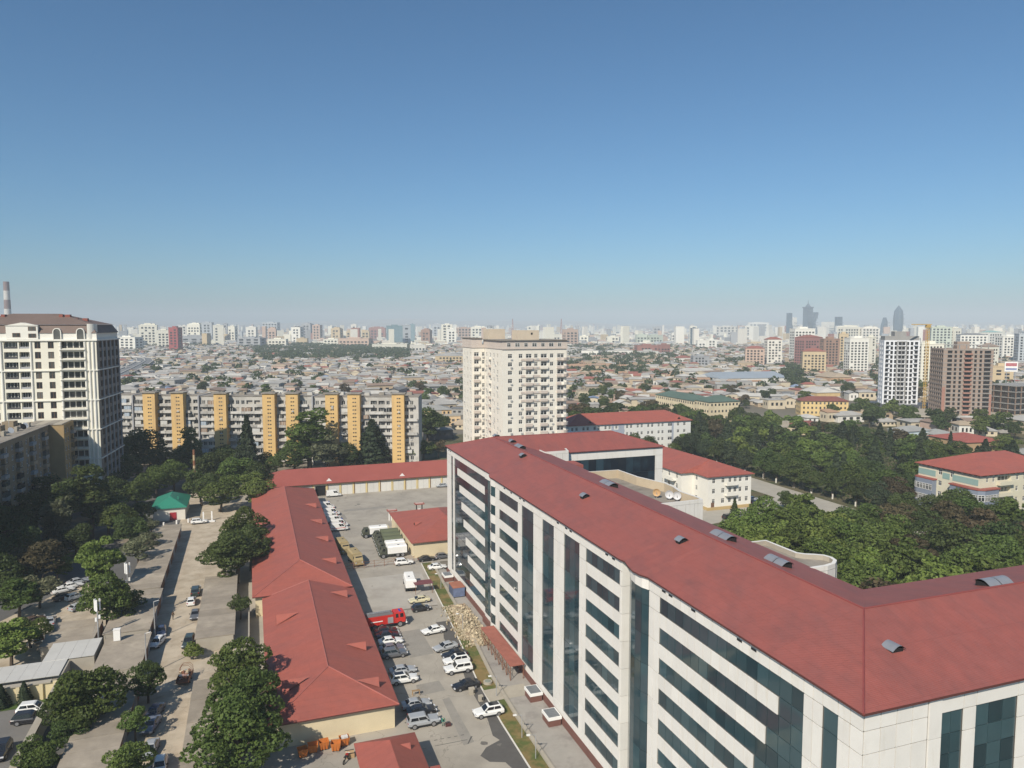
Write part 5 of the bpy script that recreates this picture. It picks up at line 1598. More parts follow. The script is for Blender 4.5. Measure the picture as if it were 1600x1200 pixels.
mb.poly([(-12, -WO, 0), (0, -WO, 0), (0, -WO, 29.0), (-12, -WO, 29.0)]); mb.poly([(0, -WO, 29.0), (0, 0, 29.0), (-12, 0, 29.0), (-12, -WO, 29.0)]); mb.poly([(0, 0, 0), (-12, 0, 0), (-12, 0, 29.0), (0, 0, 29.0)])
mb.build('wall', M('ochre_stone', (0.33, 0.235, 0.12), 0.9, 0.15, 0.3), OB2)
put_windows(OB2, ho, WIN)
for h in ho:
    if h[0] == 'B': piece('balcony', mLog[rw.randrange(3)], .45, h[3], h[4] - .35, 1.1, h[6], .9, OB2)
for k in range(4): piece('roof_strip', mFlat if k % 2 else mConc, -1.6 - k * 2.6, -WO / 2, 29.15, 2.5, WO + .4, .25, OB2)

# --- long nine-storey block with yellow stair shafts
mYellow = M('yellow_shaft', (0.59, 0.40, 0.17), 0.8, 0.08, 0.3, c2=(0.50, 0.34, 0.16), c2s=.5, streak=(1, 1, .12))
mGW = M('grey_white_panel', (0.46, 0.445, 0.41), 0.85, 0.12, 0.3, c2=(0.36, 0.345, 0.315), c2s=0.12)
mBal = M('balcony_panel', (0.45, 0.44, 0.415), 0.85, 0.15, 0.6, rndv=0.22, c2=(0.33, 0.315, 0.285), c2s=0.5)
def yellow_section(x0, x1, Y, shafts, name, label):
    r = empty(name, (x0, Y, 0), 0, label, 'apartment block', 'nine-storey block with yellow stair shafts')
    w = x1 - x0
    mb = MB()
    pat, u = [], 0.0
    while u < w - 3.4:
        k = rw.choice('wwB')
        ww = 2.6 if k == 'B' else 1.5
        pat += [(.75, '.'), (ww, k)]
        u += .75 + ww
    pat += [(w - u, '.')]
    rows = floors(1.2, 9, 2.98, .85, 1.6, 1.1)
    hs = face(mb, 0, 0, 1, 0, pat, rows, .18)
    mb.poly([(0, 0, 0), (w, 0, 0), (w, 0, 1.2), (0, 0, 1.2)])
    mb.poly([(w, 0, 0), (w, 12, 0), (w, 12, 29.1), (w, 0, 29.1)]); mb.poly([(0, 12, 0), (0, 0, 0), (0, 0, 29.1), (0, 12, 29.1)])
    mb.poly([(0, 0, 29.1), (w, 0, 29.1), (w, 12, 29.1), (0, 12, 29.1)])
    mb.build('wall', mGW, r)
    g_ = MB()
    bl = MB()
    for h in hs:
        k, rr_, cx, cy, z0, z1, wd, an, nn = h
        c0 = cx - wd / 2
        y = cy - .015
        nlf = 4 if k == 'B' else 2
        g_.poly([(c0, y, z0), (c0 + wd, y, z0), (c0 + wd, y, z1), (c0, y, z1)], 0 if rw.random() < .8 else 2)
        for i in range(nlf + 1):
            xx = c0 + (wd - .1) * i / nlf
            g_.box(xx, xx + .1, y - .06, y - .01, z0, z1, 1)
        g_.box(c0, c0 + wd, y - .07, y - .012, z1 - .1, z1, 1)
        if rw.random() < .22: link('air_unit', AC, r, loc=(c0 + .4, -.01, z0 - .65))
    g_.build('windows', [mWinG, mWinF, M('window_curtain', (0.33, 0.30, 0.26), 0.6)], r, kind='stuff')
    for f_ in range(9):                      # balcony fronts run in pieces along each floor
        u = .3
        while u < w - 4:
            L_ = rw.choice((5.5, 6.6, 3.3))
            L_ = min(L_, w - u - .3)
            if rw.random() < .82: piece('balcony', mBal, u + L_ / 2, -.55, 1.2 + f_ * 2.98 + .22, L_ - .12, 1.05, 1.05, r)
            if rw.random() < .3:                  # loggias glazed in by the tenants, each its own way
                gl = rw.choice((mWinG, mWinG, M('glazing_white', (0.5, 0.5, 0.48), .4, .15), M('glazing_blue', (0.30, 0.36, 0.42), .4, .15), M('glazing_brown', (0.26, 0.19, 0.14), .6, .15)))
                wl = min(L_ - .3, rw.uniform(2, 4))
                piece('glazed_loggia', gl, u + wl / 2 + .1, -.5, 1.2 + f_ * 2.98 + 1.52, wl, .95, 1.5, r)
                for q_ in range(1, 3): piece('glazing_bar', mWinF, u + .1 + wl * q_ / 3, -.99, 1.2 + f_ * 2.98 + 1.52, .1, .05, 1.5, r)
            u += L_
    for s_ in shafts:
        sx = s_ - x0
        mb = MB()
        mb.box(sx - 2.6, sx + 2.6, -3.2, 1, 0, 30.6)
        ob = mb.build('stair_shaft', mYellow, r)
        piece('shaft_cap', mFlat, sx, -1.2, 30.8, 6.2, 5.0, .4, r)
        slot = MB()
        for k in range(17):
            for dx in (-.45, .45): slot.box(sx + dx - .32 + .3, sx + dx + .32 + .3, -3.22, -3.19, 2.6 + k * 1.62, 3.1 + k * 1.62)
        slot.build('stair_windows', mWinG, ob, kind='stuff')
        for k in range(rw.randrange(1, 4)): link('air_unit', AC, ob, loc=(sx + .4, -3.22, 6 + rw.random() * 20))
    piece('roof_felt', mFlat, w / 2, 6, 29.25, w + .4, 12.4, .25, r)
    for k in range(int(w / 6)): piece('roof_hut', mGW if k % 2 else mFlat, 4 + k * 6, 5 + rw.random() * 4, 29.9, 2.2, 2.4, 1.3, r)
    piece('gable_fin', mGrey, -.35, 3.2, 14.8, .5, 9, 29.6, r)
def YX(px, Y=316): return (px - 800) / FPX * (Y * CT + 30 * ST)
yellow_section(YX(150), YX(203), 322, [], 'panel_block', 'grey end of the nine-storey block behind the mansard tower')
yellow_section(YX(206), YX(309), 318, [YX(234), YX(278)], 'panel_block', 'shaded part of the yellow-shafted block with two yellow shafts by the tower')
yellow_section(YX(314), YX(490), 315, [YX(349), YX(424), YX(460)], 'panel_block', 'middle part of the yellow-shafted block behind the tall poplar')
yellow_section(YX(493), YX(655), 313, [YX(523), YX(557), YX(625)], 'panel_block', 'part of the yellow-shafted block ending nearest the cream tower')

# --- cream tower behind the office roof
CT_ = campus('cream_tower', 'tall cream tower of flats with pinkish balcony bands behind the office roof', 'tower')
mCT = M('tower_buff', (0.70, 0.665, 0.585), 0.85, 0.06, 0.25)
mPk = M('pink_band', (0.52, 0.455, 0.40), 0.85, 0.08, 0.4)
NF2, F2 = 16, 3.1
rows = floors(0, NF2, F2, .95, 1.55, 1.2)
mb = MB()
fr = [(2.2, '.'), (1.7, 'w'), (2.6, '.'), (1.5, 'w'), (1.3, '.'), (2.4, 'w'), (1.0, '.'), (1.4, 'w'), (1.2, '.'), (2.6, 'w'), (1.2, '.'), (1.4, 'w'), (1.5, '.'), (2.9, 'w'), (1.0, '.')]
h1 = face(mb, 45.06, 217, 1, 0, fr, rows, .22)
WT = sum(p[0] for p in fr)
lf = [(2.0, '.'), (1.5, 'w'), (3.0, '.'), (1.6, 'w'), (3.0, '.'), (1.5, 'w'), (3.0, '.'), (1.5, 'w'), (5.0, '.')]
h2 = face(mb, 45.06, 217 + sum(p[0] for p in lf), 0, -1, lf, rows, .22)
lb = [(1.0, '.'), (2.0, 'w'), (1.3, '.'), (1.02, 'w')]
h3 = face(mb, 39.74, 239.2, 1, 0, lb, rows, .22)
ls = [(2, '.'), (1.4, 'w'), (3, '.'), (1.4, 'w'), (3, '.'), (1.4, 'w'), (.9, '.')]
h4 = face(mb, 39.74, 239.2 + 13.1, 0, -1, ls, rows, .22)
xr = 45.06 + WT
mb.poly([(xr, 217, 0), (xr, 240, 0), (xr, 240, 50.8), (xr, 217, 50.8)]); mb.poly([(xr, 240, 0), (45.06, 240, 0), (45.06, 240, 50.8), (xr, 240, 50.8)])
mb.poly([(45.06, 217, 50.8), (xr, 217, 50.8), (xr, 240, 50.8), (45.06, 240, 50.8)])
mb.poly([(39.74, 239.2, 50.8), (45.06, 239.2, 50.8), (50, 252.3, 50.8), (39.74, 252.3, 50.8)])
mb.build('wall', mCT, CT_)
put_windows(CT_, [h for h in h1 if h[1] // 3 > 4], {'w': WIN}, 'w')
put_windows(CT_, [h for h in h2 + h3 + h4 if h[1] // 3 > 4], {'w': WIN}, 'w')
for h in h1:
    if h[1] // 3 > 4:
        if 2.0 < h[6]:
            rr_ = rw.random()
            piece('balcony', mPk if rr_ < .75 else mCT, h[2], 216.62, h[4] - .55, h[6] + .4, .74, 1.0, CT_)
        elif rw.random() < .55: link('air_unit', AC, CT_, loc=(h[2] + .5, 216.98, h[4] - .75))
for h in h2 + h3 + h4:
    if h[1] // 3 > 4:
        nx_, ny_ = h[8]
        if h[6] == 2.0 or (h[8][0] < -.5 and h[6] == 1.6):
            if nx_ < -.5: piece('balcony', mPk if rw.random() < .7 else mCT, 45.06 - .35, h[3], h[4] - .5, .8, 2.2, 1.0, CT_)
            else: piece('balcony', mPk if rw.random() < .7 else mCT, h[2], 238.85, h[4] - .55, 2.4, .74, 1.0, CT_)
        elif rw.random() < .3: link('air_unit', AC, CT_, loc=(h[2] + nx_ * .25, h[3] + ny_ * .25, h[4] - .75), rz=h[7])
for k in range(10, 16):
    z_ = k * F2
    piece('pink_band', mPk, 45.06 + 11.6, 216.85, z_ + .35, 8.6, .26, .8, CT_)
for k in range(5, 16):                      # rounded corner balconies
    mb = MB()
    z_ = k * F2
    pts = [(xr - 3.4, 217)] + [(xr - 1.6 + 2.9 * math.cos(t), 218.6 + 2.9 * math.sin(t)) for t in np.linspace(-math.pi / 2, .3, 7)] + [(xr - .2, 219.6)]
    mb.prism(pts, z_ - .1, z_ + .95)
    mb.build('corner_balcony', mPk if k % 4 else mCT, CT_)
mb = MB()
mb.box(44.8, xr + .4, 216.6, 240.3, 50.8, 51.3); mb.box(39.5, 45.0, 238.9, 252.5, 50.8, 52.0)
mb.box(44.9, xr + .2, 216.8, 240.2, 51.3, 54.0)
at_ = mb.build('attic', mPk, CT_)
for k in range(7): link('window', WIN, CT_, loc=(47.5 + k * 3.4, 216.79, 51.7), sc=(1.9 if k % 2 else 1.4, 1, 1.5))
mb = MB()
mb.box(44.2, xr + .8, 216.2, 240.8, 54.02, 54.2); mb.box(39.2, 44.1, 238.5, 252.6, 54.5, 54.7)
mb.build('flat_roof', mFlat, CT_)
MB().box(39.6, 44.0, 239.0, 252.4, 52.02, 54.5).build('attic_left', mPk, CT_)
mLift = M('lift_house', (0.52, 0.44, 0.34), 0.85, 0.08)
piece('lift_house', mLift, 57.5, 226, 56.0, 8.6, 7, 3.6, CT_)
piece('lift_house', mLift, 50.0, 242, 56.2, 7, 7, 4.0, CT_)
piece('lift_window', mDark, 58.8, 222.48, 56.5, .7, .06, .8, CT_)
for k in range(11): link('air_unit', AC, CT_, loc=(45.03, 219 + (k * 7.3) % 20, 20 + k * 2.7), rz=-math.pi / 2)

# --- three-storey white house
H3 = campus('white_house', 'three-storey white house with red roof and little balconies by the park street', 'building')
mW3 = M('white_render', (0.72, 0.70, 0.635), 0.85, 0.05, 0.3)
mb = MB()
rows = floors(1.0, 3, 3.35, 1.05, 1.6, .1)
h1 = face(mb, 95, 158, 1, 0, [(1.6, '.'), (1.1, 'w'), (2.4, '.'), (1.2, 'w'), (1.5, '.'), (1.1, 'w'), (.9, '.'), (1.2, 'w'), (.8, '.'), (1.1, 'w'), (1.4, '.'), (1.2, 'w'), (1.1, '.')], rows, .2)
h2 = face(mb, 95, 166.5, 0, -1, [(1.2, '.'), (1.2, 'w'), (6.1, '.')], rows, .2)
h3 = face(mb, 90.4, 210, 0, -1, [(1.7, '.'), (1.2, 'w'), (1.9, '.')] * 9 + [(.3, '.')], rows, .2)
xr = 95 + 16.6
mb.poly([(90.4, 166.5, 1), (95, 166.5, 1), (95, 166.5, 11.15), (90.4, 166.5, 11.15)])
mb.poly([(xr, 158, 1), (xr, 210, 1), (xr, 210, 11.15), (xr, 158, 11.15)]); mb.poly([(xr, 210, 1), (90.4, 210, 1), (90.4, 210, 11.15), (xr, 210, 11.15)])
mb.build('wall', mW3, H3)
MB().box(94.8, xr + .2, 157.8, 209, 0, 1.0).box(90.2, 94.78, 166.3, 209, 0, 1.0).build('plinth', M('ochre_plinth', (0.45, 0.33, 0.16), 0.9), H3)
put_windows(H3, h1 + h2 + h3, WIN)
for z_ in (4.5, 7.9):
    piece('balcony_slab', mW3, 103.4, 157.4, z_ + .1, 4.2, 1.2, .25, H3)
    piece('balcony_wall', mW3, 103.4, 156.85, z_ + .7, 4.2, .1, .95, H3)
piece('balcony_slab', mW3, 89.6, 172.5, 8.0, 1.6, 6.0, .3, H3); piece('balcony_wall', mW3, 88.85, 172.5, 8.6, .1, 6.0, .9, H3)
piece('door', mBrownF, 96.8, 157.97, 1.3, 1.2, .08, 2.4, H3)
mb = MB()
A_, B_, C_, D_ = (94.2, 157.2, 11.2), (xr + .8, 157.2, 11.2), (xr + .8, 211, 11.2), (89.6, 211, 11.2)
E_, F_ = (89.6, 165.7, 11.2), (94.2, 165.7, 11.2)
n_, f_ = (101.8, 167, 14.8), (101.0, 211, 14.8)
for q in ([A_, B_, n_], [B_, C_, f_, n_], [D_, E_, n_, f_], [E_, F_, n_], [F_, A_, n_]): mb.poly(q)
mb.prism([A_[:2], B_[:2], C_[:2], D_[:2], E_[:2], F_[:2]], 11.0, 11.18)
mb.build('roof', mRoof2, H3)
# --- four-storey white and grey school
H4 = campus('school_block', 'long white and grey four-storey building with red roof in the park', 'building')
mb = MB()
rows = floors(.8, 4, 3.3, 1.0, 1.5, .2)
h1 = face(mb, 92, 262, 1, 0, [(1.3, '.'), (1.1, 'w'), (1.0, '.'), (1.1, 'w'), (1.1, '.')] * 9 + [(1.2, '.'), (2.4, 'w'), (1.2, '.')] + [(1.4, '.'), (1.3, 'w'), (2.2, '.'), (1.3, 'w'), (2.8, '.')], rows, .2)
xr = 92 + 5.6 * 9 + 4.8 + 9
mb.poly([(92, 280, .8), (92, 262, .8), (92, 262, 14.2), (92, 280, 14.2)]); mb.poly([(xr, 262, .8), (xr, 280, .8), (xr, 280, 14.2), (xr, 262, 14.2)]); mb.poly([(xr, 280, .8), (92, 280, .8), (92, 280, 14.2), (xr, 280, 14.2)])
mb.build('wall', M('school_white', (0.66, 0.655, 0.62), 0.85, 0.05), H4)
MB().box(91.9, xr + .1, 261.9, 280.1, 0, .8).build('plinth', mGrey, H4)
put_windows(H4, h1, WIN)
mBG = M('blue_grey_render', (0.33, 0.36, 0.42), 0.85, 0.06)
for a0, a1 in ((113.6, 114.8), (117.2, 118.4), (118.5, 120.2)):
    piece('blue_panel', mBG, (a0 + a1) / 2, 261.96, 7.5, a1 - a0, .05, 13.3, H4)
for z_ in (4.35, 7.65, 10.95, 13.9): piece('blue_panel', mBG, 117, 261.97, z_ - .2, 6.8, .05, 1.2, H4)
piece('grey_panel', mBG, 146.2, 261.96, 7.5, 1.0, .05, 13.2, H4)
mb = MB()
hip(mb, 92, xr, 262, 280, 14.2, 4.2, .7)
mb.build('roof', mRoof2, H4)
for a in (103, 150): 
    mb = MB(); mb.poly([(a - .9, 262.6, 14.9), (a + .9, 262.6, 14.9), (a, 262.6, 15.9)], 1); mb.poly([(a - .9, 262.6, 14.9), (a, 262.6, 15.9), (a, 265.4, 15.9)]); mb.poly([(a, 262.6, 15.9), (a + .9, 262.6, 14.9), (a, 265.4, 15.9)])
    mb.build('dormer', [mRoof2, mDark], H4)
LW = campus('balustrade_roof', 'white balustraded low building between the cream tower and the school', 'building')
MB().box(74, 91, 245, 258, 0, 12.6).build('wall', mW3, LW)
for k in range(9): piece('balustrade', mWhite, 75 + k * 1.9, 245.1, 13.3, 1.2, .5, 1.4, LW)

# --- building with blue-grey bays at the edge of the park
HB = campus('bay_building', 'pale building with blue-grey glazed bays, teal band and red roof', 'building')
mHB = M('pale_render', (0.60, 0.56, 0.43), 0.85, 0.06)
mb = MB()
rows = floors(0, 4, 3.5, 1.0, 1.6, .1)
fr = [(2.6, '.'), (1.0, 'w'), (1.7, '.'), (1.0, 'w'), (1.0, '.'), (6.0, 'B'), (2.2, '.'), (1.1, 'w'), (2.2, '.'), (1.1, 'w'), (2.0, '.'), (6, 'B'), (8, '.')]
h1 = face(mb, 166.5, 120.3, 1, 0, fr, rows, .22)
h2 = face(mb, 166.5, 142.3, 0, -1, [(7.5, '.'), (1.3, 'w'), (3.0, '.'), (1.3, 'w'), (8.9, '.')], rows, .22)
xr = 166.5 + sum(p[0] for p in fr)
mb.poly([(xr, 142.3, 0), (166.5, 142.3, 0), (166.5, 142.3, 14.1), (xr, 142.3, 14.1)])
mb.build('wall', mHB, HB)
put_windows(HB, h1 + h2, {'w': WIN, 'B': DOORW})
for h in h1:
    if h[0] == 'B': piece('balcony', mHB, h[2], 119.7, h[4] - .5, 6.2, 1.3, 1.1, HB)
mBay = M('bay_blue_grey', (0.20, 0.23, 0.29), 0.7, 0.06)
mTeal = M('teal_band', (0.24, 0.36, 0.33), 0.8, 0.05)
piece('teal_panel', mTeal, 166.46, 139.0, 11.5, .06, 6.5, 1.9, HB); piece('teal_panel', mTeal, 166.46, 125.2, 11.5, .06, 8.8, 1.9, HB); piece('teal_panel', mTeal, 166.46, 131.9, 11.5, .06, 2.6, 1.9, HB)
for pts, lab in (([(166.5, 142.2), (165.0, 142.2), (164.6, 141.2), (164.6, 135.3), (166.5, 135.3)], 0), ([(166.5, 129.0), (164.7, 129.0), (164.2, 121.8), (164.7, 119.4), (166.3, 118.2), (172.6, 118.6), (172.6, 120.2), (166.5, 120.2)], 1)):
    pts = pts[::1]
    mb = MB()
    mb.prism(pts[::-1] if lab == 0 else pts, 0, 9.6)
    ob = mb.build('bay', mBay, HB)
    cx, cy = sum(p[0] for p in pts) / len(pts), sum(p[1] for p in pts) / len(pts)
    mb = MB()
    ex_ = [(cx + (p[0] - cx) * 1.08, cy + (p[1] - cy) * 1.05) for p in pts]
    mb.prism(ex_, 9.62, 10.0)
    mb.build('bay_roof', mRoof2, HB)
    seg = list(zip(pts, pts[1:]))
    for p_, q_ in seg:
        p_, q_ = Vector(p_), Vector(q_)
        L_ = (q_ - p_).length
        if L_ < 1.0 or max(p_.x, q_.x) > 173 or (p_.y > 142 and q_.y > 142): continue
        if (p_.y == q_.y and p_.x > 166 and p_.y > 130): continue
        d = (q_ - p_) / L_
        nn = Vector((-d.y, d.x))
        if lab == 0: nn = nn
        if nn.dot((p_ + q_) / 2 - Vector((172, 131))) < 0: nn = -nn
        n = max(1, int(L_ / 1.15))
        u_ = L_ / n
        for f_ in range(2):
            for k in range(n):
                c = p_ + d * (u_ * (k + .5)) + nn * .02
                link('window', WIN, ob, loc=(c.x, c.y, 2.6 + f_ * 3.6), rz=math.atan2(nn.x, -nn.y), sc=(u_ * .92, 1, 2.0))
mb = MB()
hip(mb, 166.5, xr, 120.3, 142.3, 14.15, 4.4, .9)
mb.build('roof', mRoof2, HB)
for k in range(12): piece('eave_bracket', mRoofEdge, 166.1, 121.5 + k * 1.85, 13.75, .5, .7, .2, HB)
for k in range(12): piece('eave_bracket', mRoofEdge, 168 + k * 2.4, 119.9, 13.75, .9, .5, .2, HB)

# --- plain helper for houses further off: walls, windows as one part, hipped or flat roof
def quickhouse(name, label, cat, corner, rz, w, d, nf, fh, wall, roof, rise=2.0, pitch=2.6, ww=1.1, wh=1.4, group=None, over=.5, base=0.6, win=None, sides=True):
    r = empty(name, (corner[0], corner[1], 0), rz, label, cat, group)
    H_ = base + nf * fh
    mb = MB().box(0, w, 0, d, 0, H_)
    mb.build('wall', wall, r)
    wm = MB()
    def run(L_, f):
        n = max(1, int(L_ / pitch))
        p0 = (L_ - n * pitch) / 2
        for k in range(n):
            for q in range(nf):
                z0 = base + q * fh + (fh - wh) * .55
                f(p0 + k * pitch + (pitch - ww) / 2, z0)
    run(w, lambda u, z: wm.box(u, u + ww, -.04, .05, z, z + wh, 0))
    if sides:
        run(d, lambda u, z: wm.box(-.04, .05, u, u + ww, z, z + wh, 0))
        run(d, lambda u, z: wm.box(w - .05, w + .04, u, u + ww, z, z + wh, 0))
    wm.build('windows', win or mWinG, r, kind='stuff')
    rb2 = MB()
    if rise > 0: hip(rb2, 0, w, 0, d, H_ + .02, rise, over)
    else:
        rb2.box(-.15, w + .15, -.15, d + .15, H_ + .01, H_ + .5)
        rb2.box(w * .35, w * .6, d * .35, d * .65, H_ + .5, H_ + 3)
    rb2.build('roof', roof, r)
    return r
mGreenG = M('green_grey_roof', (0.085, 0.13, 0.105), 0.7, 0.12, 0.1)
mRoofBr = M('brown_red_roof', (0.20, 0.075, 0.06), 0.7, 0.12, 0.2)
mGreyR = M('asbestos_roof', (0.29, 0.29, 0.275), 0.9, 0.12, 0.1)
p = W(221, 341)
quickhouse('school_house', 'long cream building with dark green hipped roofs behind the park trees', 'building', p, A0, 22, 16, 3, 4.0, mCream, mGreenG, 3.2, group=None)
p = W(223, 358)
quickhouse('school_house', 'cream wing with green roof running back behind the park', 'building', p, A0, 15, 50, 3, 3.6, mCream, mGreenG, 3.0)
p = W(298, 350)
quickhouse('yellow_house', 'yellow three-storey building with dark red roof beyond the park', 'building', (p.x, p.y), A0 - .45, 30, 12, 3, 3.1, M('ochre_render', (0.62, 0.46, 0.22), 0.85), mRoofBr, 2.6, over=.6)
p = W(238, 280)
quickhouse('garden_house', 'small house with brown-red hipped roof among the park trees', 'house', p, A0, 15, 10, 1, 4.5, mCream, mRoofBr, 2.0)
p = W(228, 283)
quickhouse('garden_house', 'flat cream annex beside the brown-roofed house in the park', 'house', p, A0, 11, 8, 1, 3.6, mCream, mConc, 0)
p = W(268, 240)
quickhouse('pale_house', 'pale blue house with grey tin roof before the brown tower', 'house', p, A0, 17, 11, 1, 5.4, M('pale_blue', (0.50, 0.58, 0.60), 0.8), mGreyR, 2.0)
p = W(282, 232)
quickhouse('pale_house', 'low white house with grey tin roof next to the pale blue one', 'house', p, A0, 12, 14, 1, 4.0, mWhiteP, mGreyR, 2.0)
p = W(257, 197)
quickhouse('tan_hall', 'tan hall with red hipped roof above the blue-bay building', 'building', p, A0 - .1, 20, 22, 1, 7, M('tan_brick', (0.40, 0.28, 0.16), 0.9, 0.1), mRoof2, 2.6, pitch=3.2, ww=1.8)
p = W(268, 176)
quickhouse('grey_hall', 'low grey-roofed hall behind the blue-bay building', 'building', p, A0, 40, 14, 1, 4.2, mGrey, mGreyR, 1.2)
p = W(318, 185)
quickhouse('grey_hall', 'brown house with a slate grey gable roof at the edge of the frame', 'house', p, A0, 18, 20, 1, 5, M('tan_brick2', (0.34, 0.26, 0.17), 0.9), mGreyR, 2.6)
p = W(50, 395)
quickhouse('orange_villa', 'orange two-storey villa with a grey roof left of the cream tower', 'house', p, A0 - .1, 22, 16, 2, 3.8, M('orange_render', (0.62, 0.44, 0.24), 0.85), mGreyR, 2.4)
p = W(47, 425)
quickhouse('white_villa', 'white two-storey house with grey hip roof behind the orange villa', 'house', p, A0, 18, 18, 2, 3.4, mWhiteP, mGreyR, 3.0)
p = W(47, 382)
quickhouse('orange_wall_house', 'peach garden building with arched bays before the orange villa', 'house', p, A0 - .1, 27, 9, 1, 5.0, M('peach_render', (0.66, 0.48, 0.28), 0.85), mConc, 0, pitch=3, ww=1.7)
p = W(42, 330)
quickhouse('tin_shed', 'dark tin shed beside the street left of the cream tower', 'shed', p, A0, 14, 9, 1, 4.5, M('dark_tin', (0.09, 0.095, 0.11), 0.6), mGreyR, 1.0)

# --- unfinished towers
mWT = M('white_concrete', (0.66, 0.67, 0.69), 0.8, 0.05)
mGT = M('raw_concrete', (0.27, 0.265, 0.255), 0.9, 0.12, 0.2)
mBT = M('brown_block', (0.30, 0.23, 0.185), 0.9, 0.12, 0.3)
def shell(name, label, px0, Y, rz, pat, spat, nf, fh, zb, wall, rows_opt, extra=None, top=1.0, cat='tower'):
    q = at(px0, 600, Y)
    r = empty(name, (q.x, Y, 0), rz, label, cat)
    mb = MB()
    rows = floors(zb, nf, fh, *rows_opt, top)
    w = sum(p_[0] for p_ in pat); d = sum(p_[0] for p_ in spat)
    h_ = face(mb, 0, 0, 1, 0, pat, rows, .5, 0, back=1)
    face(mb, 0, d, 0, -1, spat, rows, .5, 0, back=1)
    z1 = rows[-1][1]
    mb.poly([(w, 0, zb), (w, d, zb), (w, d, z1), (w, 0, z1)]); mb.poly([(w, d, zb), (0, d, zb), (0, d, z1), (w, d, z1)])
    mb.poly([(0, 0, z1), (w, 0, z1), (w, d, z1), (0, d, z1)])
    mb.build('shell', [wall, mDark], r)
    return r, w, d, z1, h_
wp = [(w__ * (.74 if k__ == '.' else 1.0), k__) for w__, k__ in [(1.5, '.'), (2.0, 'w'), (1.3, '.'), (1.6, 'w'), (1.3, '.'), (1.7, 'w'), (.9, '.'), (1.9, 'w'), (.5, '.'), (1.9, 'w'), (.9, '.'), (1.7, 'w'), (1.3, '.'), (1.6, 'w'), (1.3, '.'), (2.0, 'w'), (1.5, '.')]]
r, w, d, z1, hw = shell('white_tower', 'unfinished white tower with grey centre and rows of black openings', 1379, 500, -.22, wp, [(3, '.'), (1.5, 'w'), (3, '.'), (1.5, 'w'), (3, '.')], 14, 3.05, 6.0, mWT, (.35, 2.3), top=.6)
piece('grey_core', mGT, w / 2, -.14, 27.4, .35, .25, 42, r); piece('grey_core', mGT, w / 2 - 2.85, -.14, 27.4, .8, .25, 42, r); piece('grey_core', mGT, w / 2 + 2.85, -.14, 27.4, .8, .25, 42, r)
for k in range(14):
    for x_ in (2.5, w - 2.5): piece('balcony', mWT, x_, -.5, 6 + k * 3.05 + .5, 2.6, 1.0, .5, r)
    piece('grey_band', mGT, w / 2, -.1, 6 + k * 3.05 + 2.75, 6.4, .18, .55, r)
MB().box(.5, w - .5, .5, d - .5, z1, z1 + 2.8).box(w * .3, w * .62, 1, d - 2, z1 + 2.8, z1 + 6).build('top_storey', mGT, r)
MB().box(-5, w + 22, -4, d + 6, 0, 5.9).build('podium', M('dark_podium', (0.07, 0.072, 0.08), 0.5, 0.1), r)
for k in range(9): piece('podium_column', mGT, -3.5 + k * 5.2, -4.1, 2.6, .6, .3, 5.2, r)
bp = [(2.4, '.'), (2.6, 'w'), (1.2, '.'), (1.4, 'w'), (1.5, '.'), (1.4, 'w'), (1.6, '.'), (3.6, 'w'), (1.6, '.'), (1.4, 'w'), (1.5, '.'), (1.4, 'w'), (1.2, '.'), (3.6, 'w'), (1.4, '.')]
r, w, d, z1, hb = shell('brown_tower', 'unfinished brown block tower with brick-red balconies', 1472, 452, -.2, bp, [(1.2, '.'), (2.4, 'w')] * 6 + [(1, '.')], 15, 2.66, 4.6, mBT, (.5, 1.7), top=.5)
mBrk = M('red_block', (0.32, 0.17, 0.13), 0.9, 0.15)
for h in hb:
    if h[6] == 3.6 and h[2] < w * .7: piece('balcony', mBrk, h[2], -.4, h[4] - .3, 4.6, .9, .9, r)
    elif h[6] > 3: piece('floor_slab', mGT, h[2], -.2, h[4] - .35, 3.8, .5, .3, r)
for k in range(16): piece('floor_band', mGT, w / 2, -.05, 4.6 + k * 2.66 - .05, w + .1, .12, .3, r)
for x_ in range(0, int(w), 4): piece('roof_column', mGT, x_ + 1, .6, z1 + 1.2, .5, .5, 2.4, r)
piece('roof_beam', mGT, w / 2, .6, z1 + 2.6, w - .4, .6, .4, r)
piece('roof_core', mBT, w * .5, d * .5, z1 + 2.2, 7, 6, 4.4, r)
piece('brick_corner', mBrk, .9, -.06, 13, 1.8, .14, 17, r); piece('brick_corner', mBrk, w - .7, -.06, 11, 1.3, .14, 13, r)
MB().box(-18, w + 44, -7, d + 10, 3.4, 4.5).build('podium_deck', mConc, r)
for k in range(17): piece('podium_column', mGT, -16 + k * 5, -6.2, 1.7, .6, .6, 3.4, r)
MB().box(-16, w + 40, 1.5, d + 6, 0, 3.38).build('podium_void', mDark, r)
# open concrete frame at the very edge
q = at(1588, 600, 450)
r = empty('unfinished_building', (q.x, 450, 0), A0, 'open concrete building frame with exposed rust-brown floors at the frame edge', 'building')
for f_ in range(6):
    piece('floor_slab', mGT, 15, 10, 3.6 + f_ * 3.7, 30, 20, .35, r)
    for k in range(7):
        piece('column', M('frame_column', (0.22, 0.15, 0.11), 0.9), .5 + k * 4.8, .3, 1.7 + f_ * 3.7, .5, .5, 3.3, r)
    for k in range(4): piece('column', M('frame_column', (0.22, 0.15, 0.11), 0.9), .5, 5 + k * 4.8, 1.7 + f_ * 3.7, .5, .5, 3.3, r)
MB().box(3, 28, 5, 19, 0, 22).build('inner_core', mBT, r)  # solid brown block filling the inside of the frame
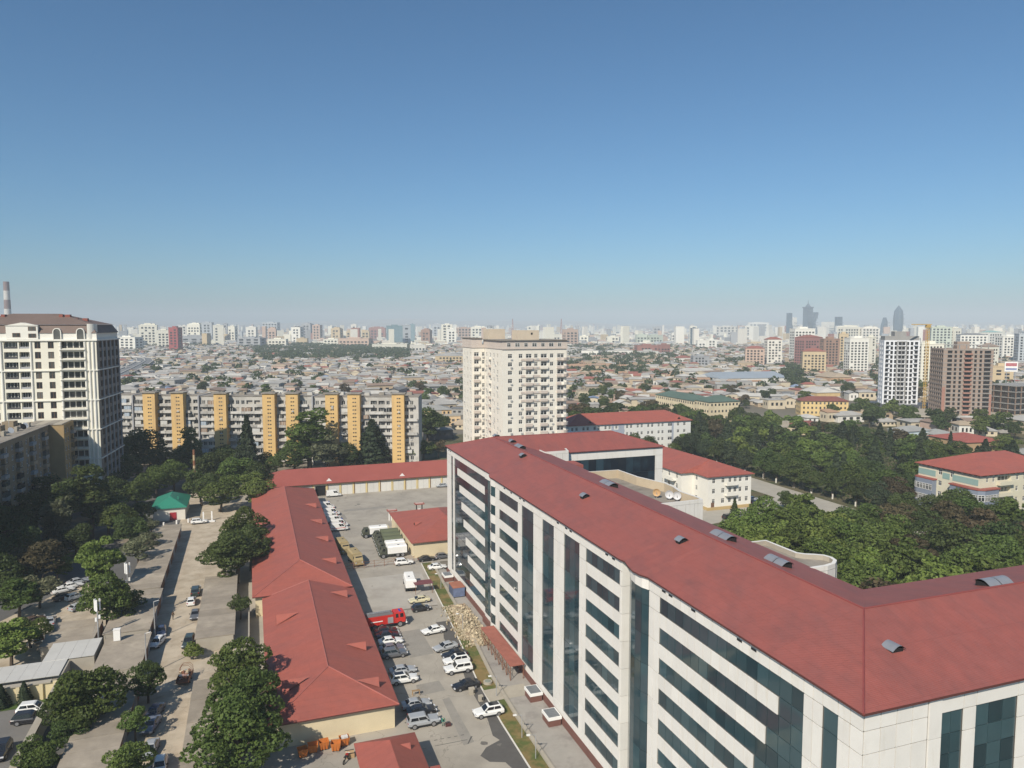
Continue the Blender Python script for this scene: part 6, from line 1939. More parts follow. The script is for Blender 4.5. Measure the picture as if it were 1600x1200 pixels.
# yellow mast crane
q = at(1446, 600, 490)
r = empty('mast_crane', (q.x, 490, 0), A0, 'yellow lattice construction mast beside the unfinished white tower', 'crane')
mCr = M('crane_yellow', (0.52, 0.33, 0.08), 0.6, 0.08)
for sx in (-.7, .7):
    for sy in (-.7, .7): piece('mast_leg', mCr, sx, sy, 29, .22, .22, 58, r)
for k in range(29):
    mb = MB()
    z_ = k * 2
    for s in (-.7, .7):
        mb.tube((-.7, s, z_), (.7, s, z_ + 2), .09, k=4); mb.tube((s, .7, z_), (s, -.7, z_ + 2), .09, k=4)
    mb.build('mast_brace', mCr, r)
piece('slewing_cab', mCr, 0, 0, 58.8, 2.4, 2.4, 1.8, r)
mb = MB()
for k in range(7): mb.box(-14 + k * 2.4, -11.6 + k * 2.4, -.5, .5, 59.8, 60.3)
mb.build('jib', mCr, r)
# ------------------------------------------------------------------ trees
LEAF = {'dark': leaf_mat('leaf_dark', (0.046, 0.072, 0.025), (0.108, 0.147, 0.041)),
        'mid': leaf_mat('leaf_mid', (0.066, 0.107, 0.028), (0.166, 0.215, 0.053)),
        'light': leaf_mat('leaf_light', (0.107, 0.171, 0.035), (0.241, 0.298, 0.077)),
        'olive': leaf_mat('leaf_olive', (0.127, 0.144, 0.077), (0.246, 0.252, 0.146)),
        'brown': leaf_mat('leaf_brown', (0.083, 0.075, 0.037), (0.162, 0.125, 0.070)),
        'pine': leaf_mat('leaf_pine', (0.033, 0.054, 0.028), (0.083, 0.107, 0.053))}
mBark = M('bark', (0.075, 0.058, 0.042), 0.95, 0.25, 2.0)
mBarkW = M('whitewashed_bark', (0.55, 0.53, 0.47), 0.9, 0.15, 2.0)
def leaf_mesh(name, pts, nrm, size, rs, asp=1.0):
    n = len(pts)
    up = rs.normal(size=(n, 3))
    nrm = nrm / np.linalg.norm(nrm, axis=1, keepdims=True)
    u = np.cross(nrm, up); u /= np.linalg.norm(u, axis=1, keepdims=True)
    v = np.cross(nrm, u)
    s = (size * rs.uniform(.55, 1.35, (n, 1)))
    bend = nrm * s * .35
    V = np.empty((n, 4, 3))
    V[:, 0] = pts - u * s * asp - bend; V[:, 1] = pts - v * s * .7 + bend * .4; V[:, 2] = pts + u * s * asp - bend; V[:, 3] = pts + v * s * .7 + bend * .4
    me = bpy.data.meshes.new(name)
    me.vertices.add(4 * n); me.vertices.foreach_set('co', V.reshape(-1))
    me.loops.add(4 * n); me.loops.foreach_set('vertex_index', np.arange(4 * n, dtype=np.int32))
    me.polygons.add(n); me.polygons.foreach_set('loop_start', np.arange(0, 4 * n, 4, dtype=np.int32)); me.polygons.foreach_set('loop_total', np.full(n, 4, dtype=np.int32))
    me.materials.append(LEAF['mid'])
    me.update(); me.validate()
    return me
def lobed(seed, n, R_, H_, z0, nl, leaf, flat=.8, lob=(.34, .55), asp=1.0):
    """leaf clumps over many uneven lobes that make up the crown"""
    rs = np.random.RandomState(seed)
    c, r = [], []
    for k in range(nl):
        d = rs.normal(size=3); d /= np.linalg.norm(d)
        q = rs.uniform(.15, .74)
        c.append([d[0] * R_ * q, d[1] * R_ * q, z0 + H_ / 2 + d[2] * H_ / 2 * q]); r.append(rs.uniform(*lob) * R_)
    c, r = np.array(c), np.array(r)
    k = rs.choice(nl, n, p=(r ** 2) / (r ** 2).sum())
    d = rs.normal(size=(n, 3)); d[:, 2] = np.abs(d[:, 2]) * .5 + d[:, 2] * .5
    d /= np.linalg.norm(d, axis=1, keepdims=True)
    rad = r[k][:, None] * rs.uniform(.72, 1.12, (n, 1)) ** .7
    p = c[k] + d * rad * np.array([1, 1, flat])
    keep = np.ones(n, bool)
    for j in range(nl):
        dd = (p - c[j]) / np.array([1, 1, flat])
        keep &= ~((np.linalg.norm(dd, axis=1) < r[j] * .62) & (k != j))
    p, d = p[keep], d[keep]
    return leaf_mesh('crown_%d' % seed, p, d + rs.normal(scale=.55, size=d.shape), leaf, rs, asp)
def cone(seed, n, R_, H_, z0, leaf, power=1.0, tiers=9):
    rs = np.random.RandomState(seed)
    t = rs.uniform(0, 1, n) ** 1.25
    a = rs.uniform(0, 2 * math.pi, n)
    wob = 1 + .22 * np.sin(a * 3 + seed) + .18 * np.sin(a * 7 + t * 9)
    tier = .72 + .28 * ((t * tiers) % 1.0 < .55)
    rr = R_ * (1 - t) ** power * wob * tier * rs.uniform(.7, 1.05, n) + .08
    p = np.stack([rr * np.cos(a), rr * np.sin(a), z0 + t * H_ - rr * .18], 1)
    nrm = np.stack([np.cos(a), np.sin(a), np.full(n, .9)], 1) + rs.normal(scale=.5, size=(n, 3))
    return leaf_mesh('crown_%d' % seed, p, nrm, leaf, rs, 1.2)
def sprays(seed, n, R_, H_, z0):
    """wind-swept willow: long thin sprays streaming one way"""
    rs = np.random.RandomState(seed)
    ps, ns = [], []
    for k in range(46):
        b = np.array([rs.uniform(-1.2, .6), rs.uniform(-1.4, 1.4), z0 + rs.uniform(.05, .85) * H_])
        d = np.array([1.0, rs.uniform(-.3, .3), rs.uniform(.0, .75)]); d /= np.linalg.norm(d)
        L_ = rs.uniform(.6, 1.2) * R_ * 1.5
        t = rs.uniform(0, 1, n // 46)[:, None]
        q = b + d * t * L_ + np.array([0, 0, -1.0]) * t ** 2 * L_ * .25 + rs.normal(scale=.16, size=(n // 46, 3))
        ps.append(q); ns.append(np.tile([0, 0, 1.0], (n // 46, 1)) + rs.normal(scale=.5, size=(n // 46, 3)))
    return leaf_mesh('crown_%d' % seed, np.concatenate(ps), np.concatenate(ns), .26, rs, 1.8)
def trunk_mesh(seed, h, r, limbs, reach, wash=0.0):
    rs = random.Random(seed)
    mb = MB()
    bend = (rs.uniform(-.3, .3), rs.uniform(-.3, .3))
    mid = (bend[0], bend[1], h * .55)
    mb.tube((0, 0, -.1), mid, r, r * .75, 7); mb.tube(mid, (bend[0] * .5, bend[1] * .5, h), r * .75, r * .4, 7)
    for k in range(limbs):
        t = 2 * math.pi * k / limbs + rs.uniform(-.4, .4)
        z = h * rs.uniform(.5, .85)
        e = (reach * math.cos(t), reach * math.sin(t), z + reach * rs.uniform(.5, 1.0))
        mb.tube((bend[0] * .8, bend[1] * .8, z), e, r * .45, r * .14, 5)
    if wash: mb.cyl(0, 0, 0, wash, r * 1.06, r * 1.0, 8, 1)
    return mb.mesh('trunk_%d' % seed, [mBark, mBarkW])
PROTO = {}                                        # name -> (crown, trunk); crowns are about 8 m wide and 9 m tall
PROTO['broad'] = [(lobed(s, 10500, 4.0, 8.4, .7, 36, .19, .9, (.24, .42)), trunk_mesh(s, 5, .26, 5, 2.2)) for s in (1, 2, 3)]
PROTO['umbrella'] = [(lobed(s, 14000, 4.2, 8.2, .6, 46, .165, .85, (.22, .36)), trunk_mesh(s, 5.4, .3, 6, 2.6)) for s in (4, 5)]
PROTO['light'] = [(lobed(s, 7500, 3.8, 8.4, .8, 36, .25, .9, (.2, .34)), trunk_mesh(s, 6, .24, 5, 2.0)) for s in (6, 7)]
PROTO['far'] = [(lobed(s, 2800, 4.0, 8.0, .6, 26, .36, .9, (.26, .42)), trunk_mesh(s, 5, .26, 4, 2.0)) for s in (8, 9, 10)]
PROTO['pine'] = [(cone(s, 2600, 2.7, 9.6, 1.6, .34, .85), trunk_mesh(s, 8, .24, 0, 0)) for s in (12, 13)]
PROTO['cypress'] = [(cone(14, 2200, 1.25, 9.5, .5, .27, .55, 4), trunk_mesh(14, 4, .16, 0, 0))]
PROTO['poplar'] = [(lobed(15, 8000, 2.4, 13, 1.2, 36, .2, 1.1, (.34, .56)), trunk_mesh(15, 9, .3, 4, 1.4))]
PROTO['willow'] = [(sprays(16, 4600, 4.0, 6.0, 2.4), trunk_mesh(16, 6, .26, 5, 2.0))]
PROTO['shrub'] = [(lobed(17, 2200, 1.6, 2.4, .1, 18, .13, .85, (.24, .42)), trunk_mesh(17, 1.4, .07, 4, .7))]
PROTO['scrub'] = [(lobed(18, 3600, 3.6, 6.4, 1.4, 30, .19, .85, (.18, .32)), trunk_mesh(18, 5.5, .2, 7, 2.6))]
PROTO['washed'] = [(PROTO['broad'][k][0], trunk_mesh(30 + k, 5, .26, 5, 2.2, 1.3)) for k in (0, 1)]
rt = random.Random(21)
TNAME = {'washed': 'broadleaf_tree', 'broad': 'broadleaf_tree', 'umbrella': 'broadleaf_tree', 'light': 'broadleaf_tree', 'far': 'broadleaf_tree', 'scrub': 'small_tree', 'pine': 'pine_tree', 'cypress': 'cypress_tree', 'poplar': 'poplar_tree', 'willow': 'willow_tree', 'shrub': 'shrub'}
def tree(kind, pos, s, leaf, label, group=None, name=None, sz=None, bark=None, turn=None, z=0.0, cat='tree'):
    cr, tk = rt.choice(PROTO[kind])
    r = empty(name or TNAME[kind], (pos[0], pos[1], z), rt.uniform(0, 6.28) if turn is None else turn, label, cat, group)
    r.scale = (s * rt.uniform(.92, 1.08), s, (sz or s))
    c = link('crown', cr, r)
    c.material_slots[0].link = 'OBJECT'; c.material_slots[0].material = LEAF[leaf]
    t = link('trunk', tk, r)
    if bark:
        t.material_slots[0].link = 'OBJECT'; t.material_slots[0].material = bark
    return r
# trees round the alley and the old courtyard, each one placed
for px, py, kind, s, sz, leaf, lab in [
    (370, 912, 'umbrella', 1.50, 1.25, 'dark', 'dense rounded dark tree overhanging the long red roof'),
    (383, 868, 'umbrella', 1.25, 1.25, 'mid', 'brighter rounded tree just behind the dense dark one'),
    (374, 1104, 'umbrella', 1.08, 1.05, 'mid', 'dense green tree at the corner of the near red roof'),
    (386, 1160, 'umbrella', 1.08, 1.05, 'mid', 'dense green tree casting shade on the cream wall'),
    (372, 1225, 'umbrella', 1.2, 1.1, 'mid', 'lowest dense green tree at the picture edge beside the red roof'),
    (352, 900, 'umbrella', .95, 1.05, 'mid', 'rounded tree on the alley side of the dense dark one'),
    (392, 892, 'umbrella', 1.0, 1.1, 'dark', 'dark tree pressed against the long red eave'),
    (376, 968, 'scrub', .62, .62, 'dark', 'small dark tree in the gap between lock-ups and red roof'),
    (302, 1030, 'shrub', 1.25, 1.2, 'light', 'small bright shrub at the alley side'),
    (140, 1150, 'broad', 1.05, 1.1, 'mid', 'big walnut-like tree over the court wall'),
    (110, 1150, 'broad', .75, .8, 'dark', 'lower dark tree close behind the court wall'),
    (232, 1098, 'broad', .62, .75, 'dark', 'dark tree growing against the lock-up wall in the alley'),
    (212, 1160, 'scrub', .55, .6, 'mid', 'thin tree leaning over the grey blue sedan'),
    (200, 1230, 'broad', .6, .62, 'mid', 'tree top at the bottom edge beside the lock-ups'),
    (60, 1215, 'broad', .62, .55, 'mid', 'bushy tree at the bottom corner by the court wall'),
    (108, 1172, 'broad', .5, .5, 'dark', 'small dark bush behind the coping of the court wall'),
    (160, 932, 'light', 1.12, 1.32, 'light', 'bright yellow-green maple among the courtyard trees'),
    (168, 985, 'broad', .95, 1.15, 'mid', 'spreading green tree in front of the near antenna mast'),
    (200, 975, 'scrub', .95, .8, 'mid', 'thin green tree between the two antenna masts'),
    (217, 890, 'scrub', 1.0, 1.0, 'olive', 'grey-green olive-like tree beside the lock-ups'),
    (232, 868, 'scrub', .8, .8, 'olive', 'smaller grey olive-like tree nearer the hut'),
    (205, 855, 'broad', 1.0, .9, 'dark', 'dark green tree behind the olive-like trees'),
    (222, 822, 'broad', .85, .8, 'dark', 'dark tree just before the green-roofed hut'),
    (236, 838, 'scrub', .62, .62, 'olive', 'small grey shrub at the white hut wall'),
    (215, 795, 'broad', 1.15, 1.05, 'mid', 'round green tree to the side of the green roof'),
    (245, 778, 'broad', 1.3, 1.15, 'mid', 'broad green tree behind the green roof'),
    (272, 768, 'broad', 1.2, 1.1, 'mid', 'broad green tree rising over the green roof ridge'),
    (315, 790, 'broad', 1.3, 1.25, 'dark', 'dark tree right of the green-roofed hut'),
    (345, 800, 'broad', 1.25, 1.2, 'mid', 'green tree between the hut and the long red roof'),
    (330, 760, 'broad', 1.5, 1.35, 'dark', 'big dark tree behind the thin pipe chimney'),
    (372, 770, 'broad', 1.5, 1.35, 'mid', 'big green tree behind the far end of the red roof'),
    (398, 795, 'broad', 1.3, 1.2, 'mid', 'green tree touching the end of the red roof'),
    (388, 750, 'pine', 1.45, 1.9, 'pine', 'dark fir standing before the yellow-shafted block'),
    (300, 742, 'poplar', 1.3, 1.3, 'mid', 'thin poplar before the shaded yellow shafts'),
    (215, 742, 'broad', 1.9, 1.9, 'dark', 'large dark tree at the foot of the mansard tower'),
    (245, 745, 'broad', 1.4, 1.2, 'dark', 'dark tree before the first yellow shafts'),
    (340, 735, 'broad', 1.2, 1.0, 'dark', 'low dark tree along the foot of the yellow-shafted block'),
    (484, 737, 'poplar', 2.9, 1.75, 'mid', 'tall poplar group before the middle yellow shafts'),
    (460, 740, 'broad', 1.7, 1.4, 'mid', 'green tree at the left foot of the tall poplar'),
    (512, 738, 'light', 1.6, 1.5, 'olive', 'pale green tree at the right foot of the tall poplar'),
    (545, 733, 'broad', 1.4, 1.1, 'dark', 'round dark tree behind the garage roof'),
    (582, 728, 'pine', 2.3, 1.5, 'pine', 'wide dark fir behind the garage roof'),
    (640, 722, 'broad', 1.25, 1.0, 'mid', 'green tree behind the garage roof near the office block'),
    (662, 718, 'broad', 1.2, .95, 'mid', 'green tree at the office end of the garage roof'),
    (685, 716, 'scrub', 1.2, 1.0, 'brown', 'brownish tree beside the far corner of the office block'),
    (668, 690, 'broad', 1.9, 1.75, 'dark', 'big dark tree at the end of the yellow-shafted block'),
    (678, 683, 'broad', 1.5, 1.3, 'mid', 'green tree beside the tin shed'),
    (430, 768, 'shrub', 2.0, 1.6, 'mid', 'shrub behind the end of the garage roof'),
    (30, 965, 'light', 1.05, .8, 'mid', 'leafy tree at the courtyard edge, upper one'),
    (62, 950, 'scrub', 1.05, .85, 'olive', 'pale branching tree next to the upper courtyard tree'),
    (18, 1040, 'light', 1.1, .82, 'light', 'leafy bush tree at the courtyard edge, lower one'),
    (48, 1012, 'broad', .72, .6, 'mid', 'round bush beside the lower courtyard cars'),
    (75, 868, 'willow', 1.15, 1.6, 'olive', 'silvery windswept willow in the shade of the old block'),
    (90, 905, 'willow', .6, .6, 'light', 'small sunlit willow shoot beside the shaded silver car'),
    (46, 862, 'poplar', 1.25, 1.1, 'dark', 'dark tall tree against the old block, nearest the picture edge'),
    (100, 855, 'poplar', 1.5, 1.25, 'dark', 'dark tall tree against the old block behind the willow'),
    (142, 842, 'poplar', 1.9, 1.45, 'dark', 'darkest tall tree before the foot of the mansard tower'),
    (20, 905, 'broad', 1.5, 1.3, 'dark', 'dark bushy tree under the old block loggias'),
    (55, 910, 'broad', 1.4, 1.05, 'brown', 'brownish dark tree beside the old block path'),
    (15, 870, 'broad', 1.3, 1.5, 'dark', 'dark tree at the edge of the old block'),
    (150, 812, 'broad', 1.3, 1.2, 'dark', 'dark tree in the shade between tower and hut'),
    (180, 800, 'broad', 1.2, 1.1, 'dark', 'dark rounded tree on the shady side of the hut'),
    (120, 872, 'broad', .9, .9, 'dark', 'dark low tree behind the shaded silver car'),
    (170, 835, 'broad', 1.2, 1.1, 'dark', 'dark tree beside the maple on its shady side'),
    (190, 842, 'broad', 1.1, 1.0, 'mid', 'green tree between the maple and the hut'),
    (195, 765, 'broad', 1.5, 1.3, 'dark', 'dark tree at the corner of the mansard tower'),
    (160, 780, 'broad', 1.4, 1.3, 'dark', 'dark tree hiding the foot of the mansard tower'),
    (285, 745, 'broad', 1.4, 1.3, 'dark', 'dark tree left of the thin pipe chimney'),
    (405, 775, 'broad', 1.2, 1.2, 'dark', 'dark tree at the back corner of the long red roof'),
    (360, 745, 'broad', 1.4, 1.25, 'dark', 'dark tree before the third yellow shaft'),
    (422, 745, 'broad', 1.1, 1.0, 'mid', 'green tree before the fourth yellow shaft'),
    (72, 832, 'poplar', 1.4, 1.15, 'dark', 'dark tall tree behind the silvery willow'),
    (8, 935, 'broad', 1.2, 1.0, 'dark', 'dark tree at the picture edge above the leafy bushes')]:
    p = G(px, py)
    k_ = 1.0 if kind in ('shrub', 'willow') else 1.28
    tree(kind, p, s * k_, leaf, lab, 'trees round the alley and courtyard', sz=sz * min(k_, 1.18), turn=(A0 if kind == 'willow' else None))
for i in range(7):
    p = W(-96.5 + i * 3.1, 90.2)
    tree('pine', p, .42, 'pine', ['first', 'second', 'third', 'fourth', 'fifth', 'sixth', 'seventh'][6 - i] + ' little conifer from the corner along the cream court wall', 'conifers along the court wall', sz=.34, name='conifer')
# the park: mixed crowns, a row of whitewashed trunks along the street, cypresses and pines
def inside(pt, poly):
    x, y = pt
    c = False
    for i in range(len(poly)):
        x0, y0 = poly[i]; x1, y1 = poly[i - 1]
        if (y0 > y) != (y1 > y) and x < (x1 - x0) * (y - y0) / (y1 - y0) + x0: c = not c
    return c
def scatter(poly, step, n_try=4000, taken=None, seed=1):
    r = random.Random(seed)
    xs, ys = [p_[0] for p_ in poly], [p_[1] for p_ in poly]
    out = [] if taken is None else taken
    new = []
    for _ in range(n_try):
        q = (r.uniform(min(xs), max(xs)), r.uniform(min(ys), max(ys)))
        if inside(q, poly) and all((q[0] - t[0]) ** 2 + (q[1] - t[1]) ** 2 > step ** 2 for t in out):
            out.append(q); new.append(q)
    return new
ORD = ['', 'second-', 'third-', 'fourth-', 'fifth-', 'sixth-', 'seventh-', 'eighth-', 'ninth-', 'tenth-', 'eleventh-', 'twelfth-', 'thirteenth-', 'fourteenth-', 'fifteenth-', 'sixteenth-', 'seventeenth-', 'eighteenth-', 'nineteenth-', 'twentieth-'] + ['twenty-%s-' % k_ for k_ in ('first', 'second', 'third', 'fourth', 'fifth', 'sixth', 'seventh', 'eighth', 'ninth')]
def rank_labels(items, marks, fmt):
    """items: [(object, (x, y), look)]; names each by its look and how near it stands to the closest landmark"""
    bag = {}
    for o_, q, look in items:
        d, nm = min((math.hypot(q[0] - m_[0], q[1] - m_[1]), m_[2]) for m_ in marks)
        bag.setdefault((look, nm), []).append((d, o_))
    for (look, nm), l in bag.items():
        l.sort(key=lambda t: t[0])
        for i, (d, o_) in enumerate(l):
            o_['label'] = fmt.format(ORD[min(i, 28)] + 'nearest', look, nm)
PARK = []
taken = []
LOOK = {'light': 'bright green', 'mid': 'mid-green', 'dark': 'dark green', 'brown': 'brownish', 'pine': 'blackish pine', 'cy': 'slim cypress', 'olive': 'grey-green'}
near = scatter([(30, 26), (60, 22), (160, 22), (160, 108), (126, 106), (112, 122), (92, 128), (78, 118), (55, 85), (45, 55)], 9.2, 6000, taken, 3)
for (a, b) in near:
    leaf = rt.choices(['light', 'mid', 'dark', 'brown'], [4.4, 3.0, .7, .3])[0]
    if 60 < a < 105 and 30 < b < 62: leaf = rt.choices(['brown', 'dark', 'light'], [3, 1, 1])[0]
    if a > 112: leaf = rt.choices(['light', 'mid', 'dark', 'brown'], [1.2, 2.4, 1.8, .9])[0]
    PARK.append((tree(rt.choice(['broad', 'broad', 'light']), W(a, b), rt.uniform(1.5, 1.9), leaf, 'tree', 'grove behind the office roof', sz=rt.uniform(1.2, 1.6)), (a, b), LOOK[leaf]))
street_side = []
for k in range(20):
    b = 72 + k * 9.4
    p = W(144.5 + rt.uniform(-.6, .6), b + rt.uniform(-1, 1))
    tree('washed', p, rt.uniform(1.1, 1.35), rt.choice(['pine', 'dark']), 'whitewashed-trunk tree of the park street row, ' + (ORD[min(k, 19)] or 'first ').replace('-', ' ') + 'counted away from the office block', 'whitewashed trees along the park street', sz=rt.uniform(1.1, 1.4))
taken2 = [(144.5, 72 + k * 9.4) for k in range(20)] + taken
NOGO = [(160, 200, 112, 148), (232, 262, 276, 292), (262, 302, 228, 250), (254, 282, 190, 222), (217, 247, 335, 400)]
beyond = scatter([(149, 60), (260, 60), (300, 150), (262, 225), (262, 262), (235, 330), (165, 330), (149, 255)], 10.8, 7000, taken2, 5)
for (a, b) in beyond:
    if any(x0 < a < x1 and y0 < b < y1 for x0, x1, y0, y1 in NOGO) or b < 112 and a > 200: continue
    k = rt.random()
    p = W(a, b)
    if k < .12: PARK.append((tree('cypress', p, rt.uniform(1.1, 1.5), 'pine', 'tree', 'park beyond the street', sz=rt.uniform(1.0, 1.45)), (a, b), LOOK['cy']))
    elif k < .30: PARK.append((tree('pine', p, rt.uniform(1.2, 1.7), 'pine', 'tree', 'park beyond the street', sz=rt.uniform(.9, 1.25)), (a, b), LOOK['pine']))
    else:
        leaf = rt.choices(['dark', 'mid', 'light', 'brown'], [3.0, 2.6, 1.4, .5])[0]
        PARK.append((tree('broad' if b < 200 else 'far', p, rt.uniform(1.35, 1.8), leaf, 'tree', 'park beyond the street', sz=rt.uniform(1.0, 1.4)), (a, b), LOOK[leaf]))
behind = scatter([(78, 285), (166, 285), (215, 335), (218, 372), (150, 385), (85, 350)], 13.5, 5000, [], 8)
for (a, b) in behind:
    leaf = rt.choices(['brown', 'dark', 'mid'], [3, 3, 1])[0]
    PARK.append((tree('far', W(a, b), rt.uniform(1.8, 2.3), leaf, 'tree', 'grove behind the school', sz=rt.uniform(1.2, 1.6)), (a, b), LOOK[leaf]))
rank_labels(PARK, [(24, 30, 'the small rounded roof annex'), (27, 70, 'the annex with the dishes'), (103, 158, 'the white house front'), (166, 121, 'the rounded blue-grey bay'), (166, 140, 'the far blue-grey bay'), (244, 285, 'the brown-roofed park house'), (275, 245, 'the pale blue house'), (128, 280, 'the school roof'), (221, 341, 'the green-roofed building'), (145, 200, 'the middle of the park street'), (80, 350, 'the foot of the cream tower'), (60, 20, 'the near roof valley'), (120, 40, 'the twin vents on the near roof wing')], '{} {} tree crown to {}')
# low undergrowth between the park trunks
rsu = np.random.RandomState(9)
ug = []
for poly, n in (([(30, 26), (160, 22), (160, 112), (126, 112), (126, 146), (100, 146), (55, 85)], 26000), ([(146, 60), (200, 60), (300, 150), (262, 262), (235, 330), (165, 330), (146, 255)], 30000), ([(78, 285), (166, 285), (215, 335), (150, 385), (85, 350)], 9000)):
    xs_, ys_ = [p_[0] for p_ in poly], [p_[1] for p_ in poly]
    q = np.stack([rsu.uniform(min(xs_), max(xs_), n), rsu.uniform(min(ys_), max(ys_), n)], 1)
    for a, b in q:
        if inside((a, b), poly) and not any(x0 < a < x1 and y0 < b < y1 for x0, x1, y0, y1 in NOGO):
            ug.append((OX + a * EX - b * EY, OY + a * EY + b * EX, .15 + 1.3 * (.5 + .5 * math.sin(a * .31) * math.cos(b * .27)) * rsu.uniform(.2, 1)))
ug = np.array(ug)
me = leaf_mesh('undergrowth_leaves', ug, np.tile([0, 0, 1.0], (len(ug), 1)) + rsu.normal(scale=.6, size=(len(ug), 3)), .55, rsu)
me.materials.clear(); me.materials.append(LEAF['dark'])
link('undergrowth', me, None, 'dark undergrowth covering the ground between the park trees', 'undergrowth', kind='stuff')
front4 = [(118, 250, 1.3, 'dark', 'round dark tree before the school windows'), (128, 252, 1.2, 'dark', 'dark tree beside the round one before the school'), (140, 250, .8, 'mid', 'light bush before the school wall'), (150, 248, 1.2, 'pine', 'dark fir at the end of the school'), (124, 225, .9, 'mid', 'tree behind the roof of the three-storey house'), (113.5, 205, 1.1, 'dark', 'dark tree behind the roof of the white house'), (116, 219, 1.0, 'olive', 'pale thin tree behind the white house roof'), (119, 150, .75, 'dark', 'dark umbrella tree by the street corner of the white house'), (115, 140, .6, 'brown', 'small brownish tree by the street corner'), (98, 148, .55, 'dark', 'small dark conifer before the white house')]
for a, b, s, leaf, lab in front4:
    tree('pine' if leaf == 'pine' or s == .55 else ('umbrella' if b < 160 else 'broad'), W(a, b), s, leaf, lab, 'trees around the white house and school')
mid_green = scatter([(300, 255), (345, 235), (372, 300), (330, 340), (290, 330)], 11, 800, [], 9)
mg = []
for (a, b) in mid_green[:16]:
    leaf = rt.choice(['dark', 'mid'])
    mg.append((tree('far', W(a, b), rt.uniform(1.2, 1.7), leaf, 'tree', 'trees before the unfinished towers'), (a, b), LOOK[leaf]))
rank_labels(mg, [(345, 290, 'the brown unfinished tower'), (275, 245, 'the grey roof of the pale blue house'), (375, 350, 'the white unfinished tower')], '{} {} tree to {}')
# ------------------------------------------------------------------ the city beyond
rc = random.Random(33)
WALLS = [M('hw_cream', (0.52, 0.45, 0.33), 0.9, 0.15, 0.2), M('hw_white', (0.62, 0.60, 0.55), 0.9, 0.1, 0.2), M('hw_grey', (0.32, 0.31, 0.29), 0.9, 0.15, 0.2), M('hw_tan', (0.40, 0.31, 0.21), 0.9, 0.15, 0.2), M('hw_pink', (0.50, 0.36, 0.29), 0.9, 0.1, 0.2), M('hw_stone', (0.36, 0.30, 0.22), 0.9, 0.2, 0.2)]
WN_ = ['cream', 'white', 'grey', 'tan', 'pinkish', 'stone-coloured']
ROOFS = [M('hr_grey', (0.33, 0.32, 0.30), 0.9, 0.2, 0.08), M('hr_pale', (0.45, 0.435, 0.40), 0.8, 0.12, 0.1), M('hr_rust', (0.25, 0.18, 0.14), 0.9, 0.2, 0.1), M('hr_red', (0.27, 0.10, 0.075), 0.8, 0.15, 0.1), M('hr_beige', (0.36, 0.29, 0.21), 0.9, 0.15, 0.1), M('hr_dark', (0.17, 0.17, 0.17), 0.8, 0.15, 0.1), M('hr_orange', (0.37, 0.235, 0.15), 0.9, 0.12, 0.1), M('hr_blue', (0.20, 0.26, 0.36), 0.7, 0.1, 0.1)]
RN_ = ['grey', 'pale', 'rust-brown', 'red', 'beige', 'dark', 'orange', 'blue']
mWinD = M('far_window', (0.022, 0.022, 0.023), 0.3, 0.1)
def roof_pick(px, Y):
    if 895 < px < 1040 and 800 < Y < 1250: return rc.choices(range(8), [1, 1, 1.5, .6, 4, 0, 4, 0])[0]
    if px > 780: return rc.choices(range(8), [5, 3, 2, 1.5, 2.2, .8, .5, .1])[0]
    return rc.choices(range(8), [6.4, 2.2, 2.2, .8, 1.4, .9, .2, .15])[0]
# houses as shared unit meshes: walls 1 x 1 x 1 with openings, roof on top
def unit_house(kind):
    w = MB().box(-.5, .5, -.5, .5, 0, 1)
    for u in (-.32, -.06, .2): w.box(u, u + .13, -.504, -.49, .38, .72, 1)
    for u in (-.25, .12): w.box(-.504, -.49, u, u + .14, .38, .72, 1)
    wm = w.mesh('house_wall_' + kind, [WALLS[0], mWinD])
    r = MB()
    if kind == 'hip': hip(r, -.5, .5, -.5, .5, 0, 1, .05, th=.25, inset=.38)
    elif kind == 'gable':
        r.poly([(-.56, -.56, 0), (.56, -.56, 0), (.56, 0, 1), (-.56, 0, 1)]); r.poly([(.56, .56, 0), (-.56, .56, 0), (-.56, 0, 1), (.56, 0, 1)])
        r.poly([(-.5, .5, 0), (-.5, -.5, 0), (-.5, 0, .9)]); r.poly([(.5, -.5, 0), (.5, .5, 0), (.5, 0, .9)])
    elif kind == 'shed':
        r.poly([(-.55, -.55, .05), (.55, -.55, .05), (.55, .55, .8), (-.55, .55, .8)]); r.poly([(-.5, .5, 0), (-.5, -.5, 0), (-.5, .5, .75)]); r.poly([(.5, -.5, 0), (.5, .5, 0), (.5, .5, .75)]); r.poly([(.5, .5, 0), (-.5, .5, 0), (-.5, .5, .75), (.5, .5, .75)])
    else: r.box(-.52, .52, -.52, .52, 0, .3)
    return wm, r.mesh('house_roof_' + kind, ROOFS[0])
UH = {k: unit_house(k) for k in ('hip', 'gable', 'shed', 'flat')}
far_h = MB()
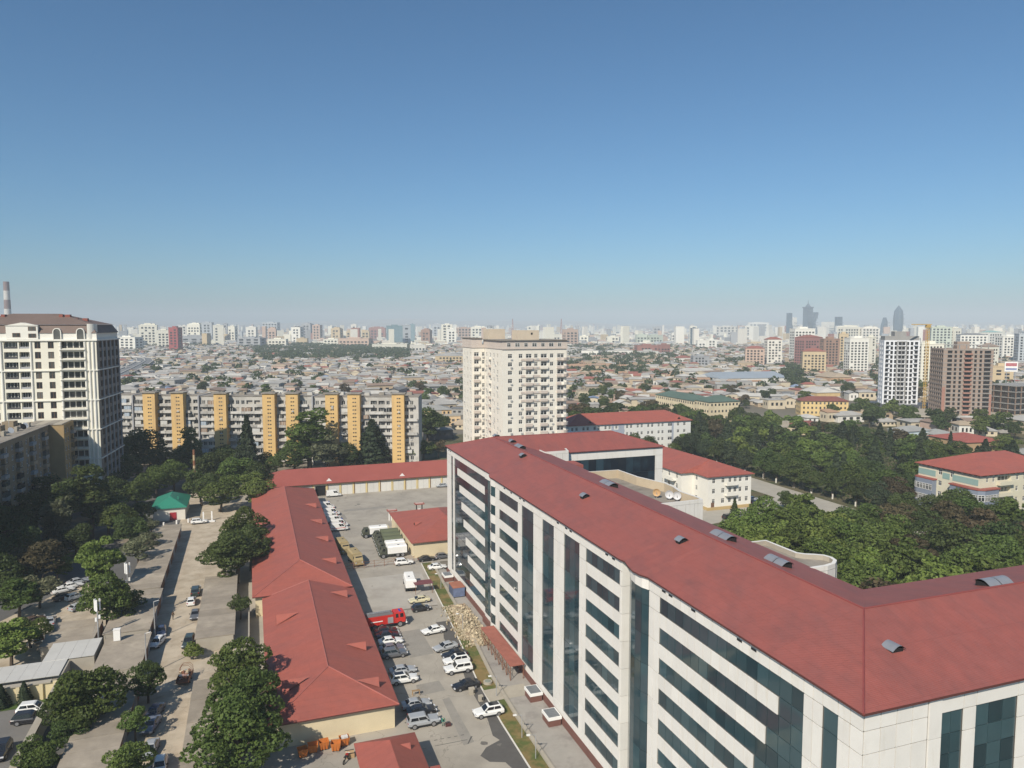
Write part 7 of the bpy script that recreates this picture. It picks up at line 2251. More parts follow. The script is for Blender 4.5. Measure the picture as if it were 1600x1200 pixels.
def far_house(x, y, rz, w, d, h, rise, wi, ri, kind):
    """the same kind of house joined into the mass of roofs too far off to tell apart"""
    c, t = math.cos(rz), math.sin(rz)
    T = lambda a, b, z: (x + a * c - b * t, y + a * t + b * c, z)
    a, b = w / 2, d / 2
    far_h.poly([T(-a, -b, 0), T(a, -b, 0), T(a, -b, h), T(-a, -b, h)], wi); far_h.poly([T(-a, b, 0), T(-a, -b, 0), T(-a, -b, h), T(-a, b, h)], wi); far_h.poly([T(a, -b, 0), T(a, b, 0), T(a, b, h), T(a, -b, h)], wi); far_h.poly([T(a, b, 0), T(-a, b, 0), T(-a, b, h), T(a, b, h)], wi)
    m_ = 6 + ri
    a += .4; b += .4
    if kind == 'gable':
        far_h.poly([T(-a, -b, h), T(a, -b, h), T(a, 0, h + rise), T(-a, 0, h + rise)], m_); far_h.poly([T(a, b, h), T(-a, b, h), T(-a, 0, h + rise), T(a, 0, h + rise)], m_)
        far_h.poly([T(-a, b, h), T(-a, -b, h), T(-a, 0, h + rise)], wi); far_h.poly([T(a, -b, h), T(a, b, h), T(a, 0, h + rise)], wi)
    elif kind == 'hip':
        i = min(a, b) * .8
        r0, r1 = T(-a + i, 0, h + rise), T(a - i, 0, h + rise)
        far_h.poly([T(-a, -b, h), T(a, -b, h), r1, r0], m_); far_h.poly([T(a, -b, h), T(a, b, h), r1], m_); far_h.poly([T(a, b, h), T(-a, b, h), r0, r1], m_); far_h.poly([T(-a, b, h), T(-a, -b, h), r0], m_)
    elif kind == 'shed':
        far_h.poly([T(-a, -b, h), T(a, -b, h), T(a, b, h + rise), T(-a, b, h + rise)], m_)
    else:
        far_h.poly([T(-a, -b, h + .3), T(a, -b, h + .3), T(a, b, h + .3), T(-a, b, h + .3)], m_)
    if Y_NOW < 1200 and rc.random() < .8:
        n = 3
        for k in range(n):
            u = -w / 2 + w * (k + .35) / n
            far_h.poly([T(u, -d / 2 - .03, h * .35), T(u + 1.2, -d / 2 - .03, h * .35), T(u + 1.2, -d / 2 - .03, h * .7), T(u, -d / 2 - .03, h * .7)], 14)
BLOCKED = []                                       # (x, y, radius) kept clear for the larger buildings
def clear(x, y, r=8): return all((x - q[0]) ** 2 + (y - q[1]) ** 2 > (q[2] + r) ** 2 for q in BLOCKED)
# larger buildings told apart one by one -------------------------------------------------------
FT = {}
def fmat(n, c): return M('tower_' + n, tuple(v * .88 for v in c), 0.85, 0.08, 0.05)
TC = {'cream': (0.52, 0.445, 0.33), 'buff': (0.52, 0.42, 0.28), 'white': (0.52, 0.495, 0.45), 'grey': (0.36, 0.37, 0.38), 'bluewhite': (0.47, 0.50, 0.52), 'red': (0.34, 0.075, 0.07), 'yellow': (0.57, 0.45, 0.28), 'pink': (0.55, 0.40, 0.31), 'brown': (0.34, 0.21, 0.15), 'teal': (0.20, 0.30, 0.33), 'glass': (0.10, 0.14, 0.18), 'brick': (0.33, 0.15, 0.12), 'palegreen': (0.55, 0.60, 0.50), 'rose': (0.36, 0.17, 0.15)}
def ftower(px0, px1, yt, yb, colour, label, rf='flat', roofc=None, win=1.0, depth=None, Y=None, name='apartment_tower', cat='tower', rz=None, group='towers of the far city'):
    Y = Y or G((px0 + px1) / 2, yb).y
    q0, q1 = at(px0, yt, Y), at(px1, yt, Y)
    rz = rc.choice((A0, 0.06, -.25)) if rz is None else rz
    vis = q1.x - q0.x
    cx = (q0.x + q1.x) / 2
    dp = depth or max(10, min(26, vis * .6))
    w = max(6, (vis - dp * abs(math.sin(rz)) * .7) / math.cos(rz))
    h = q0.z
    r = empty(name, (cx, Y + dp * .35, 0), rz, label, cat, group)
    BLOCKED.append((cx, Y + dp * .4, max(w, dp) * .62))
    h_ = h - (3.0 if rf != 'flat' else 0)
    MB().box(-w / 2, w / 2, -dp / 2, dp / 2, 0, h_).build('wall', fmat(colour, TC[colour]), r)
    if win:
        mb = MB()
        px_m = Y / 736.0
        pu, pz = max(3.2, px_m * 3.3) * win, max(3.1, px_m * 2.7)
        for fx, L_ in (('f', w), ('l', dp), ('r', dp)):
            n, m_ = max(1, int((L_ - .8) / pu)), max(1, int((h_ - 3) / pz))
            o_ = (L_ - n * pu) / 2
            for i in range(n):
                for j in range(m_):
                    if rc.random() < .06: continue
                    s, t = -L_ / 2 + o_ + i * pu + pu * .2, -L_ / 2 + o_ + i * pu + pu * .78
                    z0, z1 = 2.2 + j * pz + pz * .2, 2.2 + j * pz + pz * .8
                    if fx == 'f': mb.poly([(s, -dp / 2 - .06, z0), (t, -dp / 2 - .06, z0), (t, -dp / 2 - .06, z1), (s, -dp / 2 - .06, z1)])
                    elif fx == 'l': mb.poly([(-w / 2 - .06, t, z0), (-w / 2 - .06, s, z0), (-w / 2 - .06, s, z1), (-w / 2 - .06, t, z1)])
                    else: mb.poly([(w / 2 + .06, s, z0), (w / 2 + .06, t, z0), (w / 2 + .06, t, z1), (w / 2 + .06, s, z1)])
        mb.build('windows', mWinD if colour not in ('glass', 'teal') else M('glass_light', (0.22, 0.30, 0.34), 0.2), r, kind='stuff')
    rm = MB()
    if rf == 'hip': hip(rm, -w / 2, w / 2, -dp / 2, dp / 2, h_ + .1, 3.4, .4)
    elif rf == 'steps':
        rm.box(-w * .4, w * .4, -dp * .4, dp * .4, h_, h_ + 2.2); rm.box(-w * .2, w * .15, -dp * .25, dp * .25, h_ + 2.2, h_ + 5.0); rm.box(w * .22, w * .38, -dp * .3, 0, h_ + 2.2, h_ + 4.2)
    else:
        rm.box(-w / 2 - .3, w / 2 + .3, -dp / 2 - .3, dp / 2 + .3, h_ - .1, h_ + .8)
        rm.box(-w * .2, w * .2, -dp * .25, dp * .25, h_ + .8, h_ + 3.4)
    rm.build('roof', roofc or fmat(colour, TC[colour]), r)
    return r
mRR = ROOFS[3]
for a in [
    (177, 218, 527, 547, 'white', 'long pale slab of flats right beside the mansard tower', 'flat', None, 1.6),
    (215, 243, 506, 541, 'cream', 'cream stepped block behind the pale slab, far left', 'steps'),
    (243, 264, 516, 543, 'cream', 'cream block touching the red tower', 'flat'),
    (263, 281, 512, 549, 'red', 'dark red tower standing out on the left', 'flat', None, 1.3),
    (281, 292, 509, 532, 'buff', 'narrow buff block just behind the red tower'),
    (292, 316, 505, 533, 'cream', 'cream tower pair, second group after the red tower', 'steps'),
    (315, 331, 504, 533, 'bluewhite', 'bluish white slab among the cream towers'),
    (331, 348, 508, 534, 'cream', 'cream tower just after the bluish white slab'),
    (348, 355, 506, 530, 'grey', 'thin grey tower after the bluish white slab'),
    (356, 369, 510, 532, 'cream', 'squat cream tower with flat top near the dark slab'),
    (384, 400, 511, 533, 'white', 'white tower above the long grey slab'),
    (281, 326, 525, 538, 'grey', 'long dark grey slab behind the red tower', 'flat', None, 2.5),
    (370, 412, 528, 543, 'grey', 'long grey slab in front of the white tower', 'flat', None, 2.5),
    (409, 436, 504, 527, 'bluewhite', 'pale hazy row of flats behind the twin pink tower'),
    (418, 431, 512, 536, 'pink', 'pinkish twin-shafted tower over a low cream block', 'steps'),
    (418, 447, 530, 542, 'cream', 'low cream block at the foot of the pinkish tower'),
    (455, 472, 511, 536, 'white', 'white tower with a dark crown', 'flat', ROOFS[5]),
    (463, 480, 529, 539, 'yellow', 'low yellow block before the dark-crowned white tower'),
    (471, 488, 505, 530, 'grey', 'grey tower between the white one and the pinkish one', 'steps'),
    (488, 502, 508, 531, 'pink', 'pale pink tower beside the grey one'),
    (505, 528, 530, 541, 'cream', 'low cream block next to the long pilastered row'),
    (528, 581, 529, 542, 'pink', 'long row of flats with white pilasters', 'flat', None, 1.2),
    (517, 534, 512, 533, 'yellow', 'yellow domed tower, first of three', 'steps'),
    (541, 558, 516, 533, 'yellow', 'yellow domed tower, second of three', 'steps'),
    (559, 577, 516, 533, 'yellow', 'yellow domed tower, third of three', 'steps'),
    (548, 557, 507, 527, 'buff', 'slim buff tower rising behind the domed ones'),
    (576, 602, 511, 529, 'brick', 'dark red blocks left of the teal glass tower', 'steps'),
    (603, 628, 509, 539, 'teal', 'teal glass tower with a slanted dark side'),
    (627, 641, 508, 538, 'bluewhite', 'pale ribbed tower joined to the teal one', 'flat', None, 1.5),
    (640, 648, 507, 533, 'teal', 'thin teal tower behind the ribbed one'),
    (658, 674, 514, 537, 'brown', 'brown tower with stepped top', 'steps'),
    (676, 689, 506, 528, 'bluewhite', 'hazy pale tower behind the brown one'),
    (689, 707, 507, 534, 'cream', 'cream ribbed tower beside the white one', 'flat', None, 1.3),
    (698, 713, 514, 540, 'white', 'bright white tower near the cream tower top'),
    (581, 634, 538, 547, 'cream', 'long low cream buildings below the teal tower', 'flat'),
    (640, 664, 539, 549, 'buff', 'low buff block below the brown tower'),
    (628, 660, 558, 567, 'yellow', 'low cream-yellow hall with grey roof before the tree belt', 'hip', ROOFS[0]),
    (679, 723, 553, 568, 'yellow', 'long cream-yellow building touching the big cream tower', 'hip', ROOFS[0]),
    (713, 736, 512, 531, 'pink', 'pinkish block left above the big cream tower'),
    (735, 760, 510, 531, 'cream', 'cream ribbed blocks right above the big cream tower', 'steps'),
    (761, 772, 509, 527, 'grey', 'dim grey block behind the big cream tower'),
    (824, 838, 510, 524, 'cream', 'cream block peeping over the lift house'),
    (841, 876, 522, 536, 'cream', 'wide cream block over the roof of the big cream tower'),
    (880, 903, 515, 541, 'pink', 'round-shouldered pink and cream tower right of the big cream tower', 'flat', None, 1.2),
    (906, 921, 525, 536, 'cream', 'small cream block beyond the round-shouldered tower'),
    (921, 933, 528, 537, 'grey', 'dark small block beside the small cream one'),
    (948, 968, 526, 537, 'cream', 'pale block in the far middle'),
    (968, 980, 527, 538, 'grey', 'dim block next to the pale middle one'),
    (994, 1011, 523, 536, 'palegreen', 'pale green block in the far middle'),
    (1011, 1036, 524, 536, 'palegreen', 'wide pale green block in the far middle'),
    (1020, 1035, 511, 526, 'grey', 'grey tower standing over the pale green blocks'),
    (1049, 1060, 521, 537, 'white', 'white block with a dark side left of the dark glass tower'),
    (1080, 1090, 513, 540, 'glass', 'slim dark glass tower in the far middle'),
    (994, 1028, 540, 553, 'brick', 'long brick-red block in the middle distance', 'flat'),
    (1029, 1047, 539, 554, 'brick', 'brick-red block with a taller front beside the long one', 'flat'),
    (909, 938, 548, 557, 'white', 'white warehouse right of the big cream tower', 'flat', ROOFS[1], 2.5),
    (948, 988, 548, 555, 'white', 'long white warehouse in the middle distance', 'flat', ROOFS[1], 2.5),
    (998, 1028, 549, 556, 'white', 'white warehouse before the brick-red block', 'flat', ROOFS[1], 2.5),
    (1120, 1150, 510, 524, 'buff', 'long far row of flats, buff half', 'flat', None, 1.3),
    (1151, 1186, 510, 524, 'cream', 'long far row of flats, cream half', 'flat', None, 1.3),
    (1170, 1201, 504, 519, 'white', 'white row of flats on the skyline above the long far row'),
    (1089, 1104, 532, 546, 'white', 'white office cube beside the dark glass tower'),
    (1104, 1120, 531, 546, 'white', 'second white office cube with a bright top'),
    (1082, 1108, 557, 573, 'grey', 'grey four-storey house above the grey-blue hall', 'flat'),
    (1056, 1081, 556, 568, 'white', 'white villa with red roof left of the grey house', 'hip', mRR),
    (1166, 1197, 541, 574, 'pink', 'peach tower with red roof, left of the taller buff one', 'hip', mRR, 1.0),
    (1198, 1222, 527, 573, 'buff', 'buff tower with red top beside the peach one', 'hip', mRR, 1.0),
    (1240, 1273, 514, 566, 'white', 'white-topped tower at the back of the rose-brown complex'),
    (1248, 1286, 524, 572, 'rose', 'rose-brown complex with red roof', 'hip', mRR),
    (1286, 1312, 530, 576, 'brown', 'brown slab at the side of the rose-brown complex'),
    (1256, 1293, 545, 586, 'yellow', 'yellow tower in front of the rose-brown complex', 'hip', mRR, 1.0),
    (1312, 1327, 522, 570, 'yellow', 'narrow yellow tower left of the white and teal one'),
    (1326, 1357, 529, 583, 'white', 'white tower with teal glass belt', 'flat', None, 1.1),
    (1357, 1369, 527, 573, 'cream', 'cream tower squeezed before the unfinished white tower'),
    (1312, 1345, 509, 540, 'cream', 'cream complex high behind the yellow towers', 'steps'),
    (1345, 1374, 511, 540, 'buff', 'buff complex behind the unfinished white tower', 'steps'),
    (1437, 1474, 538, 603, 'cream', 'cream slab of flats seen between the two unfinished towers', 'flat', None, 1.0),
    (1534, 1562, 537, 601, 'cream', 'cream slab of flats right of the unfinished brown tower', 'hip', ROOFS[2], 1.0),
    (1457, 1488, 511, 548, 'palegreen', 'white and green block above the brown tower'),
    (1487, 1503, 513, 548, 'cream', 'plain cream gable block above the brown tower'),
    (1503, 1543, 521, 552, 'white', 'block with dark pagoda-like roofs above the brown tower', 'hip', ROOFS[5]),
    (1536, 1568, 517, 548, 'white', 'white block with a teal roof near the edge', 'hip', M('teal_roof', (0.25, 0.42, 0.38), 0.6)),
    (1564, 1595, 526, 563, 'white', 'white tower with a grid of small windows near the edge', 'flat', None, 1.0),
    (1594, 1625, 522, 570, 'bluewhite', 'grey-white tower cut by the frame edge'),
    (1553, 1584, 573, 606, 'yellow', 'plain yellow block under the billboard', 'flat', None, 2.2),
    ]:
    ftower(*a)
# far high-rises of the centre
def spire(px, yt, Y, w, kind, label):
    Y, w = Y * .68, w * .68
    q = at(px, yt, Y)
    r = empty('skyscraper', (q.x, Y, 0), A0, label, 'skyscraper', 'skyscrapers on the horizon')
    m_ = M('sky_glass', (0.07, 0.11, 0.15), 0.4, 0.1, 0.02)
    H_ = q.z
    mb = MB()
    if kind == 'spire':
        mb.box(-w / 2, w / 2, -w / 2, w / 2, 0, H_ * .82); mb.box(-w * .42, w * .62, -w * .5, w * .45, 0, H_ * .45); mb.box(-w * .6, w * .6, -w * .55, w * .55, H_ * .80, H_ * .83)
        mb.cyl(0, 0, H_ * .83, H_ * .92, w * .42, w * .1, 8); mb.cyl(0, 0, H_ * .9, H_ * 1.02, w * .06, w * .03, 6)
    elif kind == 'flame':
        for k in range(6):
            r0 = w * .5 * (.8 + .5 * math.sin(math.pi * k / 6)); r1 = w * .5 * (.8 + .5 * math.sin(math.pi * (k + 1) / 6)) if k < 5 else .5
            mb.cyl(0, 0, H_ * k / 6, H_ * (k + 1) / 6, r0, r1, 10)
    elif kind == 'sail':
        mb.poly([(-w / 2, -w * .3, 0), (w / 2, -w * .3, 0), (w * .3, -w * .3, H_ * .8), (w * .05, -w * .3, H_), (-w * .35, -w * .3, H_ * .6)]); mb.poly([(w / 2, w * .3, 0), (-w / 2, w * .3, 0), (-w * .35, w * .3, H_ * .6), (w * .05, w * .3, H_), (w * .3, w * .3, H_ * .8)])
        P_ = [(-w / 2, 0), (-w * .35, H_ * .6), (w * .05, H_), (w * .3, H_ * .8), (w / 2, 0)]
        for a_, b_ in zip(P_, P_[1:]): mb.poly([(a_[0], -w * .3, a_[1]), (b_[0], -w * .3, b_[1]), (b_[0], w * .3, b_[1]), (a_[0], w * .3, a_[1])][::-1])
    elif kind == 'twist':
        for k in range(8): mb.obox(w * .18 * math.sin(k * 1.1), 0, H_ * k / 8, H_ * (k + 1) / 8, w * (.8 + .2 * math.cos(k)), w * .7, k * .25)
    else: mb.box(-w / 2, w / 2, -w * .35, w * .35, 0, H_)
    if kind == 'white': m_ = fmat('white', TC['white'])
    mb.build('shaft', m_, r)
    bnd = MB()
    for k in range(1, 6): bnd.box(-w * .52, w * .52, -w * .56, -w * .54, H_ * k / 7, H_ * k / 7 + 2)
    bnd.build('band', M('sky_band', (0.2, 0.24, 0.27), 0.5), r)
spire(1233.5, 489, 5200, 32, 'box', 'plain dark slab left of the tallest horizon tower')
spire(1241, 496, 5300, 30, 'white', 'lower white-edged slab left of the tallest horizon tower')
spire(1263, 470, 5400, 48, 'spire', 'tallest horizon tower with a spire')
spire(1273, 488, 5600, 36, 'twist', 'curved dark tower right of the tallest one')
spire(1296, 503, 5200, 86, 'white', 'wide white box on the horizon')
spire(1310.5, 495, 5000, 40, 'box', 'grey slab right of the white box on the horizon')
spire(1382, 496, 5200, 48, 'sail', 'sail-shaped tower on the horizon')
spire(1404.5, 477, 5000, 50, 'flame', 'pointed flame-like tower on the horizon')
# big grey-blue market hall and other large roofs
mHallR = M('hall_roof', (0.28, 0.32, 0.36), 0.6, 0.1, 0.03)
def hall(px0, px1, yb, w_depth, h, rise, wall, roof, label, rz=A0 * .6):
    p0, p1 = G(px0, yb), G(px1, yb)
    Y = (p0.y + p1.y) / 2
    w = (p1.x - p0.x) / math.cos(rz)
    r = empty('market_hall', ((p0.x + p1.x) / 2, Y + w_depth / 2, 0), rz, label, 'hall', 'large halls of the middle distance')
    BLOCKED.append(((p0.x + p1.x) / 2, Y + w_depth / 2, w * .5)); 
    MB().box(-w / 2, w / 2, -w_depth / 2, w_depth / 2, 0, h).build('wall', wall, r)
    mb = MB(); hip(mb, -w / 2, w / 2, -w_depth / 2, w_depth / 2, h + .05, rise, .5, inset=2.0); mb.build('roof', roof, r)
hall(1115, 1228, 600, 48, 6, 5, WALLS[1], mHallR, 'large hall with a grey-blue sheet roof in the middle distance')
hall(1072, 1116, 588, 30, 6, 3, WALLS[1], ROOFS[1], 'pale-roofed hall left of the grey-blue hall')
hall(1270, 1310, 625, 22, 6, 3.5, M('ochre_hall', (0.55, 0.40, 0.20), 0.9), ROOFS[1], 'ochre hall with arched gable beyond the park')
hall(1292, 1328, 602, 26, 8, 4, M('ochre_hall2', (0.46, 0.30, 0.18), 0.9), ROOFS[4], 'tan hall with a low dome-like roof before the yellow tower')
hall(890, 960, 578, 20, 5, 3, WALLS[0], ROOFS[6], 'row of orange-roofed houses joined as one long terrace', .3)
# billboard
q = at(1580, 573, 560)
r = empty('billboard', (q.x, 560, 0), -.2, 'billboard with a red and white panel over a blue strip', 'billboard')
piece('board', mWhite, 0, 0, q.z, 9, .4, 7.5, r); piece('red_print', M('print_red', (0.42, 0.14, 0.15), 0.6), 0, -.23, q.z + 1.6, 7.6, .04, 2.4, r); piece('blue_print', M('print_blue', (0.22, 0.25, 0.40), 0.6), 0, -.23, q.z - 1.8, 7.6, .04, 1.6, r)
for s in (-3, 3): piece('post', mSteel, s, .3, (q.z - 3) / 2, .4, .4, q.z - 3, r)
# striped chimney behind the mansard tower
q = at(9.5, 440, 1500)
mb = MB()
zt = q.z
for k in range(8): mb.cyl(0, 0, zt * k / 8, zt * (k + 1) / 8, 7.6 - k * .30, 7.6 - (k + 1) * .30, 18, (k % 2) if k > 2 else 0)
cb = mb.build('chimney_stack', [M('stack_white', (0.52, 0.50, 0.47), 0.8), M('stack_red', (0.22, 0.16, 0.15), 0.8)], None, 'tall red and white banded chimney rising behind the mansard tower', 'chimney', loc=(q.x, 1500, 0))
for px in (801, 877):
    q = at(px, 498, 2600)
    mb = MB()
    for s in (-1, 1):
        for t in (-1, 1): mb.tube((s * 5, t * 5, 0), (s * .4, t * .4, q.z), .8, .5, 4)
    for k in range(8):
        f_ = 5 * (1 - k / 8)
        mb.tube((-f_, -f_, q.z * k / 8), (f_, -f_, q.z * k / 8 + q.z / 9), .4, k=3)
    mb.build('lattice_mast', M('mast_red', (0.3, 0.12, 0.1), 0.7), None, 'thin lattice mast ' + ('behind the lift house of the cream tower' if px < 850 else 'right of the cream tower top'), 'mast', 'far lattice masts', loc=(q.x, 2600, 0))
# motorway bend on the left
mw = [G(px, py, 5) for px, py in ((170, 592), (188, 584), (205, 576), (219, 569), (227, 564), (225, 560), (212, 558), (196, 557.5), (180, 557.5))]
mb = MB(); bar = MB()
for (p_, q_) in zip(mw, mw[1:]):
    d = (q_ - p_).normalized(); n = Vector((-d.y, d.x)) * 11
    mb.poly([(*(p_ - n), 5), (*(q_ - n), 5), (*(q_ + n), 5), (*(p_ + n), 5)][::-1])
    for k in (-1, 0, 1):
        c0, c1 = p_ + n * k, q_ + n * k
        bar.tube((c0.x, c0.y, 5.5), (c1.x, c1.y, 5.5), .7, k=4)
    for k in (-1, 1):
        c0, c1 = p_ + n * k, q_ + n * k
        mb.poly([(c0.x, c0.y, 0), (c1.x, c1.y, 0), (c1.x, c1.y, 5), (c0.x, c0.y, 5)])
for p_ in mw: BLOCKED.append((p_.x, p_.y, 16))
mb.build('motorway', M('motorway_asphalt', (0.17, 0.175, 0.18), 0.9), kind='structure')
bar.build('motorway_barrier', M('barrier_pale', (0.5, 0.48, 0.44), 0.8), kind='structure')
# low houses ----------------------------------------------------------------------------------
for (a, b, r_) in ((95, 225, 70), (240, 365, 40), (175, 200, 130), (240, 130, 110), (250, 260, 60), (310, 356, 24), (390, 370, 36), (375, 315, 36), (410, 300, 34), (55, 235, 30), (0, 230, 60), (58, 405, 32), (50, 330, 20), (285, 200, 45), (150, 340, 62), (110, 320, 50)):
    w_ = W(a, b); BLOCKED.append((w_.x, w_.y, r_))
for px in range(140, 680, 40): BLOCKED.append((YX(px), 322, 26))
for x_, y_ in ((-150, 255), (-130, 270), (-170, 240), (-190, 230), (-205, 200)): BLOCKED.append((x_, y_, 28))
tree_spots, cand = [], []
Y_NOW = 0
th = .12
ct, st_ = math.cos(th), math.sin(th)
yy = 345.0
while yy < 2100:
    step = 13.5 + max(0, (yy - 700)) * .004
    xx = -.74 * yy - 25
    while xx < .74 * yy + 25:
        x = xx + rc.uniform(-3, 3); y = yy + rc.uniform(-3, 3) + xx * .06 * math.sin(xx * .004 + yy * .01)
        xx += step * rc.uniform(.9, 1.25)
        px, py = pix(x, y, 0)
        if not (-30 < px < 1630) or y < 340: continue
        if px < 650 and y < 520: continue
        if px < 190 and y < 800: continue
        if 724 < px < 886 and y < 1100: continue
        if not clear(x, y, 6): continue
        belt = (395 < px < 640 and 538 < py < 564 and rc.random() < .8) or (890 < px < 1010 and 556 < py < 590 and rc.random() < .35) or (940 < px < 1060 and 553 < py < 575 and rc.random() < .4)
        park = (1225 < px < 1260 and 575 < py < 610)
        if belt or park or rc.random() < (.10 if px < 780 else .2):
            tree_spots.append((x, y, px, py)); continue
        ang = rc.choice((th, th + .05, th - .3, A0, -.15)) + rc.uniform(-.06, .06) + (math.pi / 2 if rc.random() < .4 else 0)
        w = rc.uniform(7.5, 13.5); d = rc.uniform(6.5, 10.5); h = rc.choice((3.0, 3.2, 3.4, 3.8, 5.8, 6.4 if px > 700 else 3.1)); rise = rc.uniform(.9, 2.2)
        kind = rc.choices(['gable', 'hip', 'shed', 'flat'], [4, 3.4, 1.8, .9])[0]
        ri = roof_pick(px, y); wi = rc.choices(range(6), [2.4, 2.2, 2, 1.8, .7, 1.6])[0]
        if rc.random() < .06: w *= 1.8; d *= 1.4; h += 1.5
        cand.append((y, x, ang, w, d, h, rise, wi, ri, kind, px, py))
    yy += step * rc.uniform(.88, 1.05)
def seen(c):
    y, px, py = c[0], c[10], c[11]
    if 0 < px < 188: return y > 900
    if 188 <= px < 656: return y > 600
    if 723 < px < 889: return False
    return 0 < px < 1600
cand.sort()
shown = [c for c in cand if seen(c)][:300]
pick = set(id(c) for c in shown)
HL = []
for c in cand:
    y, x, ang, w, d, h, rise, wi, ri, kind, px, py = c
    Y_NOW = y
    if id(c) in pick:
        r = empty('house', (x, y, 0), ang, 'house', 'house', 'low houses of the old quarter')
        wo = link('wall', UH[kind][0], r, sc=(w, d, h)); wo.material_slots[0].link = 'OBJECT'; wo.material_slots[0].material = WALLS[wi]
        ro = link('roof', UH[kind][1], r, loc=(0, 0, h), sc=(w, d, rise if kind != 'flat' else 1)); ro.material_slots[0].link = 'OBJECT'; ro.material_slots[0].material = ROOFS[ri]
        HL.append((r, (x, y), '%s house with a %s %s roof' % (WN_[wi], RN_[ri], {'gable': 'gable', 'hip': 'hipped', 'shed': 'lean-to', 'flat': 'flat'}[kind])))
    else: far_house(x, y, ang, w, d, h, rise, wi, ri, kind)
def gw(px, py): q_ = G(px, py); return (q_.x, q_.y)
rank_labels(HL, [(*gw(278, 600), 'the first yellow shafts'), (*gw(349, 600), 'the third yellow shaft'), (*gw(424, 600), 'the fourth yellow shaft'), (*gw(523, 600), 'the sixth yellow shaft'), (*gw(625, 600), 'the last yellow shaft'), (*gw(690, 630), 'the orange villa'), (*gw(920, 612), 'the cream tower side'), (*gw(1000, 612), 'the grove behind the school'), (*gw(1100, 600), 'the green-roofed building'), (*gw(1170, 610), 'the grey-blue hall'), (*gw(1250, 610), 'the yellow red-roofed building'), (*gw(1330, 600), 'the white tower with the teal belt'), (*gw(1400, 600), 'the unfinished white tower'), (*gw(1570, 625), 'the open concrete frame'), (*gw(210, 590), 'the motorway bend')], '{} low {} to {}')
far_h.build('far_houses', WALLS + ROOFS + [mWinD], None, 'mass of low tin-roofed houses spreading to the horizon', 'houses', kind='stuff')
# city trees: the nearest as trees, the rest as one mass
tree_spots.sort(key=lambda t: t[1])
ind = [t for t in tree_spots if (t[1] > 600 or t[2] > 656) and 0 < t[2] < 1600 and not (720 < t[2] < 890)][:60]
keys = set(ind)
TL_ = []
for t in ind:
    leaf = rc.choice(['dark', 'dark', 'mid', 'brown'])
    TL_.append((tree('far', (t[0], t[1]), rc.uniform(.9, 1.5), leaf, 'tree', 'trees among the low houses', name='street_tree'), (t[0], t[1]), LOOK[leaf]))
rank_labels(TL_, [(*gw(300, 600), 'the first yellow shafts'), (*gw(440, 600), 'the middle yellow shafts'), (*gw(620, 600), 'the last yellow shaft'), (*gw(690, 640), 'the orange villa'), (*gw(950, 610), 'the cream tower side'), (*gw(1100, 600), 'the green-roofed building'), (*gw(1240, 610), 'the yellow red-roofed building'), (*gw(1400, 600), 'the unfinished white tower')], '{} {} street tree to {}')
rest = [t for t in tree_spots if t not in keys]
for px0, px1, py, step in ((400, 640, 541, 1.3), (420, 640, 546, 1.3), (500, 640, 551, 1.6), (420, 560, 556, 2.0), (880, 1000, 544, 1.6), (1000, 1050, 560, 2.2), (890, 960, 552, 2.0), (1224, 1246, 590, 1.6), (1130, 1165, 566, 1.8), (226, 250, 541, 2), (285, 330, 541, 2), (370, 420, 545, 2)):
    px = px0
    while px < px1:
        q_ = G(px, py + rc.uniform(-2, 2)); rest.append((q_.x, q_.y, px, py)); px += step * rc.uniform(.6, 1.4)
rs = np.random.RandomState(4)
P_, N_ = [], []
for (x, y, px, py) in rest:
    R_ = rs.uniform(3.5, 6.5); n = 46 if y < 1100 else 30
    d = rs.normal(size=(n, 3)); d /= np.linalg.norm(d, axis=1, keepdims=True); d[:, 2] = np.abs(d[:, 2]) * .9
    P_.append(np.array([x, y, R_ * .75]) + d * R_ * rs.uniform(.6, 1.1, (n, 1))); N_.append(d + rs.normal(scale=.5, size=d.shape))
me = leaf_mesh('city_trees', np.concatenate(P_), np.concatenate(N_), 1.5, rs)
me.materials.clear(); me.materials.append(LEAF['dark'])
link('far_trees', me, None, 'dark green tree belts scattered through the far city', 'trees', kind='stuff')
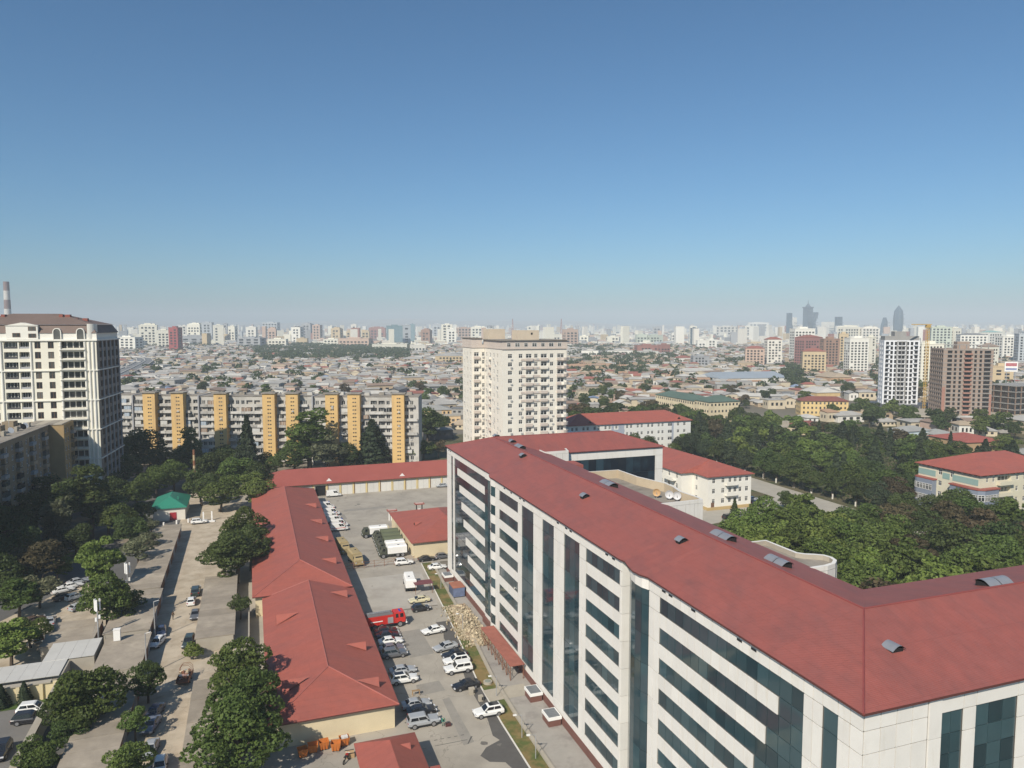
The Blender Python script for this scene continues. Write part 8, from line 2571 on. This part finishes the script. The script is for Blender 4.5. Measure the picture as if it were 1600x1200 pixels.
# hazy mass of the farther city
mass = MB()
MC = [fmat(k, TC[k]) for k in ('cream', 'white', 'buff', 'grey', 'pink', 'bluewhite', 'brick', 'yellow')]
for k in range(5200):
    Y = 2000 + 7600 * rc.random() ** 1.35
    x = rc.uniform(-.74, .74) * Y
    px, py = pix(x, Y, 0)
    if not clear(x, Y, 14): continue
    tall = rc.random()
    tw = .05 if Y < 2600 else .12
    if 930 < px < 1110: tw *= .4
    if px > 1110: tw *= 1.7
    h = rc.uniform(4, 11) if tall > tw * 2 else (rc.uniform(14, 28) if tall > tw else rc.uniform(30, 56))
    if Y > 3500: h *= 1.1
    w = rc.uniform(12, 34) * (1 if h < 13 else .8)
    mi = rc.choices(range(8), [4, 1.6, 3, 1.8, 2.0, .8, .6, 1.2])[0]
    mass.obox(x, Y, 0, h, w, rc.uniform(10, 22), rc.choice((A0, -.2, .05, .5)), mi, rc.choice((3, 3, 2, 4, 1)) if h < 13 else None)
mass.build('distant_city', MC, None, 'hazy mass of distant city blocks along the horizon', 'buildings', kind='stuff')
hl = MB()
xs = np.linspace(-11500, 11500, 240)
rh = np.random.RandomState(2)
prof = np.zeros(240)
for f_, a_ in ((3, 26), (7, 16), (16, 9), (37, 5), (70, 3)): prof += a_ * np.sin(xs / 11500 * f_ * math.pi + rh.uniform(0, 6))
left = np.clip((-xs) / 5200, -1, 1)
for row, (Y, base_, g_) in enumerate(((10600, 62, .5), (12200, 96, 1.0), (13600, 120, 1.2))):
    for i in range(239):
        z0, z1 = max(5, base_ + g_ * prof[i] + 14 * left[i]), max(5, base_ + g_ * prof[i + 1] + 14 * left[i + 1])
        hl.poly([(xs[i], Y - 900, -.2), (xs[i + 1], Y - 900, -.2), (xs[i + 1], Y, z1), (xs[i], Y, z0)])
hl.build('hills', M('hill_earth', (0.27, 0.225, 0.165), 0.95, 0.25, 0.004, c2=(0.36, 0.33, 0.29), c2s=0.004), kind='structure')

# ------------------------------------------------------------------ air
hz = MB().box(-12100, 12100, -1000, 14100, -1.5, 262)
haze = hz.build('haze', M('haze_tmp', (1, 1, 1)), None, kind='stuff')
hm = bpy.data.materials.new('haze_air')
hm.use_nodes = True
for n_ in list(hm.node_tree.nodes):
    if n_.type == 'BSDF_PRINCIPLED': hm.node_tree.nodes.remove(n_)
pv = hm.node_tree.nodes.new('ShaderNodeVolumePrincipled')
pv.inputs['Color'].default_value = (0.75, 0.84, 0.91, 1)
pv.inputs['Density'].default_value = HAZE
pv.inputs['Anisotropy'].default_value = -0.18
hm.node_tree.links.new(pv.outputs[0], hm.node_tree.nodes['Material Output'].inputs['Volume'])
haze.data.materials.clear(); haze.data.materials.append(hm)
